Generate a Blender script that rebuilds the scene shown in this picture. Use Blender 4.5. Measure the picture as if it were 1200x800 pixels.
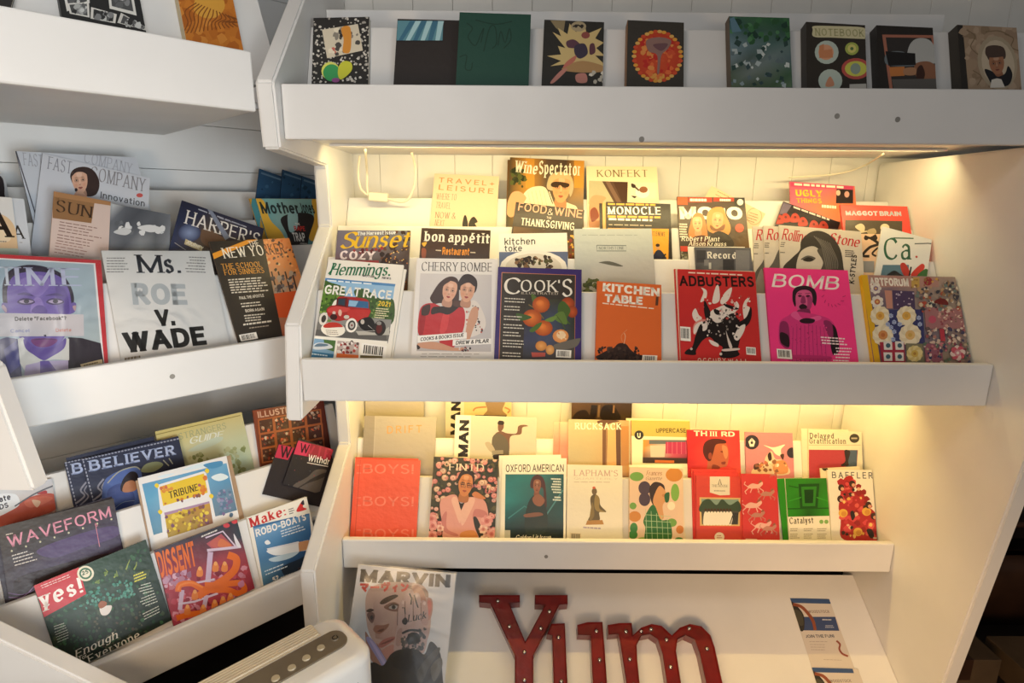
import bpy, bmesh, math, random
from mathutils import Vector, Matrix
for _o in list(bpy.data.objects): bpy.data.objects.remove(_o)
S = bpy.context.scene; COL = S.collection
R2 = math.sqrt(2)
# ------------------------------------------------------------------ camera
FPX = 680.0; PITCH = math.atan(160/680); ROLL = math.radians(0.45); EYE = Vector((0, 0, 1.6))
FW = Vector((0, math.cos(PITCH), -math.sin(PITCH)))
_u = Vector((0, math.sin(PITCH), math.cos(PITCH))); _r = Vector((1, 0, 0))
RT = _r*math.cos(ROLL) + _u*math.sin(ROLL); UP = _u*math.cos(ROLL) - _r*math.sin(ROLL)
cd = bpy.data.cameras.new('camera'); cam = bpy.data.objects.new('camera', cd); COL.objects.link(cam)
cd.sensor_width = 36; cd.sensor_fit = 'HORIZONTAL'; cd.lens = 36*FPX/1200; cd.clip_start = .02
_m = Matrix((RT, UP, -FW)).transposed().to_4x4(); _m.translation = EYE; cam.matrix_world = _m
S.camera = cam
# ------------------------------------------------------------------ light
S.view_settings.view_transform = 'Standard'; S.view_settings.look = 'None'
S.view_settings.exposure = 0.0; S.view_settings.gamma = 1; S.view_settings.use_curve_mapping = False
w = bpy.data.worlds.new('world'); S.world = w; w.use_nodes = True
w.node_tree.nodes['Background'].inputs[0].default_value = (1, .97, .93, 1)
w.node_tree.nodes['Background'].inputs[1].default_value = 0.12
def area(name, loc, aim, sx, sy, power, col):
    l = bpy.data.lights.new(name, 'AREA'); l.shape = 'RECTANGLE'; l.size = sx; l.size_y = sy; l.energy = power; l.color = col
    o = bpy.data.objects.new(name, l); COL.objects.link(o); o.location = loc
    o.rotation_euler = (Vector(aim)-Vector(loc)).to_track_quat('-Z', 'Y').to_euler(); return o
area('window_daylight', (.3, -2.4, 1.6), (.0, 1.4, 1.3), 2.0, 1.6, 21, (.95, .98, 1))
area('side_daylight', (1.3, -1.25, 1.0), (-1.35, 1.2, 1.25), 1.2, 1.2, 7.4, (.90, .97, 1)).data.spread = math.radians(52)
area('ceiling_lamp', (-.35, .35, 2.6), (-.35, 1.1, .9), .4, .4, 5.4, (1, .95, .90))
area('warm_fill_left', (-.6, -.05, 1.35), (-.5, 1.5, .5), .3, .3, 6.4, (1, .68, .38))  # added warm fill for the lower left, not a known fixture
area('warm_fill_low', (.3, -.1, .72), (1.0, 1.6, .3), .5, .3, 2.7, (1, .60, .26)).data.spread = math.radians(64)  # added narrow warm fill for the sloped shelf and lower right panel
# ------------------------------------------------------------------ helpers
def lin(h):
    h = h.lstrip('#')
    if len(h) == 3: h = ''.join(c*2 for c in h)
    v = [int(h[i:i+2], 16)/255 for i in (0, 2, 4)]
    return tuple(x/12.92 if x <= .04045 else ((x+.055)/1.055)**2.4 for x in v)
def mat(name, col, rough=.5, spec=.4, noise=0.0, nscale=8, bump=0.0, bscale=60, metal=0, stretch=None, coat=0, emit=None, estr=0, trans=0):
    m = bpy.data.materials.new(name); m.use_nodes = True; nt = m.node_tree; N = nt.nodes; L = nt.links
    b = N['Principled BSDF']; c = lin(col) if isinstance(col, str) else col
    b.inputs['Base Color'].default_value = (*c, 1); b.inputs['Roughness'].default_value = rough
    b.inputs['Specular IOR Level'].default_value = spec; b.inputs['Metallic'].default_value = metal
    b.inputs['Coat Weight'].default_value = coat; b.inputs['Transmission Weight'].default_value = trans
    tc = N.new('ShaderNodeTexCoord'); mp = N.new('ShaderNodeMapping'); L.new(tc.outputs['Object'], mp.inputs[0])
    if stretch: mp.inputs['Scale'].default_value = stretch
    if noise:
        n = N.new('ShaderNodeTexNoise'); n.inputs['Scale'].default_value = nscale; n.inputs['Detail'].default_value = 5; L.new(mp.outputs[0], n.inputs[0])
        r = N.new('ShaderNodeValToRGB'); r.color_ramp.elements[0].position = .3; r.color_ramp.elements[1].position = .7
        r.color_ramp.elements[0].color = (*[x*(1-noise) for x in c], 1); r.color_ramp.elements[1].color = (*[min(1, x*(1+noise*.5)) for x in c], 1)
        L.new(n.outputs[0], r.inputs[0]); L.new(r.outputs[0], b.inputs['Base Color'])
    if bump:
        n = N.new('ShaderNodeTexNoise'); n.inputs['Scale'].default_value = bscale; n.inputs['Detail'].default_value = 4; L.new(mp.outputs[0], n.inputs[0])
        k = N.new('ShaderNodeBump'); k.inputs['Strength'].default_value = bump; k.inputs['Distance'].default_value = .004; L.new(n.outputs[0], k.inputs['Height']); L.new(k.outputs[0], b.inputs['Normal'])
    if emit:
        b.inputs['Emission Color'].default_value = (*lin(emit), 1); b.inputs['Emission Strength'].default_value = estr
    return m
def print_mat(name, rough):
    m = mat(name, 'ffffff', rough, .35); nt = m.node_tree; N = nt.nodes; L = nt.links; b = N['Principled BSDF']
    a = N.new('ShaderNodeVertexColor'); a.layer_name = 'ink'; L.new(a.outputs[0], b.inputs['Base Color'])
    n = N.new('ShaderNodeTexNoise'); n.inputs['Scale'].default_value = 9; k = N.new('ShaderNodeBump'); k.inputs['Strength'].default_value = .25; k.inputs['Distance'].default_value = .004
    L.new(n.outputs[0], k.inputs['Height']); L.new(k.outputs[0], b.inputs['Normal']); return m
M = {}
M['paint'] = mat('white_paint', 'e0dedb', .42, .4, .05, 5, .12, 35)
M['bead'] = mat('beadboard_paint', 'dedbd4', .45, .4, .06, 6, .15, 30)
M['plank'] = mat('plank_paint', 'dadcdd', .45, .4, .06, 5, .15, 30)
M['floor'] = mat('dark_floor', '2a201a', .5, .4, .3, 6, .1, 40, stretch=(1, 8, 1))
M['ceiling'] = mat('ceiling_paint', 'c9c5be', .6, .3, .04, 4)
M['page'] = mat('page_paper', 'e2dccd', .6, .2, .05, 300, stretch=(.05, .05, 1))
M['ink'] = print_mat('printed_cover', .36)
M['matte_ink'] = print_mat('matte_printed_cover', .6)
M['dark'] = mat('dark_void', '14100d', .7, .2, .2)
def obj(name, bm, m, parent=None, smooth=False, loc=None):
    me = bpy.data.meshes.new(name); bm.normal_update(); bm.to_mesh(me); bm.free()
    if smooth:
        for p in me.polygons: p.use_smooth = True
    for mm in (m if isinstance(m, (list, tuple)) else [m]): me.materials.append(mm)
    o = bpy.data.objects.new(name, me); COL.objects.link(o)
    if parent: o.parent = parent; o.matrix_parent_inverse = Matrix.Translation(-parent.location)
    return o
def tag(o, label=None, cat=None, group=None, kind=None):
    if label: o['label'] = label
    if cat: o['category'] = cat
    if group: o['group'] = group
    if kind: o['kind'] = kind
    return o
def empty(name, loc): o = bpy.data.objects.new(name, None); COL.objects.link(o); o.location = loc; o.empty_display_size = .05; return o
def hull_prism(bm, pts, d, bev=0.0):
    """extrude a planar 3-D outline by vector d"""
    a = [bm.verts.new(p) for p in pts]; b = [bm.verts.new(Vector(p)+d) for p in pts]; n = len(a)
    fs = [bm.faces.new(a[::-1]), bm.faces.new(b)]
    for i in range(n): fs.append(bm.faces.new((a[i], a[(i+1) % n], b[(i+1) % n], b[i])))
    if bev:
        es = {e for f in fs for e in f.edges}
        bmesh.ops.bevel(bm, geom=list(es), offset=bev, segments=2, affect='EDGES', profile=.5)
    bmesh.ops.recalc_face_normals(bm, faces=bm.faces[:])
def tube(bm, pts, r, seg=8, cyc=False):
    pts = [Vector(p) for p in pts]; rings = []
    for i, p in enumerate(pts):
        t = (pts[min(i+1, len(pts)-1)]-pts[max(i-1, 0)]).normalized(); s = t.cross(Vector((.13, .9, .41))).normalized(); u = s.cross(t)
        rings.append([bm.verts.new(p+(s*math.cos(a)+u*math.sin(a))*r) for a in [2*math.pi*k/seg for k in range(seg)]])
    for A, B in zip(rings, rings[1:]):
        for k in range(seg): bm.faces.new((A[k], A[(k+1) % seg], B[(k+1) % seg], B[k]))
    bm.faces.new(rings[0][::-1]); bm.faces.new(rings[-1])
def catmull(pts, closed=False, n=6):
    out = []; N = len(pts); rng = N if closed else N-1
    for i in range(rng):
        if closed: p = [pts[(i+k-1) % N] for k in range(4)]
        else: p = [pts[max(0, min(N-1, i+k-1))] for k in range(4)]
        for k in range(n):
            t = k/n
            out.append(tuple(.5*(2*p[1][j]+(p[2][j]-p[0][j])*t+(2*p[0][j]-5*p[1][j]+4*p[2][j]-p[3][j])*t*t+(3*p[1][j]-p[0][j]-3*p[2][j]+p[3][j])*t**3) for j in range(len(p[1]))))
    if not closed: out.append(tuple(pts[-1]))
    return out
# frames of the two display units: F(a, depth, z) -> world
def FRONT(a, q, z): return Vector((a, q, z))
def LEFT(t, q, z): return Vector(((t-q)/R2, (t+q)/R2, z))
def box(bm, F, a0, a1, q0, q1, z0, z1, bev=.003):
    hull_prism(bm, [F(a0, q0, z0), F(a1, q0, z0), F(a1, q1, z0), F(a0, q1, z0)], Vector((0, 0, z1-z0)), bev)
def slab(bm, F, a0, a1, prof, bev=.003):
    """profile in (depth, z) swept from a0 to a1"""
    hull_prism(bm, [F(a0, q, z) for q, z in prof], F(a1, 0, 0)-F(a0, 0, 0), bev)
# ------------------------------------------------------------------ room
def struct(name, bm, m, **k): o = obj(name, bm, m, **k); o['kind'] = 'structure'; return o
bm = bmesh.new(); box(bm, FRONT, -3, 4, -2.5, 4.2, -.05, 0, 0); struct('floor', bm, M['floor'])
bm = bmesh.new(); box(bm, FRONT, -3, 4, .9, 4.2, 2.75, 2.8, 0); struct('ceiling', bm, M['ceiling'])
bm = bmesh.new(); x = -.5475
while x < 1.5:
    box(bm, FRONT, x, min(x+.1195, 1.5), 1.935, 1.955, 0, 2.75, .0014); x += .1202
box(bm, FRONT, -.5475, 1.5, 1.957, 1.99, 0, 2.75, 0)
box(bm, FRONT, 1.5, 2.4, 1.937, 1.99, 1.75, 2.75, 0)
struct('wall_back', bm, M['bead'])
bm = bmesh.new(); z = .02
while z < 2.74:
    box(bm, LEFT, -.9, 1.3, 2.09, 2.11, z, min(z+.139, 2.75), .002); z += .14
box(bm, LEFT, -.9, 1.3, 2.112, 2.13, 0, 2.75, 0)
struct('wall_left', bm, M['plank'])
bm = bmesh.new(); box(bm, FRONT, 1.2, 4, 2.6, 2.65, 0, 2.75, 0); struct('wall_right', bm, mat('brown_wall', '3a2a20', .6, .3, .3, 4))
# ------------------------------------------------------------------ display units
XL, XR = -.511, 1.164
front = empty('magazine_rack', (.32, 1.6, 0))
tag(front, 'white painted built-in magazine rack with glowing tiers facing the viewer', 'magazine rack')
left = empty('magazine_rack', LEFT(.4, 1.7, 0))
tag(left, 'white painted magazine rack at the left set at an angle beside the glowing one', 'magazine rack')
# tier: fascia front depth, z bottom/top, list of (board top depth, board top z, foot depth, foot z), ledges
def tier(root, F, lim, q0, zb, zt, rows, under, wallq):
    """lim(q) gives the two ends at a given depth; a row is (board top depth, board top z, ledge z, slope)"""
    a0, a1 = lim(q0); bm = bmesh.new(); box(bm, F, a0, a1, q0, q0+.02, zb, zt, .004); obj('fascia', bm, M['paint'], root)
    bm = bmesh.new(); b0, b1 = lim(q0+.021); box(bm, F, b0, b1, q0+.021, wallq, under, under+.012, .001); obj('tray_bottom', bm, M['paint'], root)
    pq = lambda z: q0+.021
    for (tq, tz, fz, slope) in rows:
        fq = tq-(tz-fz)*slope; p0 = pq(fz); a0, a1 = lim(p0)
        bm = bmesh.new(); box(bm, F, a0, a1, p0, fq, fz-.012, fz, .001); obj('ledge', bm, M['paint'], root)
        a0, a1 = lim(fq-.03*slope-.003)
        bm = bmesh.new(); slab(bm, F, a0, a1, [(fq-.03*slope, fz-.03), (tq, tz), (tq+.012, tz), (fq+.012-.03*slope, fz-.03)], .0015); obj('slot_board', bm, M['paint'], root)
        pq = lambda z, tq=tq, tz=tz, slope=slope: tq-(tz-z)*slope+.013
def flim(q): return XL+.001, XR-.001
CC = .46; MX = CC+.551                          # the far-left divider mirrors the corner divider about the angled unit's middle
def llim(q): return MX*R2-q-.0+.002, q-.553*R2
tier(front, FRONT, flim, 1.35, 1.128, 1.234, [(1.512, 1.378, 1.192, .53), (1.612, 1.456, 1.30, .53), (1.72, 1.537, 1.37, .53), (1.852, 1.618, 1.44, .53)], 1.140, 1.93)
tier(front, FRONT, flim, 1.57, .514, .611, [(1.722, .743, .563, .38), (1.80, .842, .68, .38)], .530, 1.93)
tier(front, FRONT, lambda q: (XL+.001, 1.45), 1.36, 1.738, 1.854, [(1.595, 2.03, 1.80, .40)], 1.753, 1.93)
bm = bmesh.new(); box(bm, FRONT, XL+.001, XR+.0, 1.73, 1.75, 1.76, 2.11, .002); obj('slot_board', bm, M['paint'], front)
bm = bmesh.new(); box(bm, FRONT, XL+.001, XR-.001, 1.784, 1.93, .748, .760, .001); obj('ledge', bm, M['paint'], front)
# sloped display shelf under the lowest tray
SH0, SH1 = (1.738, .3867), (1.225, .0758)
bm = bmesh.new(); slab(bm, FRONT, XL+.001, XR-.001, [SH0, SH1, (1.225, .060), (1.738, .371)], .001); obj('sloped_shelf', bm, M['paint'], front)
bm = bmesh.new(); box(bm, FRONT, XL+.001, XR-.001, 1.79, 1.80, .001, .52, .001); obj('gap_shade_sheet', bm, M['dark'], front)  # dark sheet standing in for the shade in the gap behind the shelf
# saw-tooth divider at the corner, side panel on the right
DIV = [(1.93, 2.4), (1.66, 2.18), (1.325, 1.852), (1.335, 1.715), (1.665, 1.700), (1.668, 1.538), (1.372, 1.315), (1.335, 1.082), (1.715, 1.082), (1.72, .858), (1.338, .664), (1.338, .0005), (1.93, .0005)]
def divider(root, F, a0, a1, prof, name):
    bm = bmesh.new(); a = [bm.verts.new(F(a0, q, z)) for q, z in prof]; b = [bm.verts.new(F(a1, q, z)) for q, z in prof]; n = len(a)
    f1 = bm.faces.new(a); f2 = bm.faces.new(b[::-1])
    for i in range(n): bm.faces.new((a[i], b[i], b[(i+1) % n], a[(i+1) % n]))
    bmesh.ops.recalc_face_normals(bm, faces=bm.faces[:])
    bmesh.ops.bevel(bm, geom=list(bm.edges), offset=.005, segments=2, affect='EDGES')
    obj(name, bm, M['paint'], root)
divider(front, FRONT, XL-.04, XL, DIV, 'divider')
divider(front, FRONT, XR, XR+.04, [(1.93, 1.737), (1.128, 1.737), (1.217, 1.056), (1.355, .0005), (1.93, .0005)], 'side_panel')
# left unit
QT, QM, QB = 1.329, 1.504, 1.400
tier(left, LEFT, llim, QM, 1.142, 1.25, [(QM+.16, 1.41, 1.207, .53), (QM+.26, 1.473, 1.317, .53), (QM+.37, 1.548, 1.387, .53), (QM+.5, 1.635, 1.457, .53)], 1.157, 2.085)
tier(left, LEFT, llim, QB, .512, .61, [(QB+.15, .743, .567, .38), (QB+.23, .842, .68, .38), (QB+.36, .935, .76, .38)], .530, 2.085)
tier(left, LEFT, llim, QT, 1.79, 1.91, [(QT+.25, 2.09, 1.86, .45)], 1.80, 2.085)
def SIDE(a, q, z): return Vector((CC-q, a, z))
DIVL = DIV[:8]+[(1.66, 1.082), (1.625, .864), (1.22, .612), (1.22, .0005), (1.93, .0005)]
divider(left, SIDE, MX-.04, MX, DIVL, 'divider')
# warm strip lights hidden under the two upper trays
def strip(z, q, power, col, lab):
    t = empty('strip_light', (.33, q, z)); tag(t, lab, 'light')
    bm = bmesh.new(); box(bm, FRONT, XL+.03, XR-.03, q-.008, q+.008, z-.006, z, .001); obj('housing', bm, M['paint'], t)
    l = bpy.data.lights.new('led_glow', 'AREA'); l.shape = 'RECTANGLE'; l.size = XR-XL-.1; l.size_y = .012; l.energy = power; l.color = col
    o = bpy.data.objects.new('led_glow', l); COL.objects.link(o); o.parent = t; o.location = (0, 0, -.0085); o.rotation_euler = (math.radians(42), 0, 0)
strip(1.752, 1.60, 5.8, (1, .78, .36), 'warm strip light under the top tray behind its fascia')
strip(1.139, 1.64, 8.6, (1, .69, .21), 'warm strip light under the middle tray behind its fascia')
# ------------------------------------------------------------------ stroke lettering: glyph skeletons (width, strokes); ~ = curve, z = closed
GL = {}
for _l in """A .74 0,0 .37,1 .74,0|.14,.33 .6,.33
B .62 0,0 0,1|~0,1 .35,1 .55,.9 .55,.68 .38,.53 0,.53|~0,.53 .4,.53 .62,.42 .62,.13 .4,0 0,0
C .72 ~.72,.8 .58,.96 .36,1 .1,.86 0,.5 .1,.14 .36,0 .58,.04 .72,.2
D .68 0,0 0,1|~0,1 .32,1 .58,.86 .68,.5 .58,.14 .32,0 0,0
E .54 0,0 0,1|0,1 .54,1|0,.52 .46,.52|0,0 .54,0
F .5 0,0 0,1|0,1 .5,1|0,.5 .42,.5
G .76 ~.72,.8 .58,.96 .36,1 .1,.86 0,.5 .1,.14 .36,0 .6,.05 .74,.18|.74,.18 .74,.45 .44,.45
H .66 0,0 0,1|.66,0 .66,1|0,.52 .66,.52
I .0 0,0 0,1
J .42 ~.42,1 .42,.3 .34,.06 .18,0 0,.14
K .64 0,0 0,1|.6,1 .02,.42|.2,.58 .64,0
L .5 0,0 0,1|0,0 .5,0
M .84 .02,0 .02,1|.02,1 .42,.05|.42,.05 .82,1|.82,1 .82,0
N .68 0,0 0,1|0,1 .68,0|.68,0 .68,1
O .76 ~z.38,1 .1,.86 0,.5 .1,.14 .38,0 .66,.14 .76,.5 .66,.86
P .56 0,0 0,1|~0,1 .36,1 .56,.9 .56,.6 .36,.48 0,.48
Q .76 ~z.38,1 .1,.86 0,.5 .1,.14 .38,0 .66,.14 .76,.5 .66,.86|.44,.24 .8,-.1
R .62 0,0 0,1|~0,1 .36,1 .56,.9 .56,.62 .36,.5 0,.5|.28,.5 .62,0
S .58 ~.54,.84 .42,.98 .22,1 .04,.86 .06,.64 .28,.54 .5,.42 .57,.2 .42,.03 .2,0 0,.16
T .64 0,1 .64,1|.32,0 .32,1
U .66 ~0,1 0,.3 .1,.06 .33,0 .56,.06 .66,.3 .66,1
V .72 0,1 .36,0 .72,1
W 1.0 0,1 .26,0|.26,0 .5,.95|.5,.95 .74,0|.74,0 1,1
X .68 0,1 .68,0|.66,1 .02,0
Y .68 0,1 .34,.45|.68,1 .34,.45|.34,.45 .34,0
Z .62 .02,1 .6,1|.6,1 0,0|0,0 .62,0
a .46 ~.04,.56 .2,.7 .4,.62 .44,.45 .44,0|~.44,.4 .2,.4 .02,.28 .04,.06 .22,0 .44,.14
b .48 0,1 0,0|~0,.5 .16,.68 .36,.64 .48,.35 .36,.06 .16,.02 0,.18
c .44 ~.44,.58 .24,.7 .05,.58 0,.35 .05,.1 .24,0 .44,.12
d .48 .48,1 .48,0|~.48,.5 .32,.68 .12,.64 0,.35 .12,.06 .32,.02 .48,.18
e .48 ~.02,.37 .48,.37 .42,.62 .24,.7 .06,.6 0,.35 .06,.09 .26,0 .46,.12
f .3 ~.32,.97 .18,1 .1,.86 .1,.6 .1,0|0,.68 .28,.68
g .48 .48,.7 .48,-.1|~.48,-.1 .38,-.28 .2,-.3 .04,-.2|~.48,.5 .32,.68 .12,.64 0,.37 .12,.1 .32,.06 .48,.22
h .46 0,1 0,0|~0,.45 .14,.66 .34,.68 .46,.5 .46,0
i .0 0,.7 0,0|0,.93 0,1.02
j .1 ~.1,.7 .1,-.15 0,-.3|.1,.93 .1,1.02
k .44 0,1 0,0|.42,.7 .02,.3|.14,.42 .44,0
l .0 0,1 0,0
m .76 0,.7 0,0|~0,.45 .12,.68 .3,.66 .38,.48 .38,0|~.38,.45 .5,.68 .68,.66 .76,.48 .76,0
n .46 0,.7 0,0|~0,.45 .14,.68 .34,.68 .46,.5 .46,0
o .5 ~z.25,.7 .06,.6 0,.35 .06,.1 .25,0 .44,.1 .5,.35 .44,.6
p .48 0,.7 0,-.3|~0,.5 .16,.68 .36,.64 .48,.35 .36,.06 .16,.02 0,.18
q .48 .48,.7 .48,-.3|~.48,.5 .32,.68 .12,.64 0,.35 .12,.06 .32,.02 .48,.18
r .3 0,.7 0,0|~0,.42 .1,.62 .3,.68
s .4 ~.38,.58 .2,.7 .04,.6 .06,.42 .34,.3 .38,.1 .2,0 0,.12
t .32 .12,.9 .12,.3|~.12,.3 .14,.04 .32,.04|0,.68 .3,.68
u .46 ~0,.7 0,.2 .12,.02 .3,.04 .46,.25|.46,.7 .46,0
v .46 0,.7 .23,0 .46,.7
w .7 0,.7 .18,0|.18,0 .35,.68|.35,.68 .52,0|.52,0 .7,.7
x .46 0,.7 .46,0|.46,.7 0,0
y .46 0,.7 .24,.02|.46,.7 .14,-.28
z .42 0,.7 .42,.7|.42,.7 0,0|0,0 .42,0
0 .54 ~z.27,1 .06,.84 0,.5 .06,.16 .27,0 .48,.16 .54,.5 .48,.84
1 .2 0,.8 .2,1|.2,1 .2,0
2 .52 ~.02,.78 .12,.97 .36,1 .5,.8 .42,.55 0,0|0,0 .52,0
3 .5 ~.02,.85 .2,1 .46,.9 .44,.62 .22,.52 .48,.4 .48,.12 .22,0 0,.14
5 .5 .46,1 .08,1|.08,1 .04,.56|~.04,.56 .3,.62 .5,.42 .46,.12 .22,0 0,.1
8 .52 ~z.26,1 .06,.86 .1,.6 .26,.53 .48,.36 .46,.1 .26,0 .06,.1 .04,.36 .26,.53 .42,.6 .46,.86
9 .52 ~z.26,1 .04,.84 .04,.6 .26,.46 .48,.6 .48,.84|~.5,.72 .46,.3 .14,0
. .0 0,0 0,.06
, .08 .06,.06 0,-.14
! .0 0,1 0,.3|0,0 0,.06
' .0 0,1 0,.74
- .3 0,.4 .3,.4
+ .5 0,.4 .5,.4|.25,.15 .25,.65
: .0 0,0 0,.06|0,.5 0,.56
& .72 ~.72,0 .2,.66 .22,.95 .42,.98 .46,.74 .06,.36 .06,.08 .3,0 .56,.12 .7,.42
? .46 ~0,.8 .2,1 .46,.84 .36,.56 .22,.42 .22,.28|.22,0 .22,.06
" .2 0,1 0,.74|.2,1 .2,.74
é .48 ~.02,.37 .48,.37 .42,.62 .24,.7 .06,.6 0,.35 .06,.09 .26,0 .46,.12|.2,.82 .34,1
マ 1 .05,.86 .92,.86|~.92,.86 .8,.6 .5,.3|.3,.45 .66,.06
ー 1 .05,.5 .95,.5
ヴ 1 .4,1 .4,.82|.08,.8 .8,.8|.08,.8 .08,.55|~.8,.8 .74,.4 .35,0|.82,1.05 .88,.92|.96,1.05 1,.92
ィ .8 ~.7,.75 .4,.48 .1,.36|.45,.5 .45,0
ン 1 .1,.85 .35,.68|~.08,.05 .6,.25 .95,.85""".split('\n'):
    _c, _w, _s = _l.split(' ', 2)
    _st = []
    for _k in _s.split('|'):
        sm = _k[0] == '~'; cl = sm and _k[1] == 'z'; _k = _k.lstrip('~').lstrip('z') if sm else _k
        _st.append((sm, cl, [tuple(map(float, p.split(','))) for p in _k.split()]))
    GL[_c] = (float(_w), _st)
STY = {  # vertical-stroke width, horizontal-stroke width, serif, slant, letter gap
    'sans': (.15, .13, 0, 0, .17), 'bold': (.23, .19, 0, 0, .13), 'black': (.31, .23, 0, 0, .09), 'light': (.075, .07, 0, 0, .2),
    'wide': (.16, .14, 0, 0, .42), 'ital': (.15, .13, 0, .22, .14), 'boldital': (.24, .19, 0, .2, .1),
    'serif': (.15, .06, .11, 0, .21), 'serifbold': (.23, .085, .13, 0, .2), 'didone': (.14, .03, .11, 0, .2), 'serifital': (.15, .06, .09, .22, .18),
    'slab': (.2, .13, .14, 0, .24), 'script': (.17, .05, .05, .3, .1), 'heavy': (.3, .16, .13, .0, .16)}
def glyph(ch, sty):
    """-> (advance, polygons) in cap-height units"""
    tv, th, sf, sl, gap = STY[sty]
    if ch == ' ': return .3, []
    if ch not in GL: ch = ch.upper() if ch.upper() in GL else '-'
    w, strokes = GL[ch]; polys = []; hv, hh = tv/2, th/2
    ys = [p[1] for s in strokes for p in s[2]]; lo, hi = min(ys+[0]), max(ys)
    def mp(p): return (hv+p[0]*1.0, hh+p[1]*(1-2*hh))
    clo, chi = hh+lo*(1-2*hh)-hh, hh+hi*(1-2*hh)+hh
    def wd(dx, dy):
        l = math.hypot(dx, dy) or 1
        if sf: k = abs(dy*.94-dx*.34)/l          # broad nib
        else: k = abs(dy)/l
        return (th+(tv-th)*min(1, k*(1.06 if sf else 1)))/2
    for sm, cl, pts in strokes:
        pts = [mp(p) for p in pts]
        if sm: P = catmull(pts, cl, 5)
        else: P = pts
        runs = [P] if sm else [[a, b] for a, b in zip(P, P[1:])]
        for R in runs:
            n = len(R); L = []; Rr = []
            if not sm:
                (x0, y0), (x1, y1) = R; l = math.hypot(x1-x0, y1-y0); dx, dy = (x1-x0)/l, (y1-y0)/l; h = wd(dx, dy)
                e = hh if abs(dy) > .99 else (hv*.96 if abs(dx) > .99 else h)
                if abs(dx) > .99: e = hv*.98
                R = [(x0-dx*e, y0-dy*e), (x1+dx*e, y1+dy*e)]
            for i, p in enumerate(R):
                a = R[(i-1) % n] if cl else R[max(0, i-1)]; b = R[(i+1) % n] if cl else R[min(n-1, i+1)]
                dx, dy = b[0]-a[0], b[1]-a[1]; l = math.hypot(dx, dy) or 1; h = wd(dx, dy)
                L.append((p[0]-dy/l*h, p[1]+dx/l*h)); Rr.append((p[0]+dy/l*h, p[1]-dx/l*h))
            for i in range(n if cl else n-1):
                j = (i+1) % n; q = [L[i], Rr[i], Rr[j], L[j]]
                if not sm: q = clip_y(q, clo, chi)
                if len(q) > 2: polys.append(q)
        if sf and not cl:
            for e, o in ((P[0], P[1]), (P[-1], P[-2])):
                if abs(o[1]-e[1]) > .75*math.hypot(o[0]-e[0], o[1]-e[1]) and ch not in "!.,':":
                    top = e[1] > o[1]; y = e[1]+hh if top else e[1]-hh
                    if abs(e[1]-mp((0, 0))[1]) < .02 or abs(e[1]-mp((0, 1))[1]) < .02 or abs(e[1]-mp((0, .7))[1]) < .02 or e[1] < -.2:
                        s = -1 if top else 1; k = hv+sf*.75
                        polys.append([(e[0]-k, y), (e[0]+k, y), (e[0]+k, y+s*.055), (e[0]-k, y+s*.055)])
    if sl: polys = [[(x+y*sl, y) for x, y in q] for q in polys]
    return w+tv+gap, polys
def clip_y(q, lo, hi):
    for ax, v, sg in ((1, lo, 1), (1, hi, -1)): q = clip_half(q, ax, v, sg)
    return q
def clip_half(q, ax, v, sg):
    out = []
    for i, a in enumerate(q):
        b = q[(i+1) % len(q)]; da, db = (a[ax]-v)*sg, (b[ax]-v)*sg
        if da >= 0: out.append(a)
        if (da >= 0) != (db >= 0):
            t = da/(da-db); out.append(tuple(a[k]+(b[k]-a[k])*t for k in range(len(a))))
    return out
# ------------------------------------------------------------------ reading positions off the photograph's crops (origin x, y, scale)
CR = {'p': (0, 0, 1), 'a1': (0, 0, 2.9975), 'a2': (300, 0, 2.9975), 'a3': (600, 0, 4), 'a4': (900, 0, 4), 'a5': (0, 160, 5.714), 'a6': (180, 180, 5.714), 'a7': (0, 290, 5), 'a8': (180, 260, 5),
      'b1': (350, 170, 4.792), 'b2': (350, 290, 4.792), 'b3': (560, 170, 4.792), 'b4': (560, 290, 4.792), 'b5': (770, 190, 5.441), 'b6': (770, 290, 5), 'b7': (930, 200, 4.444), 'b8': (980, 290, 5.332),
      'c1': (380, 460, 4.2125), 'c2': (560, 460, 4.2125), 'c3': (700, 470, 4.445), 'c4': (850, 470, 4.443), 'c5': (0, 440, 4.4455), 'c6': (180, 460, 4.4458), 'c7': (0, 570, 3.477), 'c8': (150, 560, 4),
      'd1': (380, 640, 4.615), 'd2': (540, 680, 3.75), 'd3': (880, 650, 3.75), 'd5': (0, 700, 2.727), 'e1': (495, 530, 7.27), 'e2': (355, 295, 6.154), 'e3': (478, 295, 6.154), 'e4': (400, 650, 5.333), 'e5': (30, 625, 4.848), 'e6': (170, 600, 5.161), 'e7': (990, 230, 4), 'e8': (785, 305, 5.333)}
def ray(x, y): return FW + RT*((x-600)/FPX) + UP*((400-y)/FPX)
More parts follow.
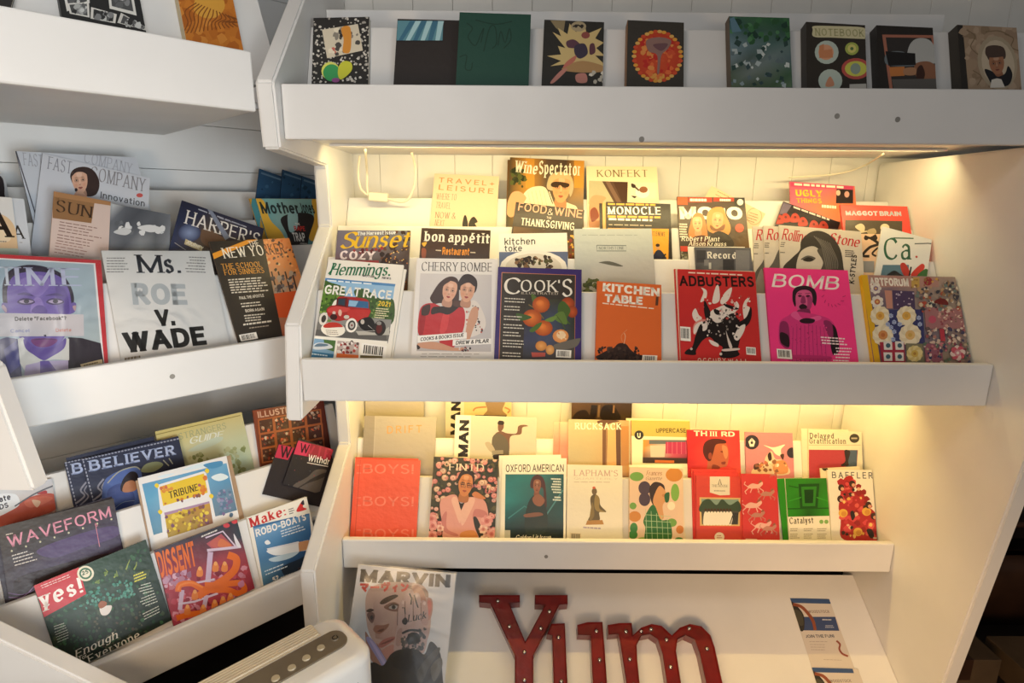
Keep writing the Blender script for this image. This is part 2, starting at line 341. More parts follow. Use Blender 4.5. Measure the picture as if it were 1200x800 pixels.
# a row: frame, depth & height of its backing board's top, ledge height, slope (depth per height)
ROWS = {'m1': (FRONT, 1.512, 1.378, 1.192, .53), 'm2': (FRONT, 1.612, 1.456, 1.30, .53), 'm3': (FRONT, 1.72, 1.537, 1.37, .53), 'm4': (FRONT, 1.852, 1.618, 1.44, .53),
        'l1': (FRONT, 1.722, .743, .563, .38), 'l2': (FRONT, 1.80, .842, .68, .38), 'l3': (FRONT, 1.915, .95, .76, .10), 'top': (FRONT, 1.595, 2.03, 1.80, .40),
        'a1': (LEFT, QM+.16, 1.41, 1.207, .53), 'a2': (LEFT, QM+.26, 1.473, 1.317, .53), 'a3': (LEFT, QM+.37, 1.548, 1.387, .53), 'a4': (LEFT, QM+.5, 1.635, 1.457, .53),
        'b1': (LEFT, QB+.15, .743, .567, .38), 'b2': (LEFT, QB+.23, .842, .68, .38), 'b3': (LEFT, QB+.36, .935, .76, .38), 'ltop': (LEFT, QT+.25, 2.09, 1.86, .45),
        'shelf': (FRONT, 1.76, .400, .0, 1.65), 'lean': (FRONT, 1.562, .611, .13, .55)}
def plane_box(bm, M4, u0, u1, v0, v1, n0, n1, bev=0):
    hull_prism(bm, [M4(u0, v0, n0), M4(u1, v0, n0), M4(u1, v1, n0), M4(u0, v1, n0)], M4(0, 0, n1)-M4(0, 0, n0), bev)
CNT = {}
class Mag:
    """A printed thing lying in its row's plane: TL and TR are its top corners, BL a point down its left edge (crop pixels); d = millimetres it stands off the board, th = thickness in mm"""
    def __init__(s, row, crop, TL, TR, BL=None, d=0, th=5, paper='e9e4da', name='magazine', cat='magazine', label='', group=None, spine=None, inkm='ink', h=None, page='page', sleeve=False, book=False, lift=0):
        s.F, q, z, s.fz, s.sl = ROWS[row]; s.row = row
        s.k = CR[crop]; k = math.sqrt(1+s.sl**2)
        s.O = s.F(0, q, z); s.U = s.F(1, 0, 0)-s.F(0, 0, 0); Q = s.F(0, 1, 0)-s.F(0, 0, 0); Z = Vector((0, 0, 1))
        s.V = (Z+Q*s.sl)/k; s.N = (Z*s.sl-Q)/k                    # up the slope; towards the viewer
        s.off = (d+th)/1000; s.d = d/1000; s.th = th/1000; s.n = 0
        a, b = s.uv(*TL), s.uv(*TR)
        ang = math.atan2(b[1]-a[1], b[0]-a[0]); w = math.hypot(b[0]-a[0], b[1]-a[1])
        if BL:
            c = s.uv(*BL); a2 = math.atan2(a[1]-c[1], a[0]-c[0])-math.pi/2; ang = (ang+a2)/2
        s.ang = ang; s.w = w; cx, cy = (a[0]+b[0])/2, (a[1]+b[1])/2
        ca, sa = math.cos(ang), math.sin(ang)
        s.ux = (ca, sa); s.vx = (-sa, ca); s.tl = (cx-ca*w/2, cy-sa*w/2)
        vfloor = (s.fz+lift-z)*k
        # drop both sides until the lower corner meets the ledge
        if h is None: h = min((s.tl[1]-vfloor)/ca, (s.tl[1]+sa*w-vfloor)/ca)
        cs = [(a, b) for a in (0, w) for b in (0, h)]; gu = lambda a, b: s.tl[0]+s.ux[0]*a-s.vx[0]*b
        if s.F is FRONT and row not in ('top', 'shelf', 'lean'):        # keep clear of the side boards
            lo = min(gu(*c) for c in cs)-XL-.004
            if lo < 0: s.tl = (s.tl[0]-lo, s.tl[1])
            hi = max(gu(*c) for c in cs)-XR+.004
            if hi > 0: w = s.w = w-hi/ca
        elif s.F is LEFT:
            wx = lambda a, b: (s.O+s.U*gu(a, b)+s.V*(s.tl[1]+s.ux[1]*a-s.vx[1]*b)).x+.562
            hi = max(wx(*c) for c in cs)
            if hi > 0: w = s.w = w-hi*R2/ca
        s.h = h; s.vs = []; s.fs = []; s.cs = []
        base = s.L(w/2, h, 0); root = empty(name, base); s.root = root
        tag(root, label, cat, group)
        bm = bmesh.new(); s.pbox(bm, .0006, w-.0006, .0006, h-.0006, s.d+.0004, s.off-.0003, min(.0008, s.th*.2))
        obj('page_block', bm, M[page], root)
        bm = bmesh.new(); cv = spine or paper
        s.pbox(bm, 0, w, 0, h, s.d, s.d+.0004)
        s.pbox(bm, -.0006, 0.0002, 0, h, s.d, s.off)
        mk = 'cov_'+cv
        if mk not in M: M[mk] = mat('cover_stock', cv, .45, .35, .06, 40)
        obj('back_cover', bm, M[mk], root)
        s.poly_uv([(0, 0), (w, 0), (w, h), (0, h)], lin(paper)); s.inkm = inkm; s.sleeve = sleeve
    def pbox(s, bm, a0, a1, b0, b1, n0, n1, bev=0):
        f = lambda a, b, n: s.L(a, b, n-s.off)
        hull_prism(bm, [f(a0, b0, n0), f(a1, b0, n0), f(a1, b1, n0), f(a0, b1, n0)], s.N*(n1-n0), bev)
    def L(s, a, b, n):      # cover coordinates (right, down from the top-left corner) -> world
        u = s.tl[0]+s.ux[0]*a-s.vx[0]*b; v = s.tl[1]+s.ux[1]*a-s.vx[1]*b
        return s.O+s.U*u+s.V*v+s.N*(s.off+n)
    def uv(s, x, y):
        px, py = s.k[0]+x/s.k[2], s.k[1]+y/s.k[2]; r = ray(px, py); o = s.O+s.N*s.off
        p = EYE+r*((o-EYE).dot(s.N)/r.dot(s.N)); e = p-o
        return e.dot(s.U), e.dot(s.V)
    def ab(s, x, y):
        u, v = s.uv(x, y); u -= s.tl[0]; v -= s.tl[1]
        return (u*s.ux[0]+v*s.ux[1], -(u*s.vx[0]+v*s.vx[1]))
    def z(s, crop): s.k = CR[crop]; return s
    def poly_uv(s, pts, col, layer=True):
        cols = col if isinstance(col, list) else None
        q = [(p[0], p[1], *(cols[i] if cols else ())) for i, p in enumerate(pts)]
        for ax, v, sg in ((0, 0, 1), (0, s.w, -1), (1, 0, 1), (1, s.h, -1)):
            q = clip_half(q, ax, v, sg)
            if len(q) < 3: return
        if layer: s.n += 1
        n = 1.2e-5*s.n; i0 = len(s.vs)
        for p in q: s.vs.append(s.L(p[0], p[1], n))
        s.fs.append(list(range(i0+len(q)-1, i0-1, -1)))
        s.cs.append([tuple(p[2:]) if cols else col for p in reversed(q)])
    # -- drawing calls, crop pixels
    def p(s, col, *pts): s.poly_uv([s.ab(*p) for p in pr(pts)], lin(col)); return s
    def b(s, col, *pts): s.poly_uv([s.ab(*p) for p in catmull(pr(pts), True, 5)], lin(col)); return s
    def e(s, col, cx, cy, rx, ry=None, rot=0, n=18):
        ry = ry or rx; r = math.radians(rot)
        s.poly_uv([s.ab(cx+rx*math.cos(t)*math.cos(r)-ry*math.sin(t)*math.sin(r), cy+rx*math.cos(t)*math.sin(r)+ry*math.sin(t)*math.cos(r)) for t in [2*math.pi*i/n for i in range(n)]], lin(col)); return s
    def g(s, c0, c1, cx, cy, rx, ry=None, rot=0, n=16):          # soft two-ink disc
        ry = ry or rx; r = math.radians(rot); R = [s.ab(cx+rx*math.cos(t)*math.cos(r)-ry*math.sin(t)*math.sin(r), cy+rx*math.cos(t)*math.sin(r)+ry*math.sin(t)*math.cos(r)) for t in [2*math.pi*i/n for i in range(n)]]
        c = s.ab(cx, cy); a, b = lin(c0), lin(c1); s.n += 1
        for i in range(n): s.poly_uv([c, R[i], R[(i+1) % n]], [a, b, b], False)
        return s
    def grid(s, quad, rows):                                      # smooth colour field, rows of ink names, quad TL TR BR BL
        q = [s.ab(*p) for p in pr(quad)]; rows = [[lin(c) for c in r.split()] for r in rows]; H = len(rows)-1; W = len(rows[0])-1; s.n += 1
        def at(i, j):
            u, v = i/W, j/H; a = [q[0][k]+(q[1][k]-q[0][k])*u for k in (0, 1)]; b = [q[3][k]+(q[2][k]-q[3][k])*u for k in (0, 1)]
            return (a[0]+(b[0]-a[0])*v, a[1]+(b[1]-a[1])*v)
        for j in range(H):
            for i in range(W): s.poly_uv([at(i, j), at(i+1, j), at(i+1, j+1), at(i, j+1)], [rows[j][i], rows[j][i+1], rows[j+1][i+1], rows[j+1][i]], False)
        return s
    def full(s, *rows):                                           # the same over the whole cover
        rows = [[lin(c) for c in r.split()] for r in rows]; H = len(rows)-1; W = len(rows[0])-1; s.n += 1
        for j in range(H):
            for i in range(W):
                f = lambda i, j: (s.w*i/W, s.h*j/H)
                s.poly_uv([f(i, j), f(i+1, j), f(i+1, j+1), f(i, j+1)], [rows[j][i], rows[j][i+1], rows[j+1][i+1], rows[j+1][i]], False)
        return s
    def ln(s, col, wd, *pts, smooth=False, taper=False):          # a drawn line, wd in crop pixels
        P = pr(pts); P = catmull(P, False, 5) if smooth else P; n = len(P); s.n += 1; c = lin(col)
        L = []; R = []
        for i, p in enumerate(P):
            a, b = P[max(0, i-1)], P[min(n-1, i+1)]; dx, dy = b[0]-a[0], b[1]-a[1]; l = math.hypot(dx, dy) or 1; h = wd/2*((1-i/n) if taper else 1)
            L.append(s.ab(p[0]-dy/l*h, p[1]+dx/l*h)); R.append(s.ab(p[0]+dy/l*h, p[1]-dx/l*h))
        for i in range(n-1): s.poly_uv([L[i], R[i], R[i+1], L[i+1]], c, False)
        return s
    def frame(s, col, inset, wd):                                 # border, fractions of cover width
        i, o = inset*s.w, (inset+wd)*s.w; w, h = s.w, s.h; c = lin(col); s.n += 1
        for q in ([(i, i), (w-i, i), (w-i, o), (i, o)], [(i, h-o), (w-i, h-o), (w-i, h-i), (i, h-i)], [(i, o), (o, o), (o, h-o), (i, h-o)], [(w-o, o), (w-i, o), (w-i, h-o), (w-o, h-o)]): s.poly_uv(q, c, False)
        return s
    def t(s, txt, x0, y0, x1, y1, h, sty='sans', col='111111', fit=True):
        """letters on the baseline from (x0,y0) to (x1,y1), capitals h pixels tall"""
        A, B = s.ab(x0, y0), s.ab(x1, y1); C = s.ab(x0, y0-h); H = math.hypot(C[0]-A[0], C[1]-A[1])*.98
        W = math.hypot(B[0]-A[0], B[1]-A[1]); ux, uy = (B[0]-A[0])/W, (B[1]-A[1])/W
        gs = [glyph(ch, sty) for ch in txt]; tot = sum(g[0] for g in gs)-STY[sty][4]; sx = W/tot/H if fit else 1
        c = lin(col); s.n += 1; x = 0
        # keep the letters upright on the cover when the baseline runs along its top edge
        for adv, polys in gs:
            for q in polys: s.poly_uv([(A[0]+(x+a)*sx*H*ux+b*H*uy, A[1]+(x+a)*sx*H*uy-b*H*ux) for a, b in q], c, False)
            x += adv
        return s
    def lines(s, col, x0, y0, x1, y1, n, dx=0, dy=0, wd=None, seed=1, right=False):
        """small print: n rows of word-length dashes; (dx, dy) is how far each row shifts (defaults straight down)"""
        rnd = random.Random(seed+int(x0)); s.n += 1; c = lin(col); wd = wd or (dy*.42 if dy else 4); ex, ey = x1-x0, y1-y0
        for r in range(n):
            f = .0; end = rnd.uniform(.72, 1)
            st = 1-end if right else 0; end = 1 if right else end; f = st
            while f < end-.03:
                g = min(end, f+rnd.uniform(.06, .17)); ox, oy = x0+dx*r, y0+dy*r
                s.poly_uv([s.ab(ox+ex*f, oy+ey*f-wd/2), s.ab(ox+ex*g, oy+ey*g-wd/2), s.ab(ox+ex*g, oy+ey*g+wd/2), s.ab(ox+ex*f, oy+ey*f+wd/2)], c, False); f = g+.025
        return s
    def spk(s, seed, quad, n, r0, r1, cols, k=7):                 # n irregular dabs inside a quad, radius r0..r1 crop pixels
        q = pr(quad); rnd = random.Random(seed); cols = cols.split()
        for _ in range(n):
            u, v = rnd.random(), rnd.random(); x = (q[0][0]*(1-u)+q[1][0]*u)*(1-v)+(q[3][0]*(1-u)+q[2][0]*u)*v; y = (q[0][1]*(1-u)+q[1][1]*u)*(1-v)+(q[3][1]*(1-u)+q[2][1]*u)*v
            r = rnd.uniform(r0, r1); a0 = rnd.random()*6
            s.poly_uv([s.ab(x+r*rnd.uniform(.6, 1.2)*math.cos(a0+2*math.pi*i/k), y+r*rnd.uniform(.6, 1.2)*math.sin(a0+2*math.pi*i/k)) for i in range(k)], lin(rnd.choice(cols)), False)
            s.n += .25
        return s
    def flower(s, cols, cx, cy, r, n=7):
        c = cols.split()
        for i in range(n): a = 2*math.pi*i/n+r; s.e(c[0] if i % 2 else c[1], cx+r*.55*math.cos(a), cy+r*.55*math.sin(a), r*.48, r*.4, math.degrees(a), 9)
        s.e(c[2], cx, cy, r*.45, n=10); return s.e(c[3], cx, cy, r*.2, n=8)
    def bar(s, x0, y0, x1, y1, x2, y2, bg='f2efe8'):               # barcode: TL, TR, BL of its label
        rnd = random.Random(int(x0*7)); P = lambda u, v: (x0+(x1-x0)*u+(x2-x0)*v, y0+(y1-y0)*u+(y2-y0)*v)
        s.p(bg, P(0, 0), P(1, 0), P(1, 1), P(0, 1)); u = .1; s.n += 1
        while u < .88:
            d = rnd.choice((.02, .035, .05)); s.poly_uv([s.ab(*P(a, b)) for a, b in ((u, .12), (u+d, .12), (u+d, .82), (u, .82))], lin('1a1a1a'), False); u += d+rnd.choice((.02, .035))
        return s
    def face(s, cx, cy, w, h, rot=0, skin='c98f6d', hair='2a1a14', style='short', lip='a0483e', shade=None, look=0, eye='241812'):
        """a printed portrait: cx, cy centre of the face, w, h its size; style short / long / bald; look = sideways turn"""
        r = math.radians(rot); P = lambda a, b: (cx+(a*math.cos(r)-b*math.sin(r)), cy+(a*math.sin(r)+b*math.cos(r)))
        W, H = w/2, h/2; D = mix(skin, '40201a', .2); Lt = mix(skin, 'fff0e0', .25)
        def blob(c, pts): s.b(c, *[P(a*W, b*H) for a, b in pts])
        if style == 'long': blob(hair, [(-1.25, .9), (-1.45, .1), (-1.25, -.8), (-.5, -1.35), (.5, -1.35), (1.25, -.8), (1.4, .1), (1.3, .95), (.6, .8), (-.6, .8)])
        elif style == 'short': blob(hair, [(-1.04, -.15), (-1.1, -.6), (-.6, -1.25), (.3, -1.32), (1.0, -.85), (1.06, -.15), (.6, -.3), (-.6, -.3)])
        blob(D, [(-.5, .7), (.5, .7), (.6, 1.5), (-.6, 1.5)])
        blob(skin, [(-.95, -.2), (-.82, -.8), (-.4, -1.02), (.4, -1.02), (.82, -.8), (.95, -.2), (.8, .45), (.38, .95), (0, 1.05), (-.38, .95), (-.8, .45)])
        if look: blob(D, [(-.93*look, -.3), (-.75*look, -.75), (-.55*look, 0), (-.45*look, .7), (-.3*look, .98), (-.8*look, .5)])
        else: blob(Lt, [(-.3, -.75), (.3, -.75), (.25, -.45), (-.25, -.45)])
        s.g(mix(skin, 'c05a44', .22), skin, *P(-.5*W, .3*H), W*.32, H*.24).g(mix(skin, 'c05a44', .22), skin, *P(.5*W, .3*H), W*.32, H*.24)
        k = .12*look
        for sx in (-1, 1):
            e0 = .4*sx+k; blob(D, [(e0-.24, -.18), (e0, -.3), (e0+.24, -.18), (e0+.2, .02), (e0-.2, .02)])
            blob(hair if hair != 'none' else D, [(e0-.24, -.33), (e0, -.4), (e0+.24, -.33), (e0, -.355)])
            blob(mix(skin, 'e8ded4', .55), [(e0-.14, -.1), (e0, -.15), (e0+.14, -.1), (e0, -.055)]); blob(eye, [(e0-.17, -.11), (e0, -.19), (e0+.17, -.11), (e0, -.145)]); s.e(eye, *P((e0+k*.3)*W, -.105*H), W*.08, n=8)
        blob(D, [(k-.02, -.1), (k+.1, .3), (k-.17, .32), (k-.06, .18)]); blob(Lt, [(k-.05, -.2), (k+.03, -.2), (k+.05, .2), (k-.06, .2)])
        blob(lip, [(k-.27, .55), (k-.08, .48), (k, .51), (k+.08, .48), (k+.27, .55), (k, .69)]); blob(mix(lip, '200808', .5), [(k-.24, .56), (k, .555), (k+.24, .56), (k, .59)])
        if style in ('long', 'short'): blob(hair, [(-1.0, -.1), (-1.05, -.7), (-.5, -1.22), (.4, -1.25), (1.0, -.75), (.98, -.15), (.75, -.72), (.1, -.92), (-.6, -.72)])
        return s
    def done(s):
        me = bpy.data.meshes.new('front_cover'); me.from_pydata([tuple(v) for v in s.vs], [], s.fs)
        at = me.color_attributes.new('ink', 'FLOAT_COLOR', 'CORNER')
        flat = [x for f in s.cs for c in f for x in (*c, 1.0)]
        at.data.foreach_set('color', flat); me.materials.append(M[s.inkm]); me.validate()
        o = bpy.data.objects.new('front_cover', me); COL.objects.link(o); o.parent = s.root; o.matrix_parent_inverse = Matrix.Translation(-s.root.location)
        if s.sleeve:
            bm = bmesh.new(); s.pbox(bm, -.004, s.w+.004, -.006, s.h+.001, s.off+.0022, s.off+.0025)
            tag(obj('plastic_sleeve', bm, M['sleeve'], s.root), 'clear glossy plastic sleeve')
        return s
def pr(pts):
    if isinstance(pts[0], (tuple, list)): return [tuple(p) for p in pts]
    return [(pts[i], pts[i+1]) for i in range(0, len(pts), 2)]
def mix(a, b, k):
    a, b = a.lstrip('#'), b.lstrip('#')
    return ''.join('%02x' % round(int(a[i:i+2], 16)*(1-k)+int(b[i:i+2], 16)*k) for i in (0, 2, 4))
def sleeve_mat():
    m = bpy.data.materials.new('clear_plastic'); m.use_nodes = True; nt = m.node_tree; N = nt.nodes; L = nt.links; N.clear()
    out = N.new('ShaderNodeOutputMaterial'); mx = N.new('ShaderNodeMixShader'); tr = N.new('ShaderNodeBsdfTransparent'); gl = N.new('ShaderNodeBsdfGlossy'); gl.inputs['Roughness'].default_value = .2; gl.inputs['Color'].default_value = (.6, .6, .6, 1)
    fr = N.new('ShaderNodeFresnel'); fr.inputs['IOR'].default_value = 1.45
    n = N.new('ShaderNodeTexNoise'); n.inputs['Scale'].default_value = 7; n.inputs['Detail'].default_value = 2; n.inputs['Distortion'].default_value = 1.2
    k = N.new('ShaderNodeBump'); k.inputs['Strength'].default_value = .35; k.inputs['Distance'].default_value = .015
    tc = N.new('ShaderNodeTexCoord'); L.new(tc.outputs['Object'], n.inputs[0]); L.new(n.outputs[0], k.inputs['Height']); L.new(k.outputs[0], gl.inputs['Normal']); L.new(k.outputs[0], fr.inputs['Normal'])
    L.new(fr.outputs[0], mx.inputs[0]); L.new(tr.outputs[0], mx.inputs[1]); L.new(gl.outputs[0], mx.inputs[2]); L.new(mx.outputs[0], out.inputs[0]); return m
M['sleeve'] = sleeve_mat()
# ================================================================== MIDDLE TIER, FRONT ROW
G1 = 'magazines in the front row of the lit middle tier'
m = Mag('m1', 'e2', (166, 70), (712, 132), (48, 760), d=1, th=5, label='second copy just behind the hot rod car magazine, right edge showing', group=G1).done()
m = Mag('m1', 'e2', (146, 50), (686, 96), (20, 760), d=7, th=6, label='car magazine with a red hot rod on its cover, left end of the front row', group=G1)
m.p('4d84b8', 135, 185, 668, 232, 655, 280, 125, 225).p('8fb7d8', 133, 205, 662, 250, 640, 400, 120, 330)
m.lines('e8eef2', 175, 205, 640, 243, 1, wd=9)
m.b('3d5c24', 118, 215, 210, 225, 290, 255, 300, 320, 230, 350, 190, 420, 130, 460, 85, 450).b('567a2e', 150, 250, 220, 270, 230, 330, 150, 380, 110, 350).spk(3, (110, 225, 290, 250, 210, 430, 85, 440), 45, 6, 16, '2c4418 6c8d3a 45662a 82a04c')
m.b('3f5a2c', 370, 280, 450, 270, 560, 340, 655, 350, 640, 520, 480, 480, 400, 360).spk(5, (480, 330, 655, 360, 640, 520, 490, 470), 40, 6, 15, '2d4420 5b7a3a 748f48 3a5228')
m.p('8b8a86', 80, 440, 640, 490, 610, 660, 60, 605).p('6f6d6a', 75, 500, 630, 570, 612, 660, 62, 608).p('5a5855', 100, 560, 600, 600, 605, 640, 80, 600)
m.p('b5b2a8', 380, 570, 560, 585, 620, 540, 625, 600, 400, 600)
m.b('a12a28', 170, 420, 200, 390, 240, 380, 250, 330, 290, 322, 400, 330, 470, 350, 480, 410, 490, 430, 470, 470, 440, 520, 330, 490, 250, 500, 190, 470)
m.b('c24440', 180, 415, 240, 392, 330, 405, 330, 430, 200, 440).b('b8342f', 330, 420, 470, 420, 480, 440, 440, 500, 340, 480)
m.p('5c1716', 245, 335, 320, 330, 315, 400, 240, 388).p('2b3d4c', 258, 340, 306, 340, 302, 388, 252, 380).p('36648e', 328, 345, 472, 360, 475, 408, 322, 395).p('8db4d2', 335, 350, 400, 356, 380, 395, 328, 390).p('7a1e1c', 318, 335, 332, 335, 326, 402, 312, 402)
m.e('d8d2c8', 148, 483, 30, 47, 15).e('3a3532', 150, 483, 17, 28, 15).e('eee9e0', 350, 530, 42, 52, 10).e('3a3835', 352, 530, 28, 36, 10).e('b9b4ae', 353, 530, 17, 23, 10).e('7c2522', 353, 530, 7)
m.b('1f1d1c', 400, 500, 480, 470, 520, 520, 520, 580, 430, 560).e('2a2220', 555, 550, 43, 55, 5).e('5b2420', 550, 555, 22, 34, 5).e('8d8a86', 549, 515, 18, 14).ln('b8b4ae', 5, 470, 530, 520, 570, 400, 575)
m.e('d8b0a0', 268, 440, 13, 24).e('c8b8b0', 225, 440, 12).e('c9c1b5', 315, 470, 20, 14).e('3a1a18', 222, 470, 26, 22).e('bfb7ae', 430, 505, 14, 18)
m.e('ece6d8', 218, 560, 88, 52, 5).b('b8372a', 150, 530, 190, 510, 250, 512, 290, 540, 240, 545, 160, 548).e('6c8a3c', 190, 497, 16, 8).lines('a09080', 165, 565, 270, 572, 3, dx=3, dy=13)
m.t('Hemmings', 190, 168, 604, 172, 84, 'script', '1f6b45').ln('1f6b45', 9, 185, 160, 210, 130, 240, 90, 215, 85, smooth=True).e('1f6b45', 622, 168, 8)
m.t('MOTOR', 430, 178, 515, 188, 14, 'bold', '2e2a26').t('NEWS', 570, 194, 635, 200, 14, 'bold', '2e2a26')
m.t('GREAT RACE', 153, 302, 634, 346, 66, 'bold', 'f1eee6').t('2021', 540, 388, 628, 398, 36, 'bold', 'e8c63a').lines('e9e2b8', 528, 408, 625, 416, 5, dx=-3, dy=16)
m.p('ece7dc', 62, 604, 610, 645, 600, 770, 30, 765).p('7aa0be', 60, 622, 238, 640, 220, 765, 40, 760).p('4a6d38', 150, 632, 238, 640, 225, 720, 160, 700).b('cfd4d8', 70, 680, 110, 655, 190, 665, 210, 695, 90, 705).b('5c7488', 90, 672, 120, 660, 180, 668, 170, 680, 90, 684).p('2f6f96', 48, 715, 222, 738, 218, 765, 40, 760).lines('c9dde8', 60, 735, 200, 752, 1, wd=9)
m.p('b6a6a0', 250, 640, 408, 655, 400, 765, 240, 760).spk(8, (250, 640, 408, 655, 402, 735, 245, 725), 30, 6, 15, '7c2a26 d8d2cc 5a4a44 a83a30 e8e2dc').p('d86a2c', 246, 732, 402, 745, 400, 768, 240, 762)
m.bar(425, 658, 606, 680, 415, 745).p('6b5c34', 415, 745, 575, 752, 575, 770, 412, 766)
m.done()
m = Mag('m1', 'e3', (56, 50), (640, 50), d=1, th=5, label='second copy tucked behind the magazine with two women in red and floral tops', group=G1).done()
m = Mag('m1', 'e3', (68, 48), (652, 52), (15, 770), d=7, th=6, paper='e4e0dd', label='pale magazine with two smiling women in a red blouse and a floral top', group=G1)
m.grid((90, 155, 605, 165, 600, 720, 62, 715), ['cfc9c8 d3cecd c9c4c4', 'cbc6c5 cfcac9 c6c1c2', 'b9b2b0 b9b3b3 bdb8b8'])
m.t('CHERRY BOMBE', 98, 136, 606, 142, 64, 'didone', '4a4442')
m.b('3d2620', 160, 340, 175, 300, 230, 220, 300, 178, 360, 200, 370, 300, 360, 370, 300, 400, 240, 370, 190, 375)
m.b('2b1b17', 365, 215, 400, 168, 450, 162, 495, 200, 498, 260, 470, 300, 380, 280, 365, 250)
m.b('dcd3cc', 395, 400, 440, 360, 480, 350, 520, 390, 560, 490, 550, 560, 500, 600, 420, 610, 390, 500).spk(4, (400, 370, 500, 380, 545, 590, 410, 560), 40, 4, 10, '9c3a3a 44373a c06a60 2a2428')
m.b('c9977c', 460, 410, 500, 400, 505, 470, 470, 560, 440, 640, 415, 610, 430, 500)
m.b('b8272c', 80, 450, 110, 385, 180, 370, 260, 400, 360, 380, 410, 430, 400, 560, 330, 690, 250, 695, 200, 600, 80, 600).b('9c1c22', 90, 460, 130, 420, 110, 590, 80, 595).b('cc3a3c', 260, 430, 300, 420, 280, 560, 230, 580)
m.b('3d2620', 105, 400, 160, 380, 150, 450, 100, 455).b('2a1a16', 180, 400, 260, 390, 370, 350, 385, 380, 300, 450, 230, 440, 170, 450).b('503228', 340, 350, 400, 370, 400, 400, 330, 390)
m.face(300, 285, 108, 145, 12, 'd9a68c', '3d2620', 'none', 'a8403c').face(428, 285, 110, 150, 8, 'd3a083', '2b1b17', 'none', 'a8403c')
m.b('3d2620', 232, 300, 235, 250, 270, 205, 330, 190, 300, 215, 255, 250, 245, 320, 225, 350).b('2b1b17', 365, 270, 370, 225, 430, 195, 495, 230, 480, 250, 440, 222, 390, 240)
m.b('c8957a', 75, 660, 200, 650, 330, 690, 400, 690, 380, 715, 200, 705, 90, 690).b('2e211f', 65, 670, 90, 690, 70, 705).spk(6, (370, 690, 450, 690, 450, 718, 370, 715), 14, 4, 9, '3a2c30 d8d0cc 8c4444')
m.p('eeeae4', 70, 605, 425, 580, 425, 625, 70, 655).t('COOKS & BOOKS ISSUE', 90, 644, 402, 612, 26, 'boldital', '3c3836').p('eeeae4', 325, 635, 600, 625, 600, 665, 322, 678).t('DREW & PILAR', 345, 670, 582, 655, 28, 'boldital', '3c3836')
m.lines('b0aaa6', 100, 735, 580, 738, 2, dx=-10, dy=20, wd=5)
m.done()
m = Mag('m1', 'b4', (115, 105), (583, 126), (98, 632), d=13.5, th=6, paper='3a2a6a', spine='3a2a6a', label='purple-bordered magazine with painted oranges and leaves on a dark ground', group=G1)
m.p('3a332c', 135, 140, 548, 155, 545, 640, 118, 640).ln('c07a5c', 4, 135, 140, 548, 155, 542, 640).ln('c07a5c', 4, 135, 140, 118, 640)
m.grid((270, 290, 545, 290, 542, 640, 250, 640), ['3a342c 41402e 3c3a2c', '3b3a3a 404a62 33382c', '3e4058 4a5068 3c3c38', '3a3834 4c4440 5a5248'])
m.t('C', 145, 258, 240, 262, 92, 'serif', 'ece6da').t('OOK', 240, 246, 446, 250, 66, 'serif', 'ece6da').t("'", 452, 240, 464, 240, 60, 'serif', 'ece6da', False).t('S', 470, 272, 530, 276, 98, 'serif', 'ece6da')
m.t('ILLUSTRATED', 245, 261, 450, 265, 13, 'serif', 'c8bca8')
for x, y, rx, ry in ((505, 315, 38, 36), (530, 360, 30, 34)): m.g('c4572a', '8a3a1c', x, y, rx, ry)
m.b('47602a', 450, 330, 480, 300, 520, 350, 500, 400, 520, 430, 460, 400).b('566e34', 300, 260, 330, 280, 330, 330, 310, 310).b('5f7a38', 430, 380, 480, 360, 500, 430, 440, 410)
m.ln('7c6a40', 6, 285, 320, 330, 350, 370, 400, smooth=True).ln('4c5a2c', 5, 440, 380, 470, 420, 490, 460, smooth=True)
for x, y, rx, ry in ((363, 328, 45, 42), (312, 404, 50, 45), (376, 460, 48, 40)): m.g('dd7a34', 'a84a1e', x-8, y-8, rx+4, ry+4); m.g('e88a40', 'd8722f', x-14, y-16, 22, 18)
m.b('4f6e30', 290, 465, 330, 430, 360, 420, 345, 450, 310, 475).b('6d8a40', 375, 410, 410, 390, 445, 385, 420, 415).b('466030', 215, 370, 280, 380, 300, 395, 240, 410)
m.g('e9b07a', 'd98a48', 465, 497, 45, 38).e('f0cfa4', 468, 490, 26, 22).spk(2, (440, 475, 495, 475, 495, 515, 445, 510), 10, 4, 7, 'e09a5a f2d8b0')
m.g('e8a860', 'c8803c', 355, 552, 32, 28).g('e8b070', 'c88a48', 405, 574, 24, 28).p('b8544a', 300, 588, 380, 590, 378, 612, 305, 615).b('6d675e', 430, 545, 560, 510, 575, 520, 545, 560, 450, 575)
for i, y in enumerate((285, 330, 385, 432, 475, 520, 590)): m.lines('d6cfc0', 150-i*2, y, 270-i*2, y+6, 2 if i != 5 else 3, dx=0, dy=17, wd=6, seed=i)
m.bar(440, 573, 525, 577, 438, 616).done()
m = Mag('m1', 'b4', (672, 185), (1030, 212), (668, 632), d=1, th=11, paper='d9682f', spine='c95c2a', label='orange magazine with a dark heap of ground coffee at the foot of its cover', group=G1)
m.t('KITCHEN', 700, 245, 1020, 275, 48, 'black', 'f3ece0').t('TABLE', 712, 305, 925, 322, 46, 'black', 'f3ece0').p('5c3a28', 1000, 275, 1015, 275, 1012, 325, 997, 325).lines('f0dcc8', 700, 312, 1010, 345, 1, wd=6)
m.b('33241f', 670, 610, 720, 580, 760, 565, 790, 538, 830, 540, 860, 575, 900, 600, 960, 615, 880, 635, 760, 632, 680, 630).spk(7, (680, 560, 900, 560, 930, 632, 670, 632), 70, 5, 12, '241815 3f2d26 4c3830 2c1e1a').ln('e8b48c', 4, 820, 540, 828, 500, 822, 480, smooth=True).ln('d89060', 3, 812, 530, 806, 495, 838, 460, smooth=True)
m.bar(925, 603, 1008, 606, 922, 640).done()
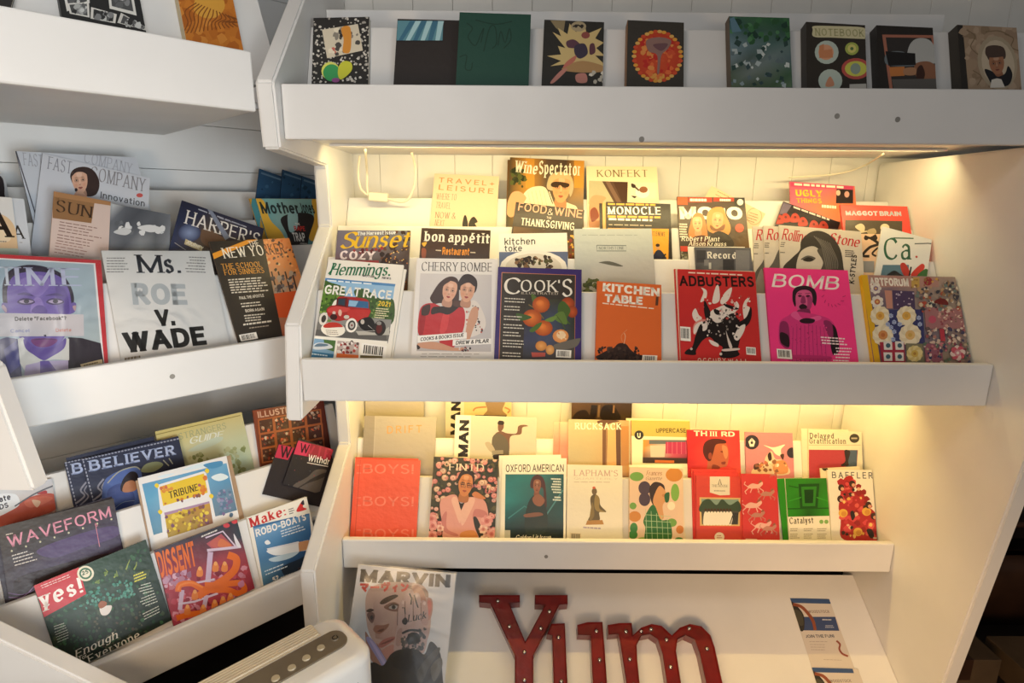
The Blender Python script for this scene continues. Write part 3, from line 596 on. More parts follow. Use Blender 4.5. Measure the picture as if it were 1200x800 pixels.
for i, (dx, dd, lab) in enumerate(((-24, 1, 'lowest copy behind the red magazine with the burning bull'), (-13, 5.3, 'middle copy behind the red magazine with the burning bull'))):
    Mag('m1', 'e8', (52+dx, 58+i*2), (530+dx, 62), (68+dx, 640), d=dd, th=4, paper='e0d2c0' if i else 'c8352f', label=lab, group=G1).done()
m = Mag('m1', 'e8', (50, 55), (532, 70), (68, 635), d=9.6, th=4, paper='c42f2e', label='red magazine with a black charging bull in flames', group=G1)
m.lines('f0d8c8', 115, 76, 470, 92, 1, wd=8).t('ADBUSTERS', 62, 160, 528, 166, 66, 'bold', '251412')
W_, K_ = 'e4d8d0', '1e1514'
for q in ((190, 260, 210, 200, 195, 170, 230, 190, 225, 240), (265, 265, 285, 170, 305, 160, 310, 250), (315, 255, 345, 200, 388, 170, 370, 240, 330, 275), (140, 330, 160, 300, 180, 340, 200, 360, 180, 390, 150, 370), (455, 300, 470, 250, 500, 230, 480, 280, 500, 300, 470, 380), (405, 290, 415, 255, 432, 280, 425, 310)): m.b(W_, *q)
m.b('d88a80', 150, 400, 190, 370, 230, 380, 170, 460, 145, 450).b(W_, 155, 410, 190, 385, 180, 430, 150, 460)
m.b(K_, 215, 250, 240, 290, 260, 330, 290, 350, 240, 390, 215, 330).b(K_, 505, 290, 512, 340, 490, 400, 430, 430, 380, 400, 440, 380, 480, 350)
m.b(K_, 190, 400, 240, 370, 320, 350, 390, 340, 440, 390, 440, 480, 425, 560, 435, 590, 380, 610, 310, 600, 330, 545, 290, 520, 250, 480, 205, 500, 165, 560, 160, 590, 95, 585, 105, 560, 140, 540, 160, 470)
m.b(W_, 255, 320, 300, 295, 345, 280, 420, 300, 400, 330, 370, 350, 330, 380, 290, 390, 260, 360).b(K_, 275, 305, 310, 315, 300, 340, 280, 330).b(K_, 340, 270, 430, 300, 400, 308, 350, 290).b(K_, 330, 370, 400, 330, 420, 400, 390, 480, 350, 430).b(W_, 300, 340, 340, 320, 325, 370, 300, 380)
m.b(W_, 430, 420, 470, 400, 460, 450, 425, 500, 400, 480).b('d8c8c0', 350, 440, 365, 480, 390, 540, 370, 540).b(W_, 210, 400, 235, 390, 230, 430, 205, 440).b(W_, 245, 495, 300, 520, 300, 540, 260, 525).b('d8c8c0', 330, 555, 425, 548, 428, 560, 340, 568)
m.spk(15, (180, 210, 520, 210, 480, 330, 150, 420), 46, 3, 11, 'e4d8d0 d8b8b0 c42f2e e8dcd4 b84a44').spk(5, (250, 300, 440, 300, 440, 480, 220, 470), 70, 3, 10, 'e8dcd4 1e1514 8c807a 1e1514 b8aca6').e('c8bcb4', 134, 553, 8).e('d8ccc4', 318, 585, 9)
m.bar(60, 412, 128, 418, 62, 500).bar(475, 540, 535, 545, 478, 588).t('OCCUPY', 175, 640, 350, 640, 30, 'wide', 'f0d8c8').t('WALL', 365, 642, 490, 642, 26, 'wide', 'f0d8c8')
m.done()
m = Mag('m1', 'e8', (590, 42), (1112, 65), (645, 640), d=1, th=6, paper='f23d88', spine='e03078', label='hot pink magazine with a shouting woman in a buttoned dress', group=G1)
m.t('BOMB', 636, 165, 1050, 184, 84, 'ital', 'f6e6e4')
m.b('2a1a24', 766, 215, 772, 185, 795, 165, 850, 158, 900, 178, 918, 225, 908, 285, 880, 250, 800, 230, 785, 290, 768, 255)
m.b('d0588c', 788, 215, 810, 190, 850, 184, 882, 200, 892, 250, 878, 300, 842, 330, 805, 318, 788, 270).b('a83a70', 860, 215, 890, 240, 880, 300, 850, 325, 860, 270).b('4c1c38', 800, 222, 812, 214, 826, 222, 812, 230).b('4c1c38', 848, 224, 862, 215, 876, 222, 862, 231).ln('6c2848', 4, 798, 206, 826, 208).ln('6c2848', 4, 846, 208, 878, 204).b('2a121e', 808, 285, 830, 272, 856, 285, 850, 303, 815, 303).b('8c3060', 825, 225, 842, 225, 848, 265, 818, 265).b('7c2a54', 800, 310, 870, 305, 870, 350, 800, 345)
m.b('d2387e', 680, 430, 690, 380, 740, 345, 790, 320, 920, 340, 1000, 370, 1040, 430, 1060, 560, 1010, 600, 990, 640, 760, 640, 740, 545, 685, 520)
m.b('8c2a5c', 690, 390, 740, 400, 745, 545, 690, 515).b('2a141e', 690, 450, 740, 470, 745, 540, 695, 515).b('1e1218', 1000, 400, 1040, 430, 1058, 560, 1020, 590, 1000, 500).b('8c2a5c', 960, 380, 1010, 390, 1020, 480, 990, 470)
m.b('e45a98', 755, 340, 790, 318, 835, 365, 930, 345, 940, 370, 850, 390, 790, 370).b('2a1420', 810, 375, 850, 360, 905, 370, 890, 392, 830, 392)
for i in range(9): m.ln('9c2a60', 3, 770+i*24, 395+abs(4-i)*6, 764+i*27, 640)
m.spk(9, (740, 400, 990, 400, 1000, 630, 770, 630), 60, 2, 5, 'a82c66 e04888 7c2450').b('b83070', 770, 590, 990, 600, 985, 620, 775, 612)
m.lines('f4dce0', 942, 480, 1115, 492, 3, dx=4, dy=18, wd=8).lines('f4dce0', 1020, 548, 1135, 552, 5, dx=-4, dy=19, wd=8, right=True)
for i, a in enumerate((200, 170, 140, 115, 95, 75, 55, 30, 5)): m.ln('b02a62', 4, 1022+75*math.cos(math.radians(a)), 215+78*math.sin(math.radians(a)), 1022+58*math.cos(math.radians(a+8)), 215+62*math.sin(math.radians(a+8)))
m.bar(666, 552, 758, 558, 672, 612).done()
m = Mag('m1', 'e7', (78, 362), (536, 384), (148, 785), d=1, th=13, paper='8a7068', spine='d9a41e', label='thick magazine with a yellow spine and patchwork quilt cover', group=G1)
rnd = random.Random(4)
m.full('b8a498 9c7c78 a08c80', '4c4468 8c7c78 948478', '4c4468 6c6478 8c7c74', '8c5c64 948468 8c6864')
m.p('d8a820', 76, 362, 106, 366, 168, 785, 140, 785)
m.p('a88078', 110, 368, 440, 380, 440, 425, 115, 425).t('ARTFORUM', 120, 418, 302, 422, 38, 'black', 'ece4da').p('b89850', 312, 380, 350, 380, 350, 428, 312, 428).e('8c2434', 390, 398, 20).spk(1, (312, 382, 440, 384, 440, 426, 312, 428), 20, 4, 8, 'c8a04c d8c8b0 8c6a3c')
m.p('4a3a5c', 222, 440, 325, 445, 330, 530, 228, 528).spk(2, (225, 445, 325, 448, 325, 525, 230, 525), 16, 3, 5, 'b8a8c0 c8b8c0').p('c08878', 186, 440, 220, 442, 224, 525, 196, 525)
m.flower('e4dcd0 d8d0c8 b86a48 d8b068', 152, 494, 30).flower('e4dcd0 d8d0c8 8a6a88 d8b068', 145, 432, 26)
m.p('34386a', 132, 530, 365, 530, 375, 690, 150, 690)
for x, y, r, c in ((165, 560, 46, 'e8dcc0 dccfb0 d8a850 c88a3c'), (288, 560, 46, 'e8dcc0 dccfb0 d8a850 c89a4c'), (178, 650, 50, 'e8dcc0 dccfb0 c88850 b86a3c'), (305, 650, 52, 'e8dcc0 dccfb0 d8b070 c8a050')): m.flower(c, x, y, r, 12)
for x, y in ((215, 560), (230, 590), (200, 600), (345, 570), (230, 635), (225, 670), (350, 600), (215, 615), (255, 600)): m.flower('98a8d0 b0bcd8 5868a0 e0e0e0', x, y, 11, 6)
m.p('9c6c70', 370, 520, 560, 528, 570, 620, 378, 622).e('b85068', 408, 578, 18).spk(3, (430, 525, 550, 530, 560, 620, 440, 620), 60, 4, 9, 'b88078 d8c0b0 8c4450 c89890 7c6458')
m.spk(4, (335, 440, 535, 388, 550, 530, 340, 545), 110, 5, 12, '5c5458 c8b8a0 8c6c50 3c3c48 d8ccb8 a84838 6c7c78 b09070').b('6c1e20', 415, 500, 440, 480, 470, 485, 480, 510)
m.spk(6, (380, 620, 570, 620, 600, 690, 380, 690), 70, 5, 11, '8c5058 c8b0a0 5c4c50 a87870 d8c8b8 44405c').p('b03848', 440, 622, 462, 622, 468, 680, 446, 680)
m.p('9c2c40', 160, 684, 275, 686, 280, 785, 172, 785)
for x in (198, 252):
    for y in (700, 752): m.p('d8d4d0', x-20, y-20, x+20, y-19, x+22, y+20, x-17, y+20).e('3c5c6c', x+2, y, 11)
m.p('78745c', 282, 690, 362, 692, 370, 785, 290, 785).flower('d8c890 ccb878 c8a850 a87c38', 324, 738, 38, 12)
m.p('8c5464', 370, 690, 450, 692, 458, 785, 376, 785).spk(7, (370, 690, 600, 690, 612, 782, 376, 785), 90, 5, 11, '34385c b87078 d0b8b0 7c3c4c a89880 5c6c5c').flower('b85060 d8c0b8 c0808c e0d0c8', 525, 735, 36, 8)
m.done()
# ------------------------------------------------------------------ middle tier, second row
G2 = 'magazines in the second row of the lit middle tier'
m = Mag('m2', 'b1', (220, 478), (628, 480), d=1, th=6, paper='5a4c50', label='home magazine with yellow title and an autumn tree, behind the hot rod magazine', group=G2)
m.full('6c6878 7c7c8a 6a6c72', '6c6070 6c6468 4a3c38', '8a5c5c 4c3c3c 3c2a24', '5c3c34 40302a 3a2a22', '4a342c 3c2c24 3a2a20')
m.spk(3, (470, 480, 630, 480, 640, 800, 460, 800), 70, 8, 22, '3a2820 4c3428 5c3c2c 2c1e1a').spk(4, (480, 600, 630, 560, 640, 800, 480, 800), 35, 3, 5, 'd8a850 c87838 e0c890')
m.t('S', 224, 578, 306, 580, 92, 'script', 'd9b02c').t('unset', 305, 578, 618, 572, 92, 'script', 'd9b02c').t('The Harvest Issue', 330, 508, 545, 500, 22, 'bold', 'd8dce0').t('COZY', 230, 640, 425, 645, 48, 'heavy', 'e6d8dc').spk(5, (300, 585, 470, 575, 460, 600, 320, 610), 12, 5, 12, '7c2c30 5c2428 94383a').p('a03c40', 230, 648, 450, 648, 450, 664, 230, 664)
m.done()
m = Mag('m2', 'b1', (692, 465), (1078, 478), d=1, th=6, paper='3a2c26', label='dark food magazine with a white lowercase title behind the two women cover', group=G2)
m.full('3c2e28 40312a 3a2c26', '4a3228 3c2e28 40322a', '4c3428 44342a 3c2e28').t('bon appétit', 706, 538, 1072, 552, 56, 'serifbold', 'efe8dc').t('Restaurant', 806, 615, 958, 620, 44, 'bold', 'e0922c').lines('d8ccb8', 770, 590, 800, 592, 1, wd=6).lines('d8ccb8', 965, 602, 1005, 604, 1, wd=6).b('d8a83c', 692, 550, 720, 545, 705, 570).b('8c4c34', 692, 580, 715, 585, 712, 630, 692, 630)
m.done()
m = Mag('m2', 'b3', (118, 497), (500, 492), d=1, th=6, paper='e9e6df', label='white magazine with a bowl of herbs behind the purple orange-painting magazine', group=G2)
m.t('kitchen', 150, 560, 322, 558, 40, 'sans', '2a2a2c').t('toke', 150, 598, 248, 596, 38, 'sans', '2a2a2c').p('5c6888', 112, 600, 505, 598, 505, 720, 110, 720).e('e4e0da', 312, 690, 190, 100).e('cfc9c0', 312, 690, 160, 82).spk(3, (215, 640, 400, 620, 420, 690, 205, 690), 55, 7, 16, '3c3028 5c4838 2c2420 7c6048 4c4c30')
m.done()
m = Mag('m2', 'b3', (540, 470), (975, 468), d=1, th=6, paper='b9c0c2', label='pale blue-grey magazine with a misty landscape and small boxed title', group=G2)
m.full('b4bec2 b8c0c4 b6bec2', 'b8c0c2 bcc2c2 b8bebe', 'aeb2b2 b0b0b0 b0aeac', 'a8a6a4 a4a09c a8a4a0', '6c6c50 74705c 7c7868', '4c4c34 5c5840 6c6450')
m.ln('5c666a', 4, 668, 562, 833, 564, 833, 594, 668, 594, 668, 562).t('NORTHSTONE', 680, 586, 822, 586, 17, 'serif', '4c565a').lines('98a2a6', 585, 505, 920, 505, 1, wd=4).b('5c5c58', 680, 658, 740, 652, 815, 678, 780, 680, 700, 664).spk(4, (600, 760, 680, 750, 680, 860, 590, 860), 25, 8, 20, '4c5430 3c4428 5c6038')
m.done()
m = Mag('m2', 'b5', (198, 537), (560, 540), d=.8, th=3, label='white copy behind the grey street-photo magazine', group=G2).done()
m = Mag('m2', 'b5', (240, 540), (597, 546), d=4.1, th=5, paper='5c5c60', label='grey magazine with a dark street photograph behind the burning bull', group=G2)
m.full('5c5c62 60606a 54545a 64646a', '4c4c50 6c6c70 484850 606068', '58585c 44444a 505056 5c5c62', '48484c 505056 44444a 545458').t('Record', 322, 612, 505, 615, 42, 'serifbold', 'e8e4dc').p('3c3c42', 250, 560, 310, 562, 308, 640, 252, 640).p('78787c', 300, 620, 330, 620, 330, 660, 300, 660).p('34343a', 420, 620, 490, 622, 490, 690, 420, 690).p('b8b8b4', 330, 640, 345, 640, 345, 680, 330, 680).p('74747a', 500, 560, 590, 562, 590, 690, 500, 690)
m.done()
GS = 'fanned copies of the magazine with a long-haired man'
for i, (x, y, x2) in enumerate(((610, 408, 1010), (678, 404, 1080), (780, 400, 1300))):
    m = Mag('m2', 'b5', (x, y), (x2, y+(42 if i == 2 else 25)), d=9.8+i*5.2, th=4.5, paper='c6bdb2', label=('leftmost of three fanned copies of the long-haired man magazine, mostly covered', 'middle of three fanned copies of the long-haired man magazine, mostly covered', 'grey magazine with a long-haired man above the pink shouting woman')[i], group=GS)
    o = x-780
    if i < 2: m.t('Rolling Stone', x+20, y+88, x2-20, y+118, 70, 'script', 'b5262e')
    m.lines('4c4846', x+10, y+112, x+42, y+113, 3, dx=-2, dy=12, wd=6).lines('4c4846', x+4, y+175, x+40, y+176, 1, wd=6)
    if i < 2: m.b('5c5854', x+10, 720, x+60, 640, x+110, 560, x+110, 860, x-10, 860).b('8c8680', x+20, 760, x+60, 680, x+70, 860, x, 860)
    else:
        m.t('Rolling', 795, 492, 955, 515, 72, 'script', 'b5262e').t('Stone', 1095, 512, 1285, 542, 66, 'script', 'b5262e')
        m.b('6c6862', 760, 800, 800, 690, 860, 650, 900, 700, 880, 900, 760, 900)
        m.b('3a3633', 800, 680, 860, 610, 910, 560, 920, 500, 980, 445, 1050, 440, 1120, 480, 1170, 560, 1190, 680, 1200, 800, 820, 800)
        m.b('bdb5ac', 890, 690, 905, 590, 950, 545, 1010, 540, 1060, 600, 1040, 690, 960, 740).b('55504c', 915, 620, 960, 595, 1010, 610, 990, 628, 950, 622).b('2a2624', 930, 625, 965, 605, 1000, 622, 970, 635).b('4c4844', 1020, 560, 1080, 560, 1110, 640, 1100, 760, 1010, 760, 1060, 650)
        for k in range(8): m.ln('6c6762', 5, 1000+k*14, 470+k*6, 1050+k*14, 540+k*12, 1080+k*10, 680, smooth=True)
        m.z('b7'); m.lines('4c4846', 268, 415, 330, 420, 4, dx=0, dy=10, wd=5).t('K-STYLES', 315, 590, 330, 440, 26, 'bold', '2e2a28')
    m.done()
m = Mag('m2', 'b7', (335, 328), (600, 332), d=0.5, th=4, paper='dcb898', label='peach magazine with black curling ornaments behind the folded-over white one', group=G2)
m.ln('2c2420', 12, 370, 340, 400, 350, 430, 335, smooth=True).ln('2c2420', 14, 400, 350, 440, 380, 395, 400, 360, 440, 395, 445, smooth=True).ln('2c2420', 10, 440, 400, 410, 430, 430, 445, smooth=True).e('2c2420', 378, 350, 12).e('2c2420', 425, 350, 12).p('8c8c8c', 345, 470, 420, 470, 420, 530, 340, 530).b('6c4428', 310, 600, 360, 580, 360, 640, 330, 650)
m.done()
m = Mag('m2', 'b7', (462, 326), (905, 372), (352, 600), d=7, th=5, paper='d4d6d8', label='white design magazine with a green lowercase title, slumped against the right panel', group=G2)
m.t('Ca', 470, 462, 610, 462, 112, 'serifital', '2e5c48').ln('2e5c48', 6, 520, 350, 625, 352).e('b03a38', 640, 448, 6).ln('5c6468', 6, 630, 380, 700, 378, 800, 388, 860, 400).p('54748a', 465, 490, 600, 490, 600, 560, 450, 560).b('22262c', 480, 560, 520, 520, 560, 540, 600, 560).b('b03430', 555, 490, 580, 482, 610, 540, 575, 545).b('c03a34', 610, 540, 665, 485, 682, 505, 640, 560).b('3a6a3c', 640, 555, 690, 510, 720, 560)
m.ln('1e2024', 8, 600, 560, 612, 500)
m.done()
# ------------------------------------------------------------------ middle tier, third and fourth rows
G3 = 'magazines in the third row of the lit middle tier'
m = Mag('m3', 'b3', (215, 318), (598, 366), (190, 500), d=1, th=6, paper='2c211c', label='dark food magazine with pink capitals tilted in front of the sunglasses cover', group=G3)
m.t('FOOD', 225, 366, 384, 386, 46, 'sans', 'd89a80').t('&', 390, 390, 420, 394, 36, 'light', 'd8c8b8').t('WINE', 428, 392, 585, 410, 46, 'sans', 'd89a80').t('THE', 385, 412, 412, 416, 12, 'sans', 'd8c8b8').t('THANKSGIVING', 240, 448, 540, 478, 42, 'serifbold', 'e6dccc').lines('d8c8b8', 365, 475, 410, 482, 1, wd=8).grid((200, 455, 590, 495, 590, 640, 190, 600), ['5c4028 3a2a20 2c211c', '6c4a28 4a3422 5c4028', '7c5428 4a3422 8c6430']).spk(4, (490, 500, 540, 500, 540, 640, 490, 640), 20, 5, 12, 'b8823c d8a850 5c3c20 7c2c20')
m.done()
for i, x in enumerate((683, 700)):
    Mag('m3', 'b3', (x, 326-i*3), (x+350, 330), d=.8+i*4, th=3.6, paper='c8a060' if i else '201c1c', label=('back copy of the black business magazine with a yellow panel, a thin edge at left', 'middle copy of the black business magazine with a yellow panel, a thin edge at left')[i], group=G3).done()
m = Mag('m3', 'b3', (722, 318), (1081, 330), d=8.9, th=4, paper='231f20', label='black business magazine with a yellow panel and a seated man below its title', group=G3)
m.t('MONOCLE', 730, 388, 1028, 390, 44, 'serifbold', 'efe9de').lines('d89a3c', 730, 330, 1020, 336, 1, wd=10).lines('e0a440', 730, 400, 1050, 406, 1, wd=11).lines('efe9de', 735, 415, 1050, 424, 1, wd=11, seed=4).lines('b8a890', 735, 446, 1050, 454, 1, wd=5).p('d9982c', 730, 465, 1072, 470, 1070, 640, 730, 640).t('IT IS NEWS', 980, 508, 1050, 512, 24, 'serifbold', '5c3c18').e('c08a60', 1010, 572, 11, 15).b('1e2440', 985, 640, 1000, 595, 1025, 590, 1050, 620, 1055, 640).e('2a1a14', 1010, 562, 12, 9).ln('1a1a1c', 8, 1035, 640, 1055, 610)
m.done()
m = Mag('m3', 'b5', (128, 220), (558, 226), d=1, th=6, paper='3c3028', label='music magazine with a white title above a blond couple', group=G3)
m.full('5c3c2c 4c3a30 3c3028', '4c4034 3c3028 54402c', '3c3430 44362c 6c5030', '383430 403630 4c3c2c').p('c85430', 130, 222, 195, 224, 195, 272, 130, 270).p('b83a2c', 200, 225, 350, 226, 350, 255, 200, 254).lines('efe4d4', 210, 240, 330, 242, 1, wd=16).p('b83a2c', 360, 226, 490, 228, 490, 250, 360, 250).lines('efe4d4', 400, 240, 480, 242, 1, wd=14).p('2c2c2c', 495, 228, 555, 228, 555, 290, 495, 290).e('d8d0c4', 530, 255, 20)
m.t('MOJO', 145, 362, 548, 366, 82, 'black', 'efe8da')
m.b('b87840', 205, 480, 215, 380, 240, 330, 275, 325, 300, 350, 320, 440, 310, 500).b('c88a48', 320, 420, 320, 330, 360, 290, 420, 290, 440, 340, 470, 420, 440, 470, 350, 450)
m.face(258, 395, 66, 92, -4, 'dfa878', 'b87840', 'none', 'b0503c').face(385, 375, 76, 108, 4, 'd89c68', 'c88a48', 'none', 'a85a40').b('7c4c28', 340, 400, 380, 425, 430, 395, 425, 430, 385, 440, 345, 430)
m.b('c88a48', 322, 400, 330, 320, 370, 290, 420, 300, 445, 380, 430, 330, 380, 305, 345, 330).b('2c2420', 320, 540, 340, 470, 400, 440, 470, 480, 480, 540).b('4c2c24', 205, 540, 230, 480, 310, 470, 320, 540).e('c8503c', 525, 420, 28).lines('e8dcc8', 140, 395, 200, 397, 6, dy=16, wd=9).t('Robert Plant', 155, 502, 398, 505, 30, 'serifital', 'f0e8d8').t('Alison Krauss', 200, 532, 440, 535, 28, 'serifital', 'f0e8d8').p('b83a2c', 130, 535, 195, 536, 195, 570, 130, 568).spk(2, (130, 570, 200, 570, 200, 620, 130, 620), 14, 6, 13, '3c3c38 8c8c80 5c5848')
m.done()
m = Mag('m4', 'b5', (350, 148), (690, 330), (250, 330), d=1, th=1, paper='dcc9a8', name='leaflet', cat='leaflet', label='tilted tan leaflet peeking out behind the blond couple magazine', group=None)
m.lines('a08868', 385, 185, 470, 228, 2, dx=-12, dy=20, wd=5).e('c8a888', 620, 345, 50, 55).e('dcc9a8', 620, 345, 44, 49).lines('a07c60', 590, 320, 650, 340, 4, dx=-6, dy=16, wd=6)
m.done()
m = Mag('m4', 'b7', (-20, 56), (318, 80), d=7, th=5, paper='d8707c', label='pink and orange music zine at the top of the right-hand stack', group='magazines in the top row of the lit middle tier')
m.z('b5'); m.lines('f4e4d0', 875, 140, 1180, 165, 1, wd=14).full('cc5c78 d0607c d8685c', 'd86a78 dc8058 d87848', 'c86088 d87860 d08040', 'c85c80 d07050 c86a48').p('c8486c', 852, 128, 1250, 150, 1250, 175, 852, 155).lines('f4e4d0', 875, 140, 1230, 163, 1, wd=14).t('UGLY', 885, 215, 1055, 222, 42, 'heavy', 'eabf3c').t('THINGS', 890, 258, 1052, 262, 30, 'heavy', 'eab044').p('2c2224', 1145, 170, 1250, 176, 1250, 262, 1140, 262).e('d8b8a0', 1155, 195, 14, 18).e('c8988c', 1210, 205, 16, 20).lines('f8ecd8', 1050, 280, 1180, 290, 1, wd=18)
m.done()
m = Mag('m4', 'b5', (805, 255), (1168, 378), (740, 420), d=12.5, th=4, paper='3c3038', label='dark magazine with red faces lying askew behind the long-haired man', group='magazines in the top row of the lit middle tier')
m.p('6c6278', 800, 255, 860, 275, 830, 330, 780, 330).p('2a2226', 860, 272, 1200, 380, 1200, 420, 770, 410).lines('d8c8c0', 870, 285, 1150, 385, 1, wd=12)
for x, y in ((820, 350), (880, 350), (930, 375), (1000, 395), (1060, 400), (780, 360)): m.b('b03c30', x-30, y+30, x-20, y-15, x+5, y-25, x+28, y, x+25, y+30).e('6c2420', x, y, 8)
m.done()
m = Mag('m3', 'b7', (243, 176), (592, 186), d=1, th=6, paper='d84a40', label='red-bordered magazine with a brown photo of two figures above the white design magazine', group=G3)
m.t('MAGGOT BRAIN', 272, 232, 562, 236, 24, 'black', 'b0bcc4').p('4c4438', 268, 255, 566, 262, 565, 345, 268, 345).b('c8b898', 320, 290, 350, 275, 370, 290, 365, 320, 340, 310).e('d8c8a8', 475, 296, 24, 20).b('b8a888', 455, 330, 475, 310, 505, 335).ln('c8b898', 7, 330, 325, 380, 315, 420, 325).b('a89878', 385, 310, 420, 300, 430, 325, 390, 330)
m.done()
G4 = 'magazines in the top row of the lit middle tier'
m = Mag('m4', 'b1', (765, 155), (1125, 181), (748, 462), d=1, th=4, paper='e6c3a4', label='pale peach travel magazine with a small black rider on a horse', group=G4)
m.t('TRAVEL+', 785, 208, 1098, 230, 28, 'wide', 'd88858').t('LEISURE', 785, 250, 1092, 274, 30, 'wide', 'd88858')
for i, (tx, y) in enumerate((('WHERE TO', 303), ('TRAVEL', 352), ('NOW &', 408), ('NEXT', 450))): m.t(tx, 772-i*3, y, (885, 852, 880, 815)[i], y+6, 34, 'didone', '8c7868')
m.b('241c18', 920, 460, 925, 410, 935, 392, 945, 410, 950, 460).b('241c18', 955, 460, 962, 420, 985, 402, 1005, 430, 990, 440, 1000, 462)
m.done()
m = Mag('m4', 'b3', (168, 82), (590, 90), d=.8, th=4, paper='6c5030', label='back copy of the wine magazine with a man in sunglasses, a thin edge at left', group=G4).done()
m = Mag('m4', 'b3', (182, 68), (598, 88), d=5.2, th=5, paper='6a5434', label='tall wine magazine with a silver-haired man in sunglasses at the top of the tier', group=G4)
m.full('5c4a34 c08a3c 5c4838 4c3c30 b8843c', '4c4030 b8863c 5c4c3c 5c4c40 b88a48', '3c3828 a87c3c 64543c 6c6054 7c7064', '44402c 8c6c3c 6c6050 5c5448 5c5448', '6c5030 8c7044 7c6c58 5c5448 54504c').p('c88f3c', 268, 75, 318, 78, 318, 240, 268, 240).p('c88f3c', 540, 85, 598, 88, 598, 240, 540, 240).spk(3, (185, 130, 260, 140, 260, 260, 180, 260), 30, 8, 18, '3c4028 2c3420 545c30')
m.b('b8a888', 395, 250, 395, 190, 420, 160, 470, 150, 520, 170, 538, 230, 520, 290, 500, 260).b('e6d8b8', 240, 340, 260, 270, 310, 235, 380, 240, 420, 330, 450, 310, 520, 330, 560, 360, 560, 480, 240, 480)
m.face(468, 245, 104, 150, 4, 'd89c6c', 'c8b48c', 'none', 'b06048').b('c8ae80', 395, 230, 405, 180, 450, 155, 510, 160, 535, 210, 500, 190, 440, 190).b('3c2c20', 412, 215, 440, 205, 508, 215, 508, 235, 478, 238, 462, 225, 440, 238, 414, 232).ln('efe4c8', 4, 400, 260, 430, 340, 440, 360, smooth=True)
for i in range(5): m.ln('c8b898', 3, 280+i*22, 262-i*3, 300+i*22, 345)
m.b('d8a078', 165, 330, 190, 270, 230, 260, 270, 290, 260, 320, 200, 400, 165, 390).t('Wine', 205, 150, 332, 165, 66, 'serifbold', 'f0e8d4').t('Spectator', 342, 162, 578, 172, 74, 'serifbold', 'f0e8d4')
m.done()
m = Mag('m4', 'b3', (610, 118), (1005, 122), d=1, th=6, paper='ead9b8', label='cream magazine with spaced thin capitals and a cup of coffee photo', group=G4)
m.t('KONFEKT', 670, 178, 955, 178, 40, 'didone', '7c6848').p('b8b090', 625, 200, 720, 203, 800, 310, 815, 330, 620, 330).p('5c4438', 698, 203, 842, 207, 838, 330, 770, 330).p('7c6050', 715, 203, 740, 204, 810, 330, 785, 330).p('4c3428', 760, 206, 842, 207, 838, 320, 810, 320).b('d89c78', 625, 330, 640, 290, 670, 280, 720, 295, 700, 330, 680, 460, 625, 460).b('8c4c3c', 630, 370, 660, 350, 680, 400, 640, 430).p('e2d6c0', 858, 208, 1000, 210, 1000, 300, 856, 300).e('f0e8dc', 925, 265, 40, 32).e('8c5c40', 930, 250, 24, 18).ln('5c4c3c', 10, 868, 222, 905, 255).b('3c3028', 862, 215, 885, 225, 880, 240, 864, 236).b('3c3028', 862, 285, 890, 288, 880, 298)
m.done()
# ================================================================== LOWEST TIER
H1 = 'books and magazines in the front row of the lowest tier'; H2 = 'magazines in the second row of the lowest tier'; H3 = 'magazines in the back row of the lowest tier'
Mag('l1', 'c1', (130, 320), (440, 324), (100, 728), d=1, th=5, paper='d8523c', label='second coral-orange book behind the one with repeated lettering, its top edge showing', group=H1).done()
m = Mag('l1', 'c1', (146, 324), (467, 334), (115, 728), d=7, th=8, paper='e2583e', spine='c94a34', label='coral-orange book with pale repeated lettering at the left end of the lowest tier', group=H1)
for y in (398, 558, 718): m.t('BOYS!', 190, y, 440, y+3, 48, 'sans', 'e87c66').ln('e87c66', 5, 160, y-40, 182, y-40).ln('e87c66', 5, 160, y-2, 182, y-2)
m.ln('c84a34', 4, 178, 330, 150, 730)
m.done()
m = Mag('l1', 'e1', (98, 45), (648, 52), (30, 755), d=1, th=14, paper='3c3c2c', spine='6c5444', label='magazine with a man in a pink suit among pink roses', group=H1)
m.spk(1, (90, 45, 650, 50, 640, 770, 30, 760), 120, 14, 30, '2e3222 4a4c30 3a3626 5c5438')
rnd = random.Random(3)
for i in range(230):
    x, y = rnd.uniform(35, 645), rnd.uniform(50, 755)
    if 190 < x < 520 and y > 330: continue
    r = rnd.uniform(13, 30); c = rnd.choice(('d8908c e0a49c c87470 b05c58', 'dcaca0 e8c4b4 d08c80 b86c60', 'd0807c e09c94 b8605c a04c4c', 'd8b8a0 e4ccb8 c89880 b07c64'))
    c = c.split(); m.e(c[2], x, y, r, r*.9, n=9).e(c[0], x-r*.1, y-r*.1, r*.8, r*.7, i*31, 8).e(c[1], x+r*.15, y-r*.15, r*.5, r*.4, i*17, 7).e(c[3], x, y, r*.22, n=6)
m.spk(21, (90, 45, 650, 50, 640, 330, 70, 400), 50, 7, 16, '2e3222 3a3a28 4a4c30')
m.b('d89a90', 150, 440, 190, 380, 290, 360, 330, 480, 390, 380, 520, 400, 560, 500, 560, 620, 500, 650, 440, 560, 470, 740, 200, 745, 175, 620).b('c47c78', 165, 560, 210, 500, 210, 640, 300, 690, 290, 710, 190, 670).b('e4b4a4', 250, 400, 290, 380, 330, 500, 320, 600, 280, 500).b('e4b4a4', 400, 390, 450, 400, 400, 520, 340, 620, 330, 500).b('c47c78', 430, 560, 450, 480, 540, 500, 550, 560, 470, 545).b('32302c', 435, 550, 470, 560, 520, 690, 490, 720, 450, 640)
m.p('2c2826', 300, 370, 385, 370, 332, 490).e('a89ca0', 335, 408, 20, 24).b('d08a50', 330, 680, 440, 660, 470, 740, 340, 745)
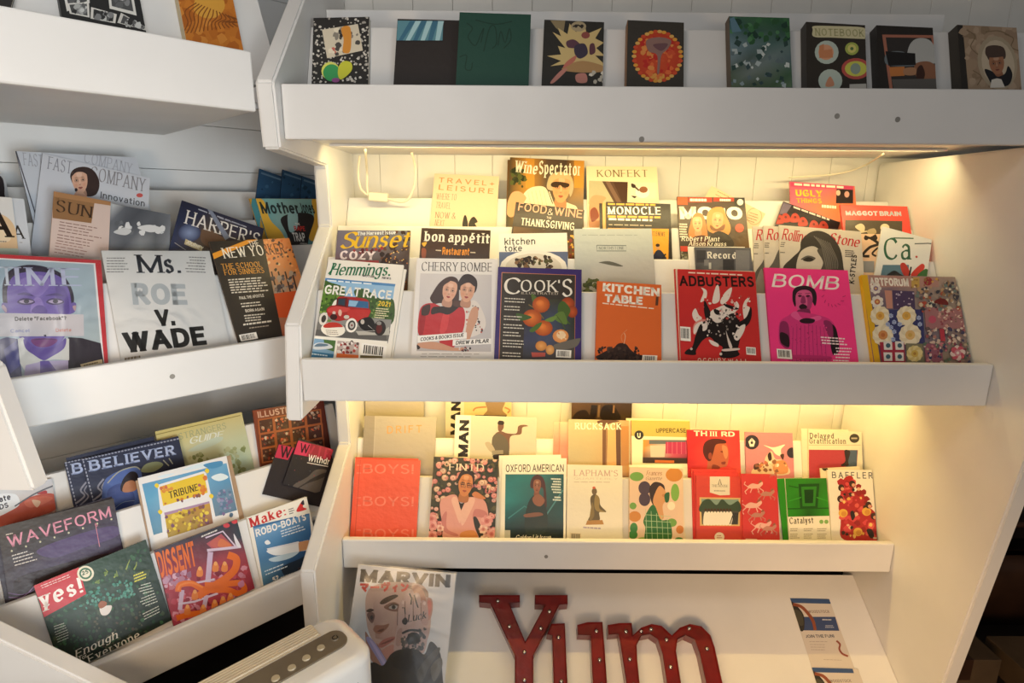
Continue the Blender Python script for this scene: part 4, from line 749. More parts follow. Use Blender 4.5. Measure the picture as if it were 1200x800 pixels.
m.face(368, 270, 128, 195, 8, 'c8804c', '2c201a', 'short', 'a0503c').ln('2a1c16', 7, 330, 268, 362, 275).ln('2a1c16', 7, 385, 278, 420, 282).ln('4c3020', 5, 328, 258, 364, 258, 368, 288, 332, 290, 328, 258).ln('4c3020', 5, 382, 262, 420, 266, 418, 298, 384, 294, 382, 262).b('c87c50', 425, 350, 460, 330, 520, 370, 540, 390, 500, 395, 440, 375)
for x, y, r in ((550, 580, 52), (520, 650, 40), (590, 690, 45), (530, 730, 36), (85, 700, 46), (80, 560, 46), (90, 620, 44), (155, 640, 32)): m.flower('d8908c e0a49c c87470 b05c58' if r > 42 else 'dcaca0 e8c4b4 d08c80 b86c60', x, y, r, 7)
m.t('FINTD', 230, 150, 525, 158, 60, 'didone', 'f0dcc8').t('THE ISSUE', 200, 760, 460, 764, 20, 'sans', 'ecd8c0')
m.done()
Mag('l1', 'c2', (105, 310), (410, 306), d=1, th=4, label='second copy behind the blue-green portrait magazine, its pale edge showing', group=H1).done()
m = Mag('l1', 'c2', (122, 320), (438, 320), (100, 735), d=6, th=5, label='white-bordered magazine with a blue-green painting of a seated woman', group=H1)
m.t('OXFORD AMERICAN', 138, 392, 424, 390, 38, 'sans', '24221f')
m.grid((136, 402, 424, 402, 422, 735, 132, 735), ['2c6870 2c7078 2e6c74 1e5058', '2c7884 306c74 3c5c60 24565c', '2c8088 2c6870 345458 1e4a50', '1c5c64 284c50 2c4448 1e4a50', '14383e 1c2e32 24302e 1e3236', '101e22 1a2022 1c2422 161e20'])
m.ln('3c7c84', 6, 150, 620, 230, 560, 300, 600).ln('4a8088', 7, 420, 480, 340, 600, 280, 680, smooth=True).b('283432', 230, 640, 250, 540, 290, 500, 330, 540, 345, 640, 320, 700, 250, 700).b('4c2c28', 262, 470, 268, 420, 300, 405, 330, 440, 340, 560, 325, 540, 320, 470).face(292, 462, 40, 66, 3, '8c5c48', '382420', 'none', '7c3c34').b('8c5c48', 270, 520, 300, 500, 330, 530, 310, 560, 280, 550).b('7c5444', 230, 600, 300, 590, 320, 605, 240, 615).lines('d8e0dc', 360, 425, 410, 427, 6, dy=13, wd=7, right=True).lines('d8e0dc', 370, 515, 410, 517, 2, dy=13, wd=7, right=True)
m.t('Golden Lit Issue', 185, 728, 358, 726, 26, 'script', 'ece8dc').p('b8b8b0', 132, 678, 160, 678, 160, 730, 132, 730)
m.done()
m = Mag('l1', 'c2', (442, 354), (713, 361), (440, 733), d=1, th=9, paper='ded8cc', label='cream journal with a small bronze figurine and spaced pink capitals', group=H1)
m.t('LAPHAM\'S', 475, 410, 692, 412, 30, 'serif', 'b89a98').t('QUARTERLY', 475, 428, 692, 430, 10, 'light', 'b8a8a0').lines('b8a8a0', 475, 440, 690, 442, 1, wd=3).b('5c5034', 555, 530, 560, 510, 580, 500, 600, 520, 605, 555, 634, 588, 600, 590, 600, 630, 545, 632, 560, 590).b('8c7848', 580, 505, 600, 520, 600, 570, 630, 588, 590, 585, 575, 560).e('6c5a3c', 575, 487, 13, 17).e('c8603c', 573, 469, 8, 6).p('a87c40', 540, 630, 615, 628, 622, 650, 532, 652).b('7c6a40', 565, 540, 575, 600, 560, 628, 550, 625).lines('a89cb0', 520, 664, 635, 672, 1, wd=8).bar(455, 690, 510, 693, 455, 724, 'd8ccb8')
m.done()
Mag('l1', 'c3', (166, 332), (440, 328), d=1, th=4, paper='e4dccb', label='second copy behind the illustrated woman in green checks, its pale top edge showing', group=H1).done()
m = Mag('l1', 'c3', (168, 347), (446, 350), (160, 728), d=6, th=10, paper='d8bca8', spine='d0b098', label='pale pink magazine with an illustrated woman in a green checked top', group=H1)
for c, x, y, rx, ry in (('6c9a4c', 205, 392, 36, 24), ('c0803c', 400, 383, 44, 36), ('c0803c', 195, 600, 32, 28), ('7aa850', 405, 475, 22, 46), ('3c7c40', 190, 660, 20, 28), ('3c7c40', 186, 695, 24, 22), ('c0783c', 430, 668, 20, 22), ('6c9a4c', 388, 632, 26, 22), ('88a848', 235, 722, 26, 14), ('6c9a4c', 186, 545, 18, 18), ('3c7c40', 425, 720, 22, 12), ('e8dcc8', 385, 545, 20, 22)): m.e(c, x, y, rx, ry)
m.e('4a3c4c', 246, 452, 32, 36).e('4a3c4c', 246, 510, 30, 36).b('3a2c28', 275, 500, 272, 450, 300, 420, 345, 435, 350, 480, 320, 500, 310, 530, 290, 540).b('c89468', 300, 480, 325, 440, 355, 470, 360, 510, 340, 545, 345, 610, 310, 610, 300, 560, 290, 520).e('b87c54', 348, 490, 12, 8).b('2e6838', 240, 620, 275, 550, 300, 545, 330, 615, 370, 620, 388, 670, 375, 725, 255, 728, 250, 660).b('2e5c38', 350, 485, 375, 475, 372, 520, 355, 525)
for i in range(5): m.ln('a8c098', 2.5, 252+i*28, 560+i*12, 258+i*28, 725).ln('a8c098', 2.5, 246, 590+i*32, 384, 600+i*30)
m.t('Frances', 255, 385, 335, 386, 24, 'script', 'a07c68').t('Gazette', 250, 410, 335, 410, 18, 'script', 'a08878')
m.done()
for i, (x, y) in enumerate(((492, 352), (503, 367))):
    Mag('l1', 'c3', (x, y), (x+232, y+4), d=1+i*5.5, th=5, paper='c83c38', label='furthest red book of the three behind each other with a framed beach photo' if i == 0 else 'middle red book of the three behind each other with a framed beach photo', group=H1).done()
m = Mag('l1', 'c3', (515, 390), (762, 392), (508, 726), d=12, th=5, paper='c4463e', spine='b03c36', label='red book with a framed photo of people in white and a grey label', group=H1)
m.p('d4cdc4', 586, 392, 690, 392, 690, 488, 638, 490, 586, 475).ln('5c5854', 5, 630, 435, 638, 405, 646, 435).t('THE HOUSE', 596, 446, 680, 448, 13, 'serif', '5c5854').lines('8c8880', 608, 466, 672, 467, 1, wd=5).p('c8ac78', 532, 500, 745, 503, 742, 650, 535, 648).p('7c948c', 542, 508, 736, 511, 733, 642, 545, 640).b('3c4c3c', 542, 530, 580, 508, 620, 540, 650, 510, 690, 540, 735, 520, 735, 580, 545, 580).p('4c4c48', 542, 570, 735, 572, 733, 642, 545, 640)
for i in range(9): m.b('e0dcd4', 552+i*16, 640, 555+i*16, 590, 565+i*16, 572, 576+i*16, 592, 572+i*16, 640).e('4c3428', 564+i*16, 566, 6, 8)
for i in range(4): m.ln('2c2c2c', 5, 690+i*10, 640, 710+i*8, 580)
m.e('e0d4c8', 636, 706, 26, 24).lines('a85048', 622, 700, 652, 700, 2, dy=10, wd=4)
m.done()
m = Mag('l1', 'c4', (82, 378), (268, 379), (92, 722), d=17.8, th=6, paper='c23c3e', label='red book covered in pale galloping horses', group=H1)
for x, y, s_ in ((150, 440, 1), (215, 480, .9), (140, 540, 1.1), (165, 590, .9), (190, 645, 1.1), (225, 660, .9), (250, 380, .4)):
    c = 'd8a8a0' if s_ > .95 else 'b07c70'; q = lambda *a: [v for i in range(0, len(a), 2) for v in (x+a[i]*s_, y+a[i+1]*s_)]
    m.b(c, *q(-35, 5, -10, -12, 20, -8, 38, -22, 46, -10, 30, 8, 10, 14, -20, 14)).ln(c, 5*s_, *q(-25, 8, -48, 30, -40, 44)).ln(c, 5*s_, *q(-10, 10, -20, 36)).ln(c, 5*s_, *q(22, 8, 48, 26, 44, 40)).ln(c, 4*s_, *q(-34, 4, -52, -8, -46, -22)).ln(c, 5*s_, *q(18, 10, 26, 34)).b('8c5c48', *q(20, -14, 34, -30, 40, -20))
m.p('d8b8a8', 105, 714, 165, 716, 165, 724, 105, 722)
m.done()
m = Mag('l1', 'c4', (270, 402), (400, 400), (315, 726), d=0.5, th=5, paper='2f8a1e', label='second green magazine behind the bright green one, its left edge showing', group=H1).done()
m = Mag('l1', 'c4', (312, 404), (526, 398), (328, 728), d=6.2, th=5, paper='e2dccc', label='magazine with a bright green tunnel photo over a pale lower half', group=H1)
m.full('2c7a1c 2e7c1e 2a741c', '2e8420 246416 2e8a20', '2c8a1e 1c5012 2c8a1e', '2a701a 1e5414 2c741c').p('1c4a14', 380, 430, 490, 428, 480, 560, 390, 562).p('2e7a20', 395, 445, 475, 443, 468, 545, 402, 547).p('143c10', 410, 460, 460, 459, 456, 530, 414, 531).ln('3c9a2c', 4, 330, 520, 395, 500).ln('3c9a2c', 4, 475, 500, 535, 520).ln('1c5012', 6, 325, 560, 545, 556).ln('1c5012', 5, 330, 440, 380, 450)
m.p('e2dccc', 300, 602, 560, 596, 560, 740, 300, 740).t('Catalyst', 335, 638, 460, 634, 32, 'serifbold', '4c483c').e('7ca85c', 500, 627, 11).e('7ca85c', 526, 627, 11)
for x in (338, 408, 478): m.lines('a49c88', x, 664, x+50, 663, 2, dy=10, wd=5).lines('a49c88', x, 692, x+50, 691, 3, dy=10, wd=5)
m.done()
m = Mag('l1', 'c4', (494, 343), (700, 345), (560, 726), d=.6, th=5, paper='d8ccb0', label='second copy behind the white magazine with a tumbling red crowd', group=H1).b('3c3428', 500, 345, 520, 340, 535, 355, 515, 362).done()
m = Mag('l1', 'c4', (532, 353), (784, 362), (566, 722), d=7, th=6, paper='e2dcd0', label='white magazine with a tumbling crowd of red figures, rightmost of the lowest tier', group=H1)
m.t('BAFFLER', 556, 400, 768, 403, 34, 'wide', '4c525c')
R_ = 'a82a2c'
for q in ((600, 470, 620, 400, 660, 390, 670, 440, 660, 500, 610, 520), (590, 560, 610, 490, 690, 470, 730, 500, 740, 560, 700, 610, 620, 600), (600, 640, 620, 590, 720, 590, 800, 620, 830, 690, 820, 722, 620, 722), (700, 560, 760, 560, 800, 620, 760, 660)): m.b(R_, *q)
m.spk(4, (600, 420, 700, 420, 830, 700, 600, 715), 60, 9, 22, 'b8343a 8c2024 c84448 a42830 d05850').spk(8, (590, 430, 690, 430, 830, 700, 600, 712), 22, 6, 13, 'd8a048 3c2a24 d8a888 e0b868 2c2020')
for x, y in ((613, 582), (735, 574), (690, 680)): m.e('d8a848', x, y, 24, 22).e('c88a3c', x+4, y+4, 14)
for x, y in ((603, 450), (660, 430), (598, 508), (745, 540), (772, 598)): m.e('3a2620', x, y, 16, 18).e('d0987c', x+6, y+6, 9)
m.b('2a2020', 650, 580, 665, 570, 675, 600, 660, 620).b('2a2020', 735, 670, 760, 665, 775, 700, 755, 712).lines('c8bca8', 770, 712, 815, 712, 1, wd=8)
m.done()
# second row
m = Mag('l2', 'c1', (200, 113), (553, 122), d=1, th=8, paper='aaa194', spine='a0978a', label='grey magazine with small spaced golden capitals behind the coral book', group=H2)
m.t('DRIFT', 310, 202, 482, 196, 38, 'wide', 'c8965a').p('948b7e', 200, 113, 252, 114, 235, 420, 180, 420).ln('b8b0a4', 3, 252, 114, 240, 420)
m.done()
m = Mag('l2', 'p', (534, 486), (629, 489), d=1, th=8, paper='c9c1b4', label='white and grey magazine with a vertical title and a woman reaching sideways', group=H2)
m.p('c0b8ac', 547, 487, 640, 487, 640, 560, 545, 560); m.z('c1').p('e8e0d2', 640, 100, 725, 105, 718, 330, 630, 330).t('MAN', 708, 318, 716, 136, 50, 'black', '2a2622')
m.z('c2').b('6c4c3c', 100, 150, 110, 138, 125, 145, 128, 170, 115, 190, 100, 185).b('2a201c', 98, 155, 105, 138, 128, 142, 126, 158).b('6c4c3c', 80, 215, 110, 190, 145, 200, 190, 200, 200, 165, 230, 158, 248, 165, 220, 172, 212, 205, 160, 218, 150, 300, 80, 305).b('5c5448', 70, 230, 95, 200, 130, 215, 150, 250, 148, 320, 80, 320).ln('3c3028', 6, 40, 250, 60, 270, 75, 300).b('a89c8c', 35, 250, 60, 245, 85, 285, 60, 290).p('8c8478', 70, 285, 125, 283, 125, 305, 70, 308).b('241c1a', 75, 308, 130, 305, 110, 335, 85, 335)
m.done()
for i, x in enumerate((375, 407)):
    m = Mag('l2', 'c2', (x, 142+i*3), (x+290, 150), d=1+i*6, th=5, paper='dcae98', label=('leftmost of two pink-edged copies fanned behind the tree-trunk magazine', 'right one of two pink-edged copies fanned behind the tree-trunk magazine')[i], group=H2); m.full('d8b8a0 d8b8a0', 'd88878 d88878', 'dc9484 dc9484', 'd8a088 d8a088').done()
m = Mag('l2', 'c2', (448, 130), (745, 137), d=13, th=6, paper='b8a486', label='tan magazine with tall tree trunks and white serif capitals', group=H2)
m.full('b4a88c b8a888 b8a080 b08c64', 'b0a488 b4a484 b89c74 a88458', 'b8a07c b89c74 b8946a a87c50').p('6c4c34', 615, 150, 635, 150, 630, 360, 615, 360).p('8c6848', 636, 160, 642, 160, 636, 360, 630, 360).p('5c4030', 680, 150, 705, 150, 706, 360, 684, 360).b('5c4030', 590, 140, 640, 132, 700, 140, 660, 150, 630, 160, 600, 155).p('c8a070', 640, 170, 680, 170, 684, 360, 640, 360).p('a87848', 706, 165, 745, 165, 745, 360, 710, 360).t('RUCKSACK', 480, 180, 708, 182, 32, 'serifbold', 'ece0cc')
m.done()
Mag('l2', 'c3', (152, 88), (478, 98), d=1, th=4, paper='dccfa8', label='back copy of the magazine with a coloured-pattern photo, its top edge showing', group=H2).done()
m = Mag('l2', 'c3', (177, 99), (482, 104), d=6, th=6, paper='e2dac6', spine='c85c50', label='olive and cream magazine with a round U badge and a patterned pink photo', group=H2)
m.p('b0a058', 170, 95, 490, 100, 490, 188, 170, 180).t('UPPERCASE', 306, 164, 462, 164, 24, 'bold', '5c4c28').e('2e2a28', 217, 176, 24).t('U', 209, 190, 225, 190, 28, 'bold', 'e8e0d0').p('c04c44', 165, 180, 176, 180, 180, 400, 165, 400)
m.grid((238, 200, 480, 202, 480, 325, 236, 322), ['d89038 6c6468 8c8088 a04058', 'd08a3c c8bcb0 b84868 a83c54', '8c5c34 a89c98 b04c64 8c3450', '4c3024 6c4c3c 6c3434 5c2c30']).p('5c6470', 270, 202, 460, 202, 460, 222, 270, 222).p('c4b8b0', 275, 230, 355, 232, 350, 290, 278, 290).p('a8345c', 356, 212, 478, 212, 478, 275, 356, 272)
for i in range(5): m.ln('c86c84', 3, 366+i*24, 212, 366+i*24, 275)
m.p('3c2c24', 236, 292, 480, 296, 480, 325, 236, 322).p('c06a34', 300, 306, 400, 308, 400, 322, 300, 320)
m.done()
m = Mag('l2', 'c3', (468, 148), (740, 152), d=13.5, th=6, paper='c23038', spine='b02c34', label='red magazine with a cropped-haired person in profile', group=H2)
m.full('c02c34 cc3438 c43238', 'b82a30 d04844 cc3c3c', 'b02830 c83c3c d05048', 'a82830 b83038 c83c3c').t('TH', 502, 180, 572, 182, 28, 'bold', 'f0dcd0').t('III', 588, 182, 622, 183, 26, 'slab', 'f0dcd0').t('RD', 646, 183, 716, 184, 26, 'bold', 'f0dcd0')
m.b('a85c44', 560, 260, 580, 215, 640, 200, 675, 230, 684, 280, 675, 335, 640, 345, 600, 340, 590, 400, 560, 400, 575, 320).b('4c2420', 550, 260, 560, 215, 600, 195, 660, 200, 670, 218, 620, 225, 605, 265, 590, 310, 565, 300).e('8c4434', 588, 285, 10, 18).b('6c2c24', 640, 262, 660, 256, 676, 262, 660, 270).b('7c3830', 645, 318, 668, 314, 665, 328, 650, 328).b('7c3c30', 600, 330, 640, 345, 600, 380).b('c07c5c', 650, 230, 675, 240, 680, 280, 668, 300, 655, 270)
m.done()
m = Mag('l2', 'c4', (103, 160), (350, 166), d=1, th=6, paper='c8808c', label='pink book with a dark round pen-nib badge and tangled white figures', group=H2)
m.e('34303c', 138, 213, 38).p('e0d4cc', 120, 210, 138, 190, 156, 210, 148, 236, 128, 236).e('34303c', 138, 216, 7).ln('34303c', 3, 138, 192, 138, 212).e('34303c', 348, 268, 28)
m.b('d8c0a8', 140, 380, 180, 320, 200, 330, 210, 290, 240, 260, 260, 300, 300, 310, 330, 380).b('e8dccc', 200, 228, 250, 240, 310, 225, 290, 250, 290, 285, 262, 275, 240, 250).b('c8885c', 250, 320, 310, 310, 325, 370, 260, 375).b('3c2c28', 220, 280, 235, 265, 242, 300, 228, 310).b('4c3430', 150, 330, 175, 325, 175, 350, 150, 355).spk(4, (150, 320, 320, 310, 325, 380, 150, 380), 26, 6, 13, 'e8d8c4 c88858 8c5c44 d8b088 b86c54').b('4c3430', 285, 280, 305, 275, 300, 305)
m.done()
Mag('l2', 'c4', (396, 142), (640, 148), d=1, th=5, paper='d8cfbc', label='back copy of the pale magazine with a wide dark red panel', group=H2).done()
m = Mag('l2', 'c4', (434, 153), (710, 153), (424, 350), d=7, th=6, paper='d8cfbc', label='pale magazine with a wide dark red panel, top right of the lowest tier', group=H2)
m.t('Delayed', 440, 192, 565, 194, 28, 'slab', '5c544c').t('Gratification', 438, 220, 628, 222, 28, 'slab', '5c544c').e('3c3834', 672, 193, 26, 24).lines('b8ac98', 656, 193, 690, 193, 1, wd=8).ln('b0a490', 3, 430, 228, 705, 228).p('a83c48', 434, 252, 690, 254, 680, 400, 425, 400).p('4c5c74', 622, 254, 688, 254, 680, 400, 630, 400).b('34282c', 620, 256, 650, 262, 640, 310, 640, 335, 600, 335, 625, 310)
m.done()
# back row, mostly hidden by the middle tier
m = Mag('l3', 'c1', (196, 20), (485, 24), d=1, th=7, paper='b4aa98', label='plain grey magazine in the back row at far left, cut off by the middle tier', group=H3).done()
m = Mag('l3', 'c1', (600, 18), (925, 24), d=1, th=7, paper='d4c8b0', label='back-row copy of the vertical-title magazine, only a skirted torso visible', group=H3)
m.t('MAN', 668, 210, 674, 40, 46, 'black', '2a2622').p('d8b888', 690, 20, 930, 20, 930, 130, 690, 130).b('8c7458', 800, 40, 890, 40, 880, 85, 900, 115, 790, 115, 805, 85).ln('a87850', 8, 800, 70, 750, 75, 735, 90, smooth=True).ln('a87850', 8, 890, 72, 915, 85, 905, 100, smooth=True).ln('3c3028', 6, 745, 112, 900, 116)
m.done()
m = Mag('l3', 'c2', (465, 20), (762, 22), d=1, th=7, paper='3c2c22', label='dark magazine with silhouettes in the back row above the tree-trunk one', group=H3)
m.full('5c4430 4c3828 3c2c22', '4c3828 3c2c22 34261e', '2c2018 2a1e18 261c16').b('241a16', 470, 130, 490, 95, 530, 85, 550, 110, 550, 132).p('1e1613', 560, 60, 590, 62, 585, 130, 550, 130).p('6c543c', 595, 60, 605, 60, 600, 120, 590, 120).b('1e1613', 610, 130, 615, 70, 660, 60, 690, 90, 700, 132).p('7c5c40', 668, 62, 676, 62, 674, 100, 664, 100)
m.done()
# ================================================================== JOURNALS ON THE TOP TRAY
J = 'handmade journals on the top tray'
def jr(crop, TL, TR, lab, d=1, th=22, paper='2a2826', spine=None, BL=None, row='top', g=J, cat='journal', nm='journal'):
    return Mag(row, crop, TL, TR, BL, d=d, th=th, paper=paper, spine=spine or paper, name=nm, cat=cat, label=lab, group=g, inkm='matte_ink')
m = jr('a2', (203, 66), (398, 56), 'speckled composition notebook with a pasted collage and a green and yellow sticker', th=14, BL=(188, 285), spine='1e1c1a')
m.spk(2, (190, 58, 400, 56, 400, 290, 185, 290), 230, 3, 6, 'cfc8bc b8b2a8 d8d2c8 a8a298', 5)
m.p('d8ccb4', 232, 105, 358, 85, 376, 178, 250, 205).spk(5, (238, 108, 355, 92, 370, 175, 255, 198), 26, 5, 12, '2c2824 c86c5c 8c8478 4c4844 e8dcc4').b('d89038', 300, 100, 330, 95, 335, 150, 328, 185, 305, 182, 308, 140)
m.e('d8d868', 262, 250, 32, 32).e('3c9a58', 266, 256, 30, 30).b('c8c83c', 292, 232, 310, 215, 335, 222, 335, 250, 300, 280, 288, 262).e('8c4c84', 280, 282, 14, 8)
m.done()
m = jr('a2', (498, 68), (716, 70), 'black journal with a blue feathered picture along its top', th=16, BL=(480, 285), paper='2c2624')
m.p('5c8c98', 490, 72, 658, 74, 655, 142, 487, 142)
for i in range(6): m.p('a8ccd0' if i % 2 else '3c6c84', 500+i*26, 142, 515+i*26, 142, 560+i*20, 74, 540+i*20, 74)
m.p('241f1e', 487, 142, 655, 142, 655, 148, 487, 148)
m.done()
m = jr('a2', (716, 47), (966, 47), 'large dark green journal with faint scribbled embossing', th=20, BL=(694, 285), paper='22483c', d=18.5)
for q in ((740, 80, 760, 100, 745, 130, 770, 160, 790, 120, 800, 100, 790, 150), (800, 180, 820, 100, 840, 95, 845, 150, 830, 170), (850, 160, 860, 110, 875, 150, 890, 100, 895, 140, 870, 170), (715, 200, 740, 195, 735, 240, 755, 245, 760, 220), (770, 70, 840, 85, 900, 75)): m.ln('18362c', 4, *q, smooth=True)
m.done()
m = jr('a3', (153, 92), (432, 104), 'black journal with a starburst collage of dancing figures', th=20, paper='2c2a26')
m.p('8c7c5c', 180, 96, 250, 96, 240, 160, 205, 130).p('c8b078', 190, 150, 230, 170, 215, 130, 260, 160, 270, 110, 300, 150, 340, 110, 350, 160, 420, 130, 390, 180, 430, 200, 395, 225, 435, 262, 390, 260, 432, 300, 430, 330, 330, 325, 260, 300, 180, 310, 230, 285, 165, 262, 230, 255, 215, 215, 250, 225)
m.e('a89878', 312, 124, 36, 24).ln('2c2824', 7, 285, 125, 310, 118, 330, 132, smooth=True).e('2c2824', 300, 122, 8).e('2c2824', 328, 122, 8).b('5c3c48', 255, 195, 290, 185, 320, 210, 300, 225, 262, 222).b('3c3444', 295, 215, 340, 205, 355, 250, 320, 275, 295, 255).e('8c4c44', 345, 165, 20, 16).b('5c3840', 365, 210, 385, 205, 390, 245, 365, 255)
m.b('a88458', 250, 310, 330, 285, 430, 310, 430, 335, 330, 340, 240, 330).b('b87c70', 180, 385, 230, 330, 260, 325, 200, 385).b('b87c70', 300, 350, 345, 345, 350, 385, 305, 385).b('b86c5c', 255, 290, 300, 260, 290, 290, 240, 320).spk(2, (350, 340, 430, 340, 430, 385, 350, 385), 8, 6, 12, 'd8d0c0 b8b0a0')
m.done()
m = jr('a3', (543, 94), (806, 106), 'charcoal journal with a round red and orange disc', th=26, paper='3a3630', spine='8c5c2c')
m.g('c8502c', 'b83c24', 682, 264, 115, 122).spk(3, (610, 180, 750, 180, 750, 340, 610, 340), 70, 8, 18, 'c83c28 d86838 b82c24 d88a48 c85030').spk(9, (640, 350, 730, 350, 720, 372, 650, 372), 14, 8, 14, 'd8743c d89848')
for i in range(34): a = i*2*math.pi/34; m.e(('d8983c', 'c84c2c', 'd8a858')[i % 3], 682+110*math.cos(a), 264+116*math.sin(a), 11, 8)
m.b('8c6c64', 630, 190, 690, 175, 745, 190, 730, 230, 700, 260, 690, 340, 680, 340, 680, 260, 640, 240).b('6c4c50', 660, 210, 730, 205, 700, 240)
m.done()
m = jr('a3', (1018, 76), (1300, 84), 'green-blue journal patterned like stone blocks under foliage', th=26, paper='34504c', spine='5c4a34')
m.z('p').grid((854, 19, 926, 20, 928, 102, 853, 102), ['3c5c54 3c6444 2c5c38 3c6444', '4c6c74 34544c 3c5c4c 2c4c40', '6c848c 5c7478 4c6864 5c7470', '74868c 4c5c58 6c7c7c 54686c', '4c5c4c 6c7874 5c6c60 3c5c44', '5c6c50 4c5c48 486044 5c7458']).spk(6, (856, 22, 926, 22, 926, 50, 856, 50), 40, 2, 5, '2c5434 3c6c44 1e3c30 4c7c54').spk(5, (856, 50, 926, 50, 926, 100, 856, 100), 46, 2, 5, '8c9ca0 34484c a8b4b4 5c6c70 c0c8c4 2c4440', 4).p('5c7c8c', 855, 22, 860, 20, 869, 37, 858, 38)
m.done()
m = jr('a4', (180, 102), (455, 118), 'dark brown journal dotted with oval and round stickers', th=28, paper='332e28')
m.b('d0c8a0', 210, 140, 215, 122, 300, 122, 440, 128, 458, 150, 455, 178, 440, 182, 300, 176, 215, 172).t('NOTEBOOK', 222, 166, 450, 172, 34, 'slab', 'a8a478').e('b8c4b8', 275, 245, 56, 55).e('d89c78', 272, 245, 36, 36).p('c8845c', 240, 215, 262, 205, 262, 235, 300, 230, 305, 270, 240, 272).e('a8b458', 393, 228, 32, 30).e('d8d078', 393, 228, 20).e('5c7c4c', 393, 228, 8).e('b8544c', 412, 322, 68, 50).e('c8c858', 412, 322, 52, 36).e('8c9c90', 410, 322, 24, 26).e('b8c4b8', 292, 378, 56, 54).b('c88c6c', 270, 405, 280, 370, 295, 360, 310, 400).p('b8b4ac', 382, 395, 460, 392, 462, 420, 382, 420)
m.done()
m = jr('a4', (510, 118), (772, 130), 'black journal with a pink-framed picture of a figure in a white hat', th=28, paper='2a2623')
m.p('a86c58', 535, 162, 778, 165, 830, 420, 570, 420).p('34302e', 552, 175, 765, 178, 815, 420, 585, 420).b('b4b4b0', 665, 290, 660, 220, 700, 180, 765, 195, 800, 290).b('6c7478', 555, 250, 620, 240, 665, 260, 690, 290, 690, 308, 560, 305).b('8c6048', 690, 300, 760, 290, 812, 340, 815, 370, 740, 390, 695, 360).p('c07840', 568, 315, 640, 312, 640, 355, 574, 358).b('3c241c', 700, 320, 720, 305, 735, 340, 730, 370, 710, 385, 695, 360).b('a87c5c', 640, 320, 690, 318, 690, 350, 640, 350).p('5c5854', 580, 372, 815, 368, 825, 420, 590, 420).p('1e1c1c', 550, 240, 690, 250, 692, 305, 565, 308)
m.done()
m = jr('a4', (888, 116), (1165, 130), 'tan scrapbook journal with an oval portrait of a man in a cap and bow tie', th=30, paper='a08870', spine='3a342c')
m.p('2e2a26', 885, 112, 912, 116, 940, 430, 905, 430).spk(2, (915, 125, 1165, 132, 1200, 430, 940, 430), 60, 10, 26, 'a89078 98806a b09880 8c765e')
for q in ((930, 140, 970, 170, 950, 220, 990, 260), (1110, 160, 1150, 180, 1140, 220, 1180, 240), (960, 330, 1000, 360, 980, 400), (1020, 150, 1080, 145, 1130, 165)): m.ln('7c6850', 5, *q, smooth=True)
m.e('a89880', 1075, 295, 92, 128, -12).e('c0b098', 1078, 298, 76, 112, -12).b('4c3c34', 1020, 225, 1060, 212, 1105, 225, 1110, 275, 1050, 282, 1030, 275).face(1072, 302, 74, 90, -6, '9c6c50', '3c2820', 'none', '7c4438').b('4c3c34', 1020, 230, 1060, 215, 1102, 228, 1108, 262, 1030, 268).b('1c1c20', 1015, 325, 1050, 335, 1075, 360, 1110, 345, 1125, 310, 1145, 350, 1125, 400, 1060, 405, 1030, 365).p('d8d0c4', 1050, 362, 1090, 365, 1110, 410, 1040, 412).b('1c1c20', 1040, 355, 1072, 362, 1105, 352, 1100, 372, 1072, 368, 1045, 374)
m.done()
# upper left shelf
J2 = 'journals on the upper left shelf'
jr('a1', (-150, -150), (62, -60), 'dark journal at the far left end of the upper left shelf', row='ltop', g=J2, paper='2c2a28', th=16).done()
m = jr('a1', (175, -190), (470, -115), 'black journal with a collage of black and white photo strips', row='ltop', g=J2, paper='242424', th=18, BL=(200, 40))
m.z('a1')
for q, c in (((215, -60, 310, -60, 315, 10, 235, 40), 'd4d0c8'), ((375, -60, 460, -60, 480, 55, 385, 30), 'd4d0c8'), ((320, 25, 410, 50, 405, 82, 318, 65), 'd4d0c8'), ((425, 45, 520, 100, 515, 108, 412, 80), 'c8c4bc'), ((235, 12, 312, 8, 315, 62, 245, 48), 'd4d0c8')):
    m.p(c, *q); cx, cy = sum(q[0::2])/4, sum(q[1::2])/4; m.p('4a4a4a', *[v for i in range(0, 8, 2) for v in (cx+(q[i]-cx)*.8, cy+(q[i+1]-cy)*.78)]).spk(int(cx), [cx+(q[i//2*2+i % 2]-cx)*.6 if i % 2 == 0 else cy+(q[i]-cy)*.6 for i in range(8)], 14, 6, 14, '2a2a2a 7c7c7c a8a8a4 5c5c5c c4c4c0')
m.done()
m = jr('a1', (600, -140), (800, -90), 'amber and gold journal with swirling relief beside the rack divider', row='ltop', g=J2, paper='b86c24', spine='d0bc94', th=22, BL=(625, 130))
m.z('a1').spk(3, (600, -80, 840, -60, 872, 182, 620, 130), 60, 14, 34, 'b06420 c07428 a85c1c c88034').b('d0983c', 680, 30, 700, -30, 760, -40, 790, 20, 760, 60, 710, 60)
for i in range(14): m.ln('7c4418', 4, 640+i*15, 120-i*2, 660+i*12, 80, 650+i*16, 40+i*3, 690+i*10, 10+i*4, smooth=True)
m.done()
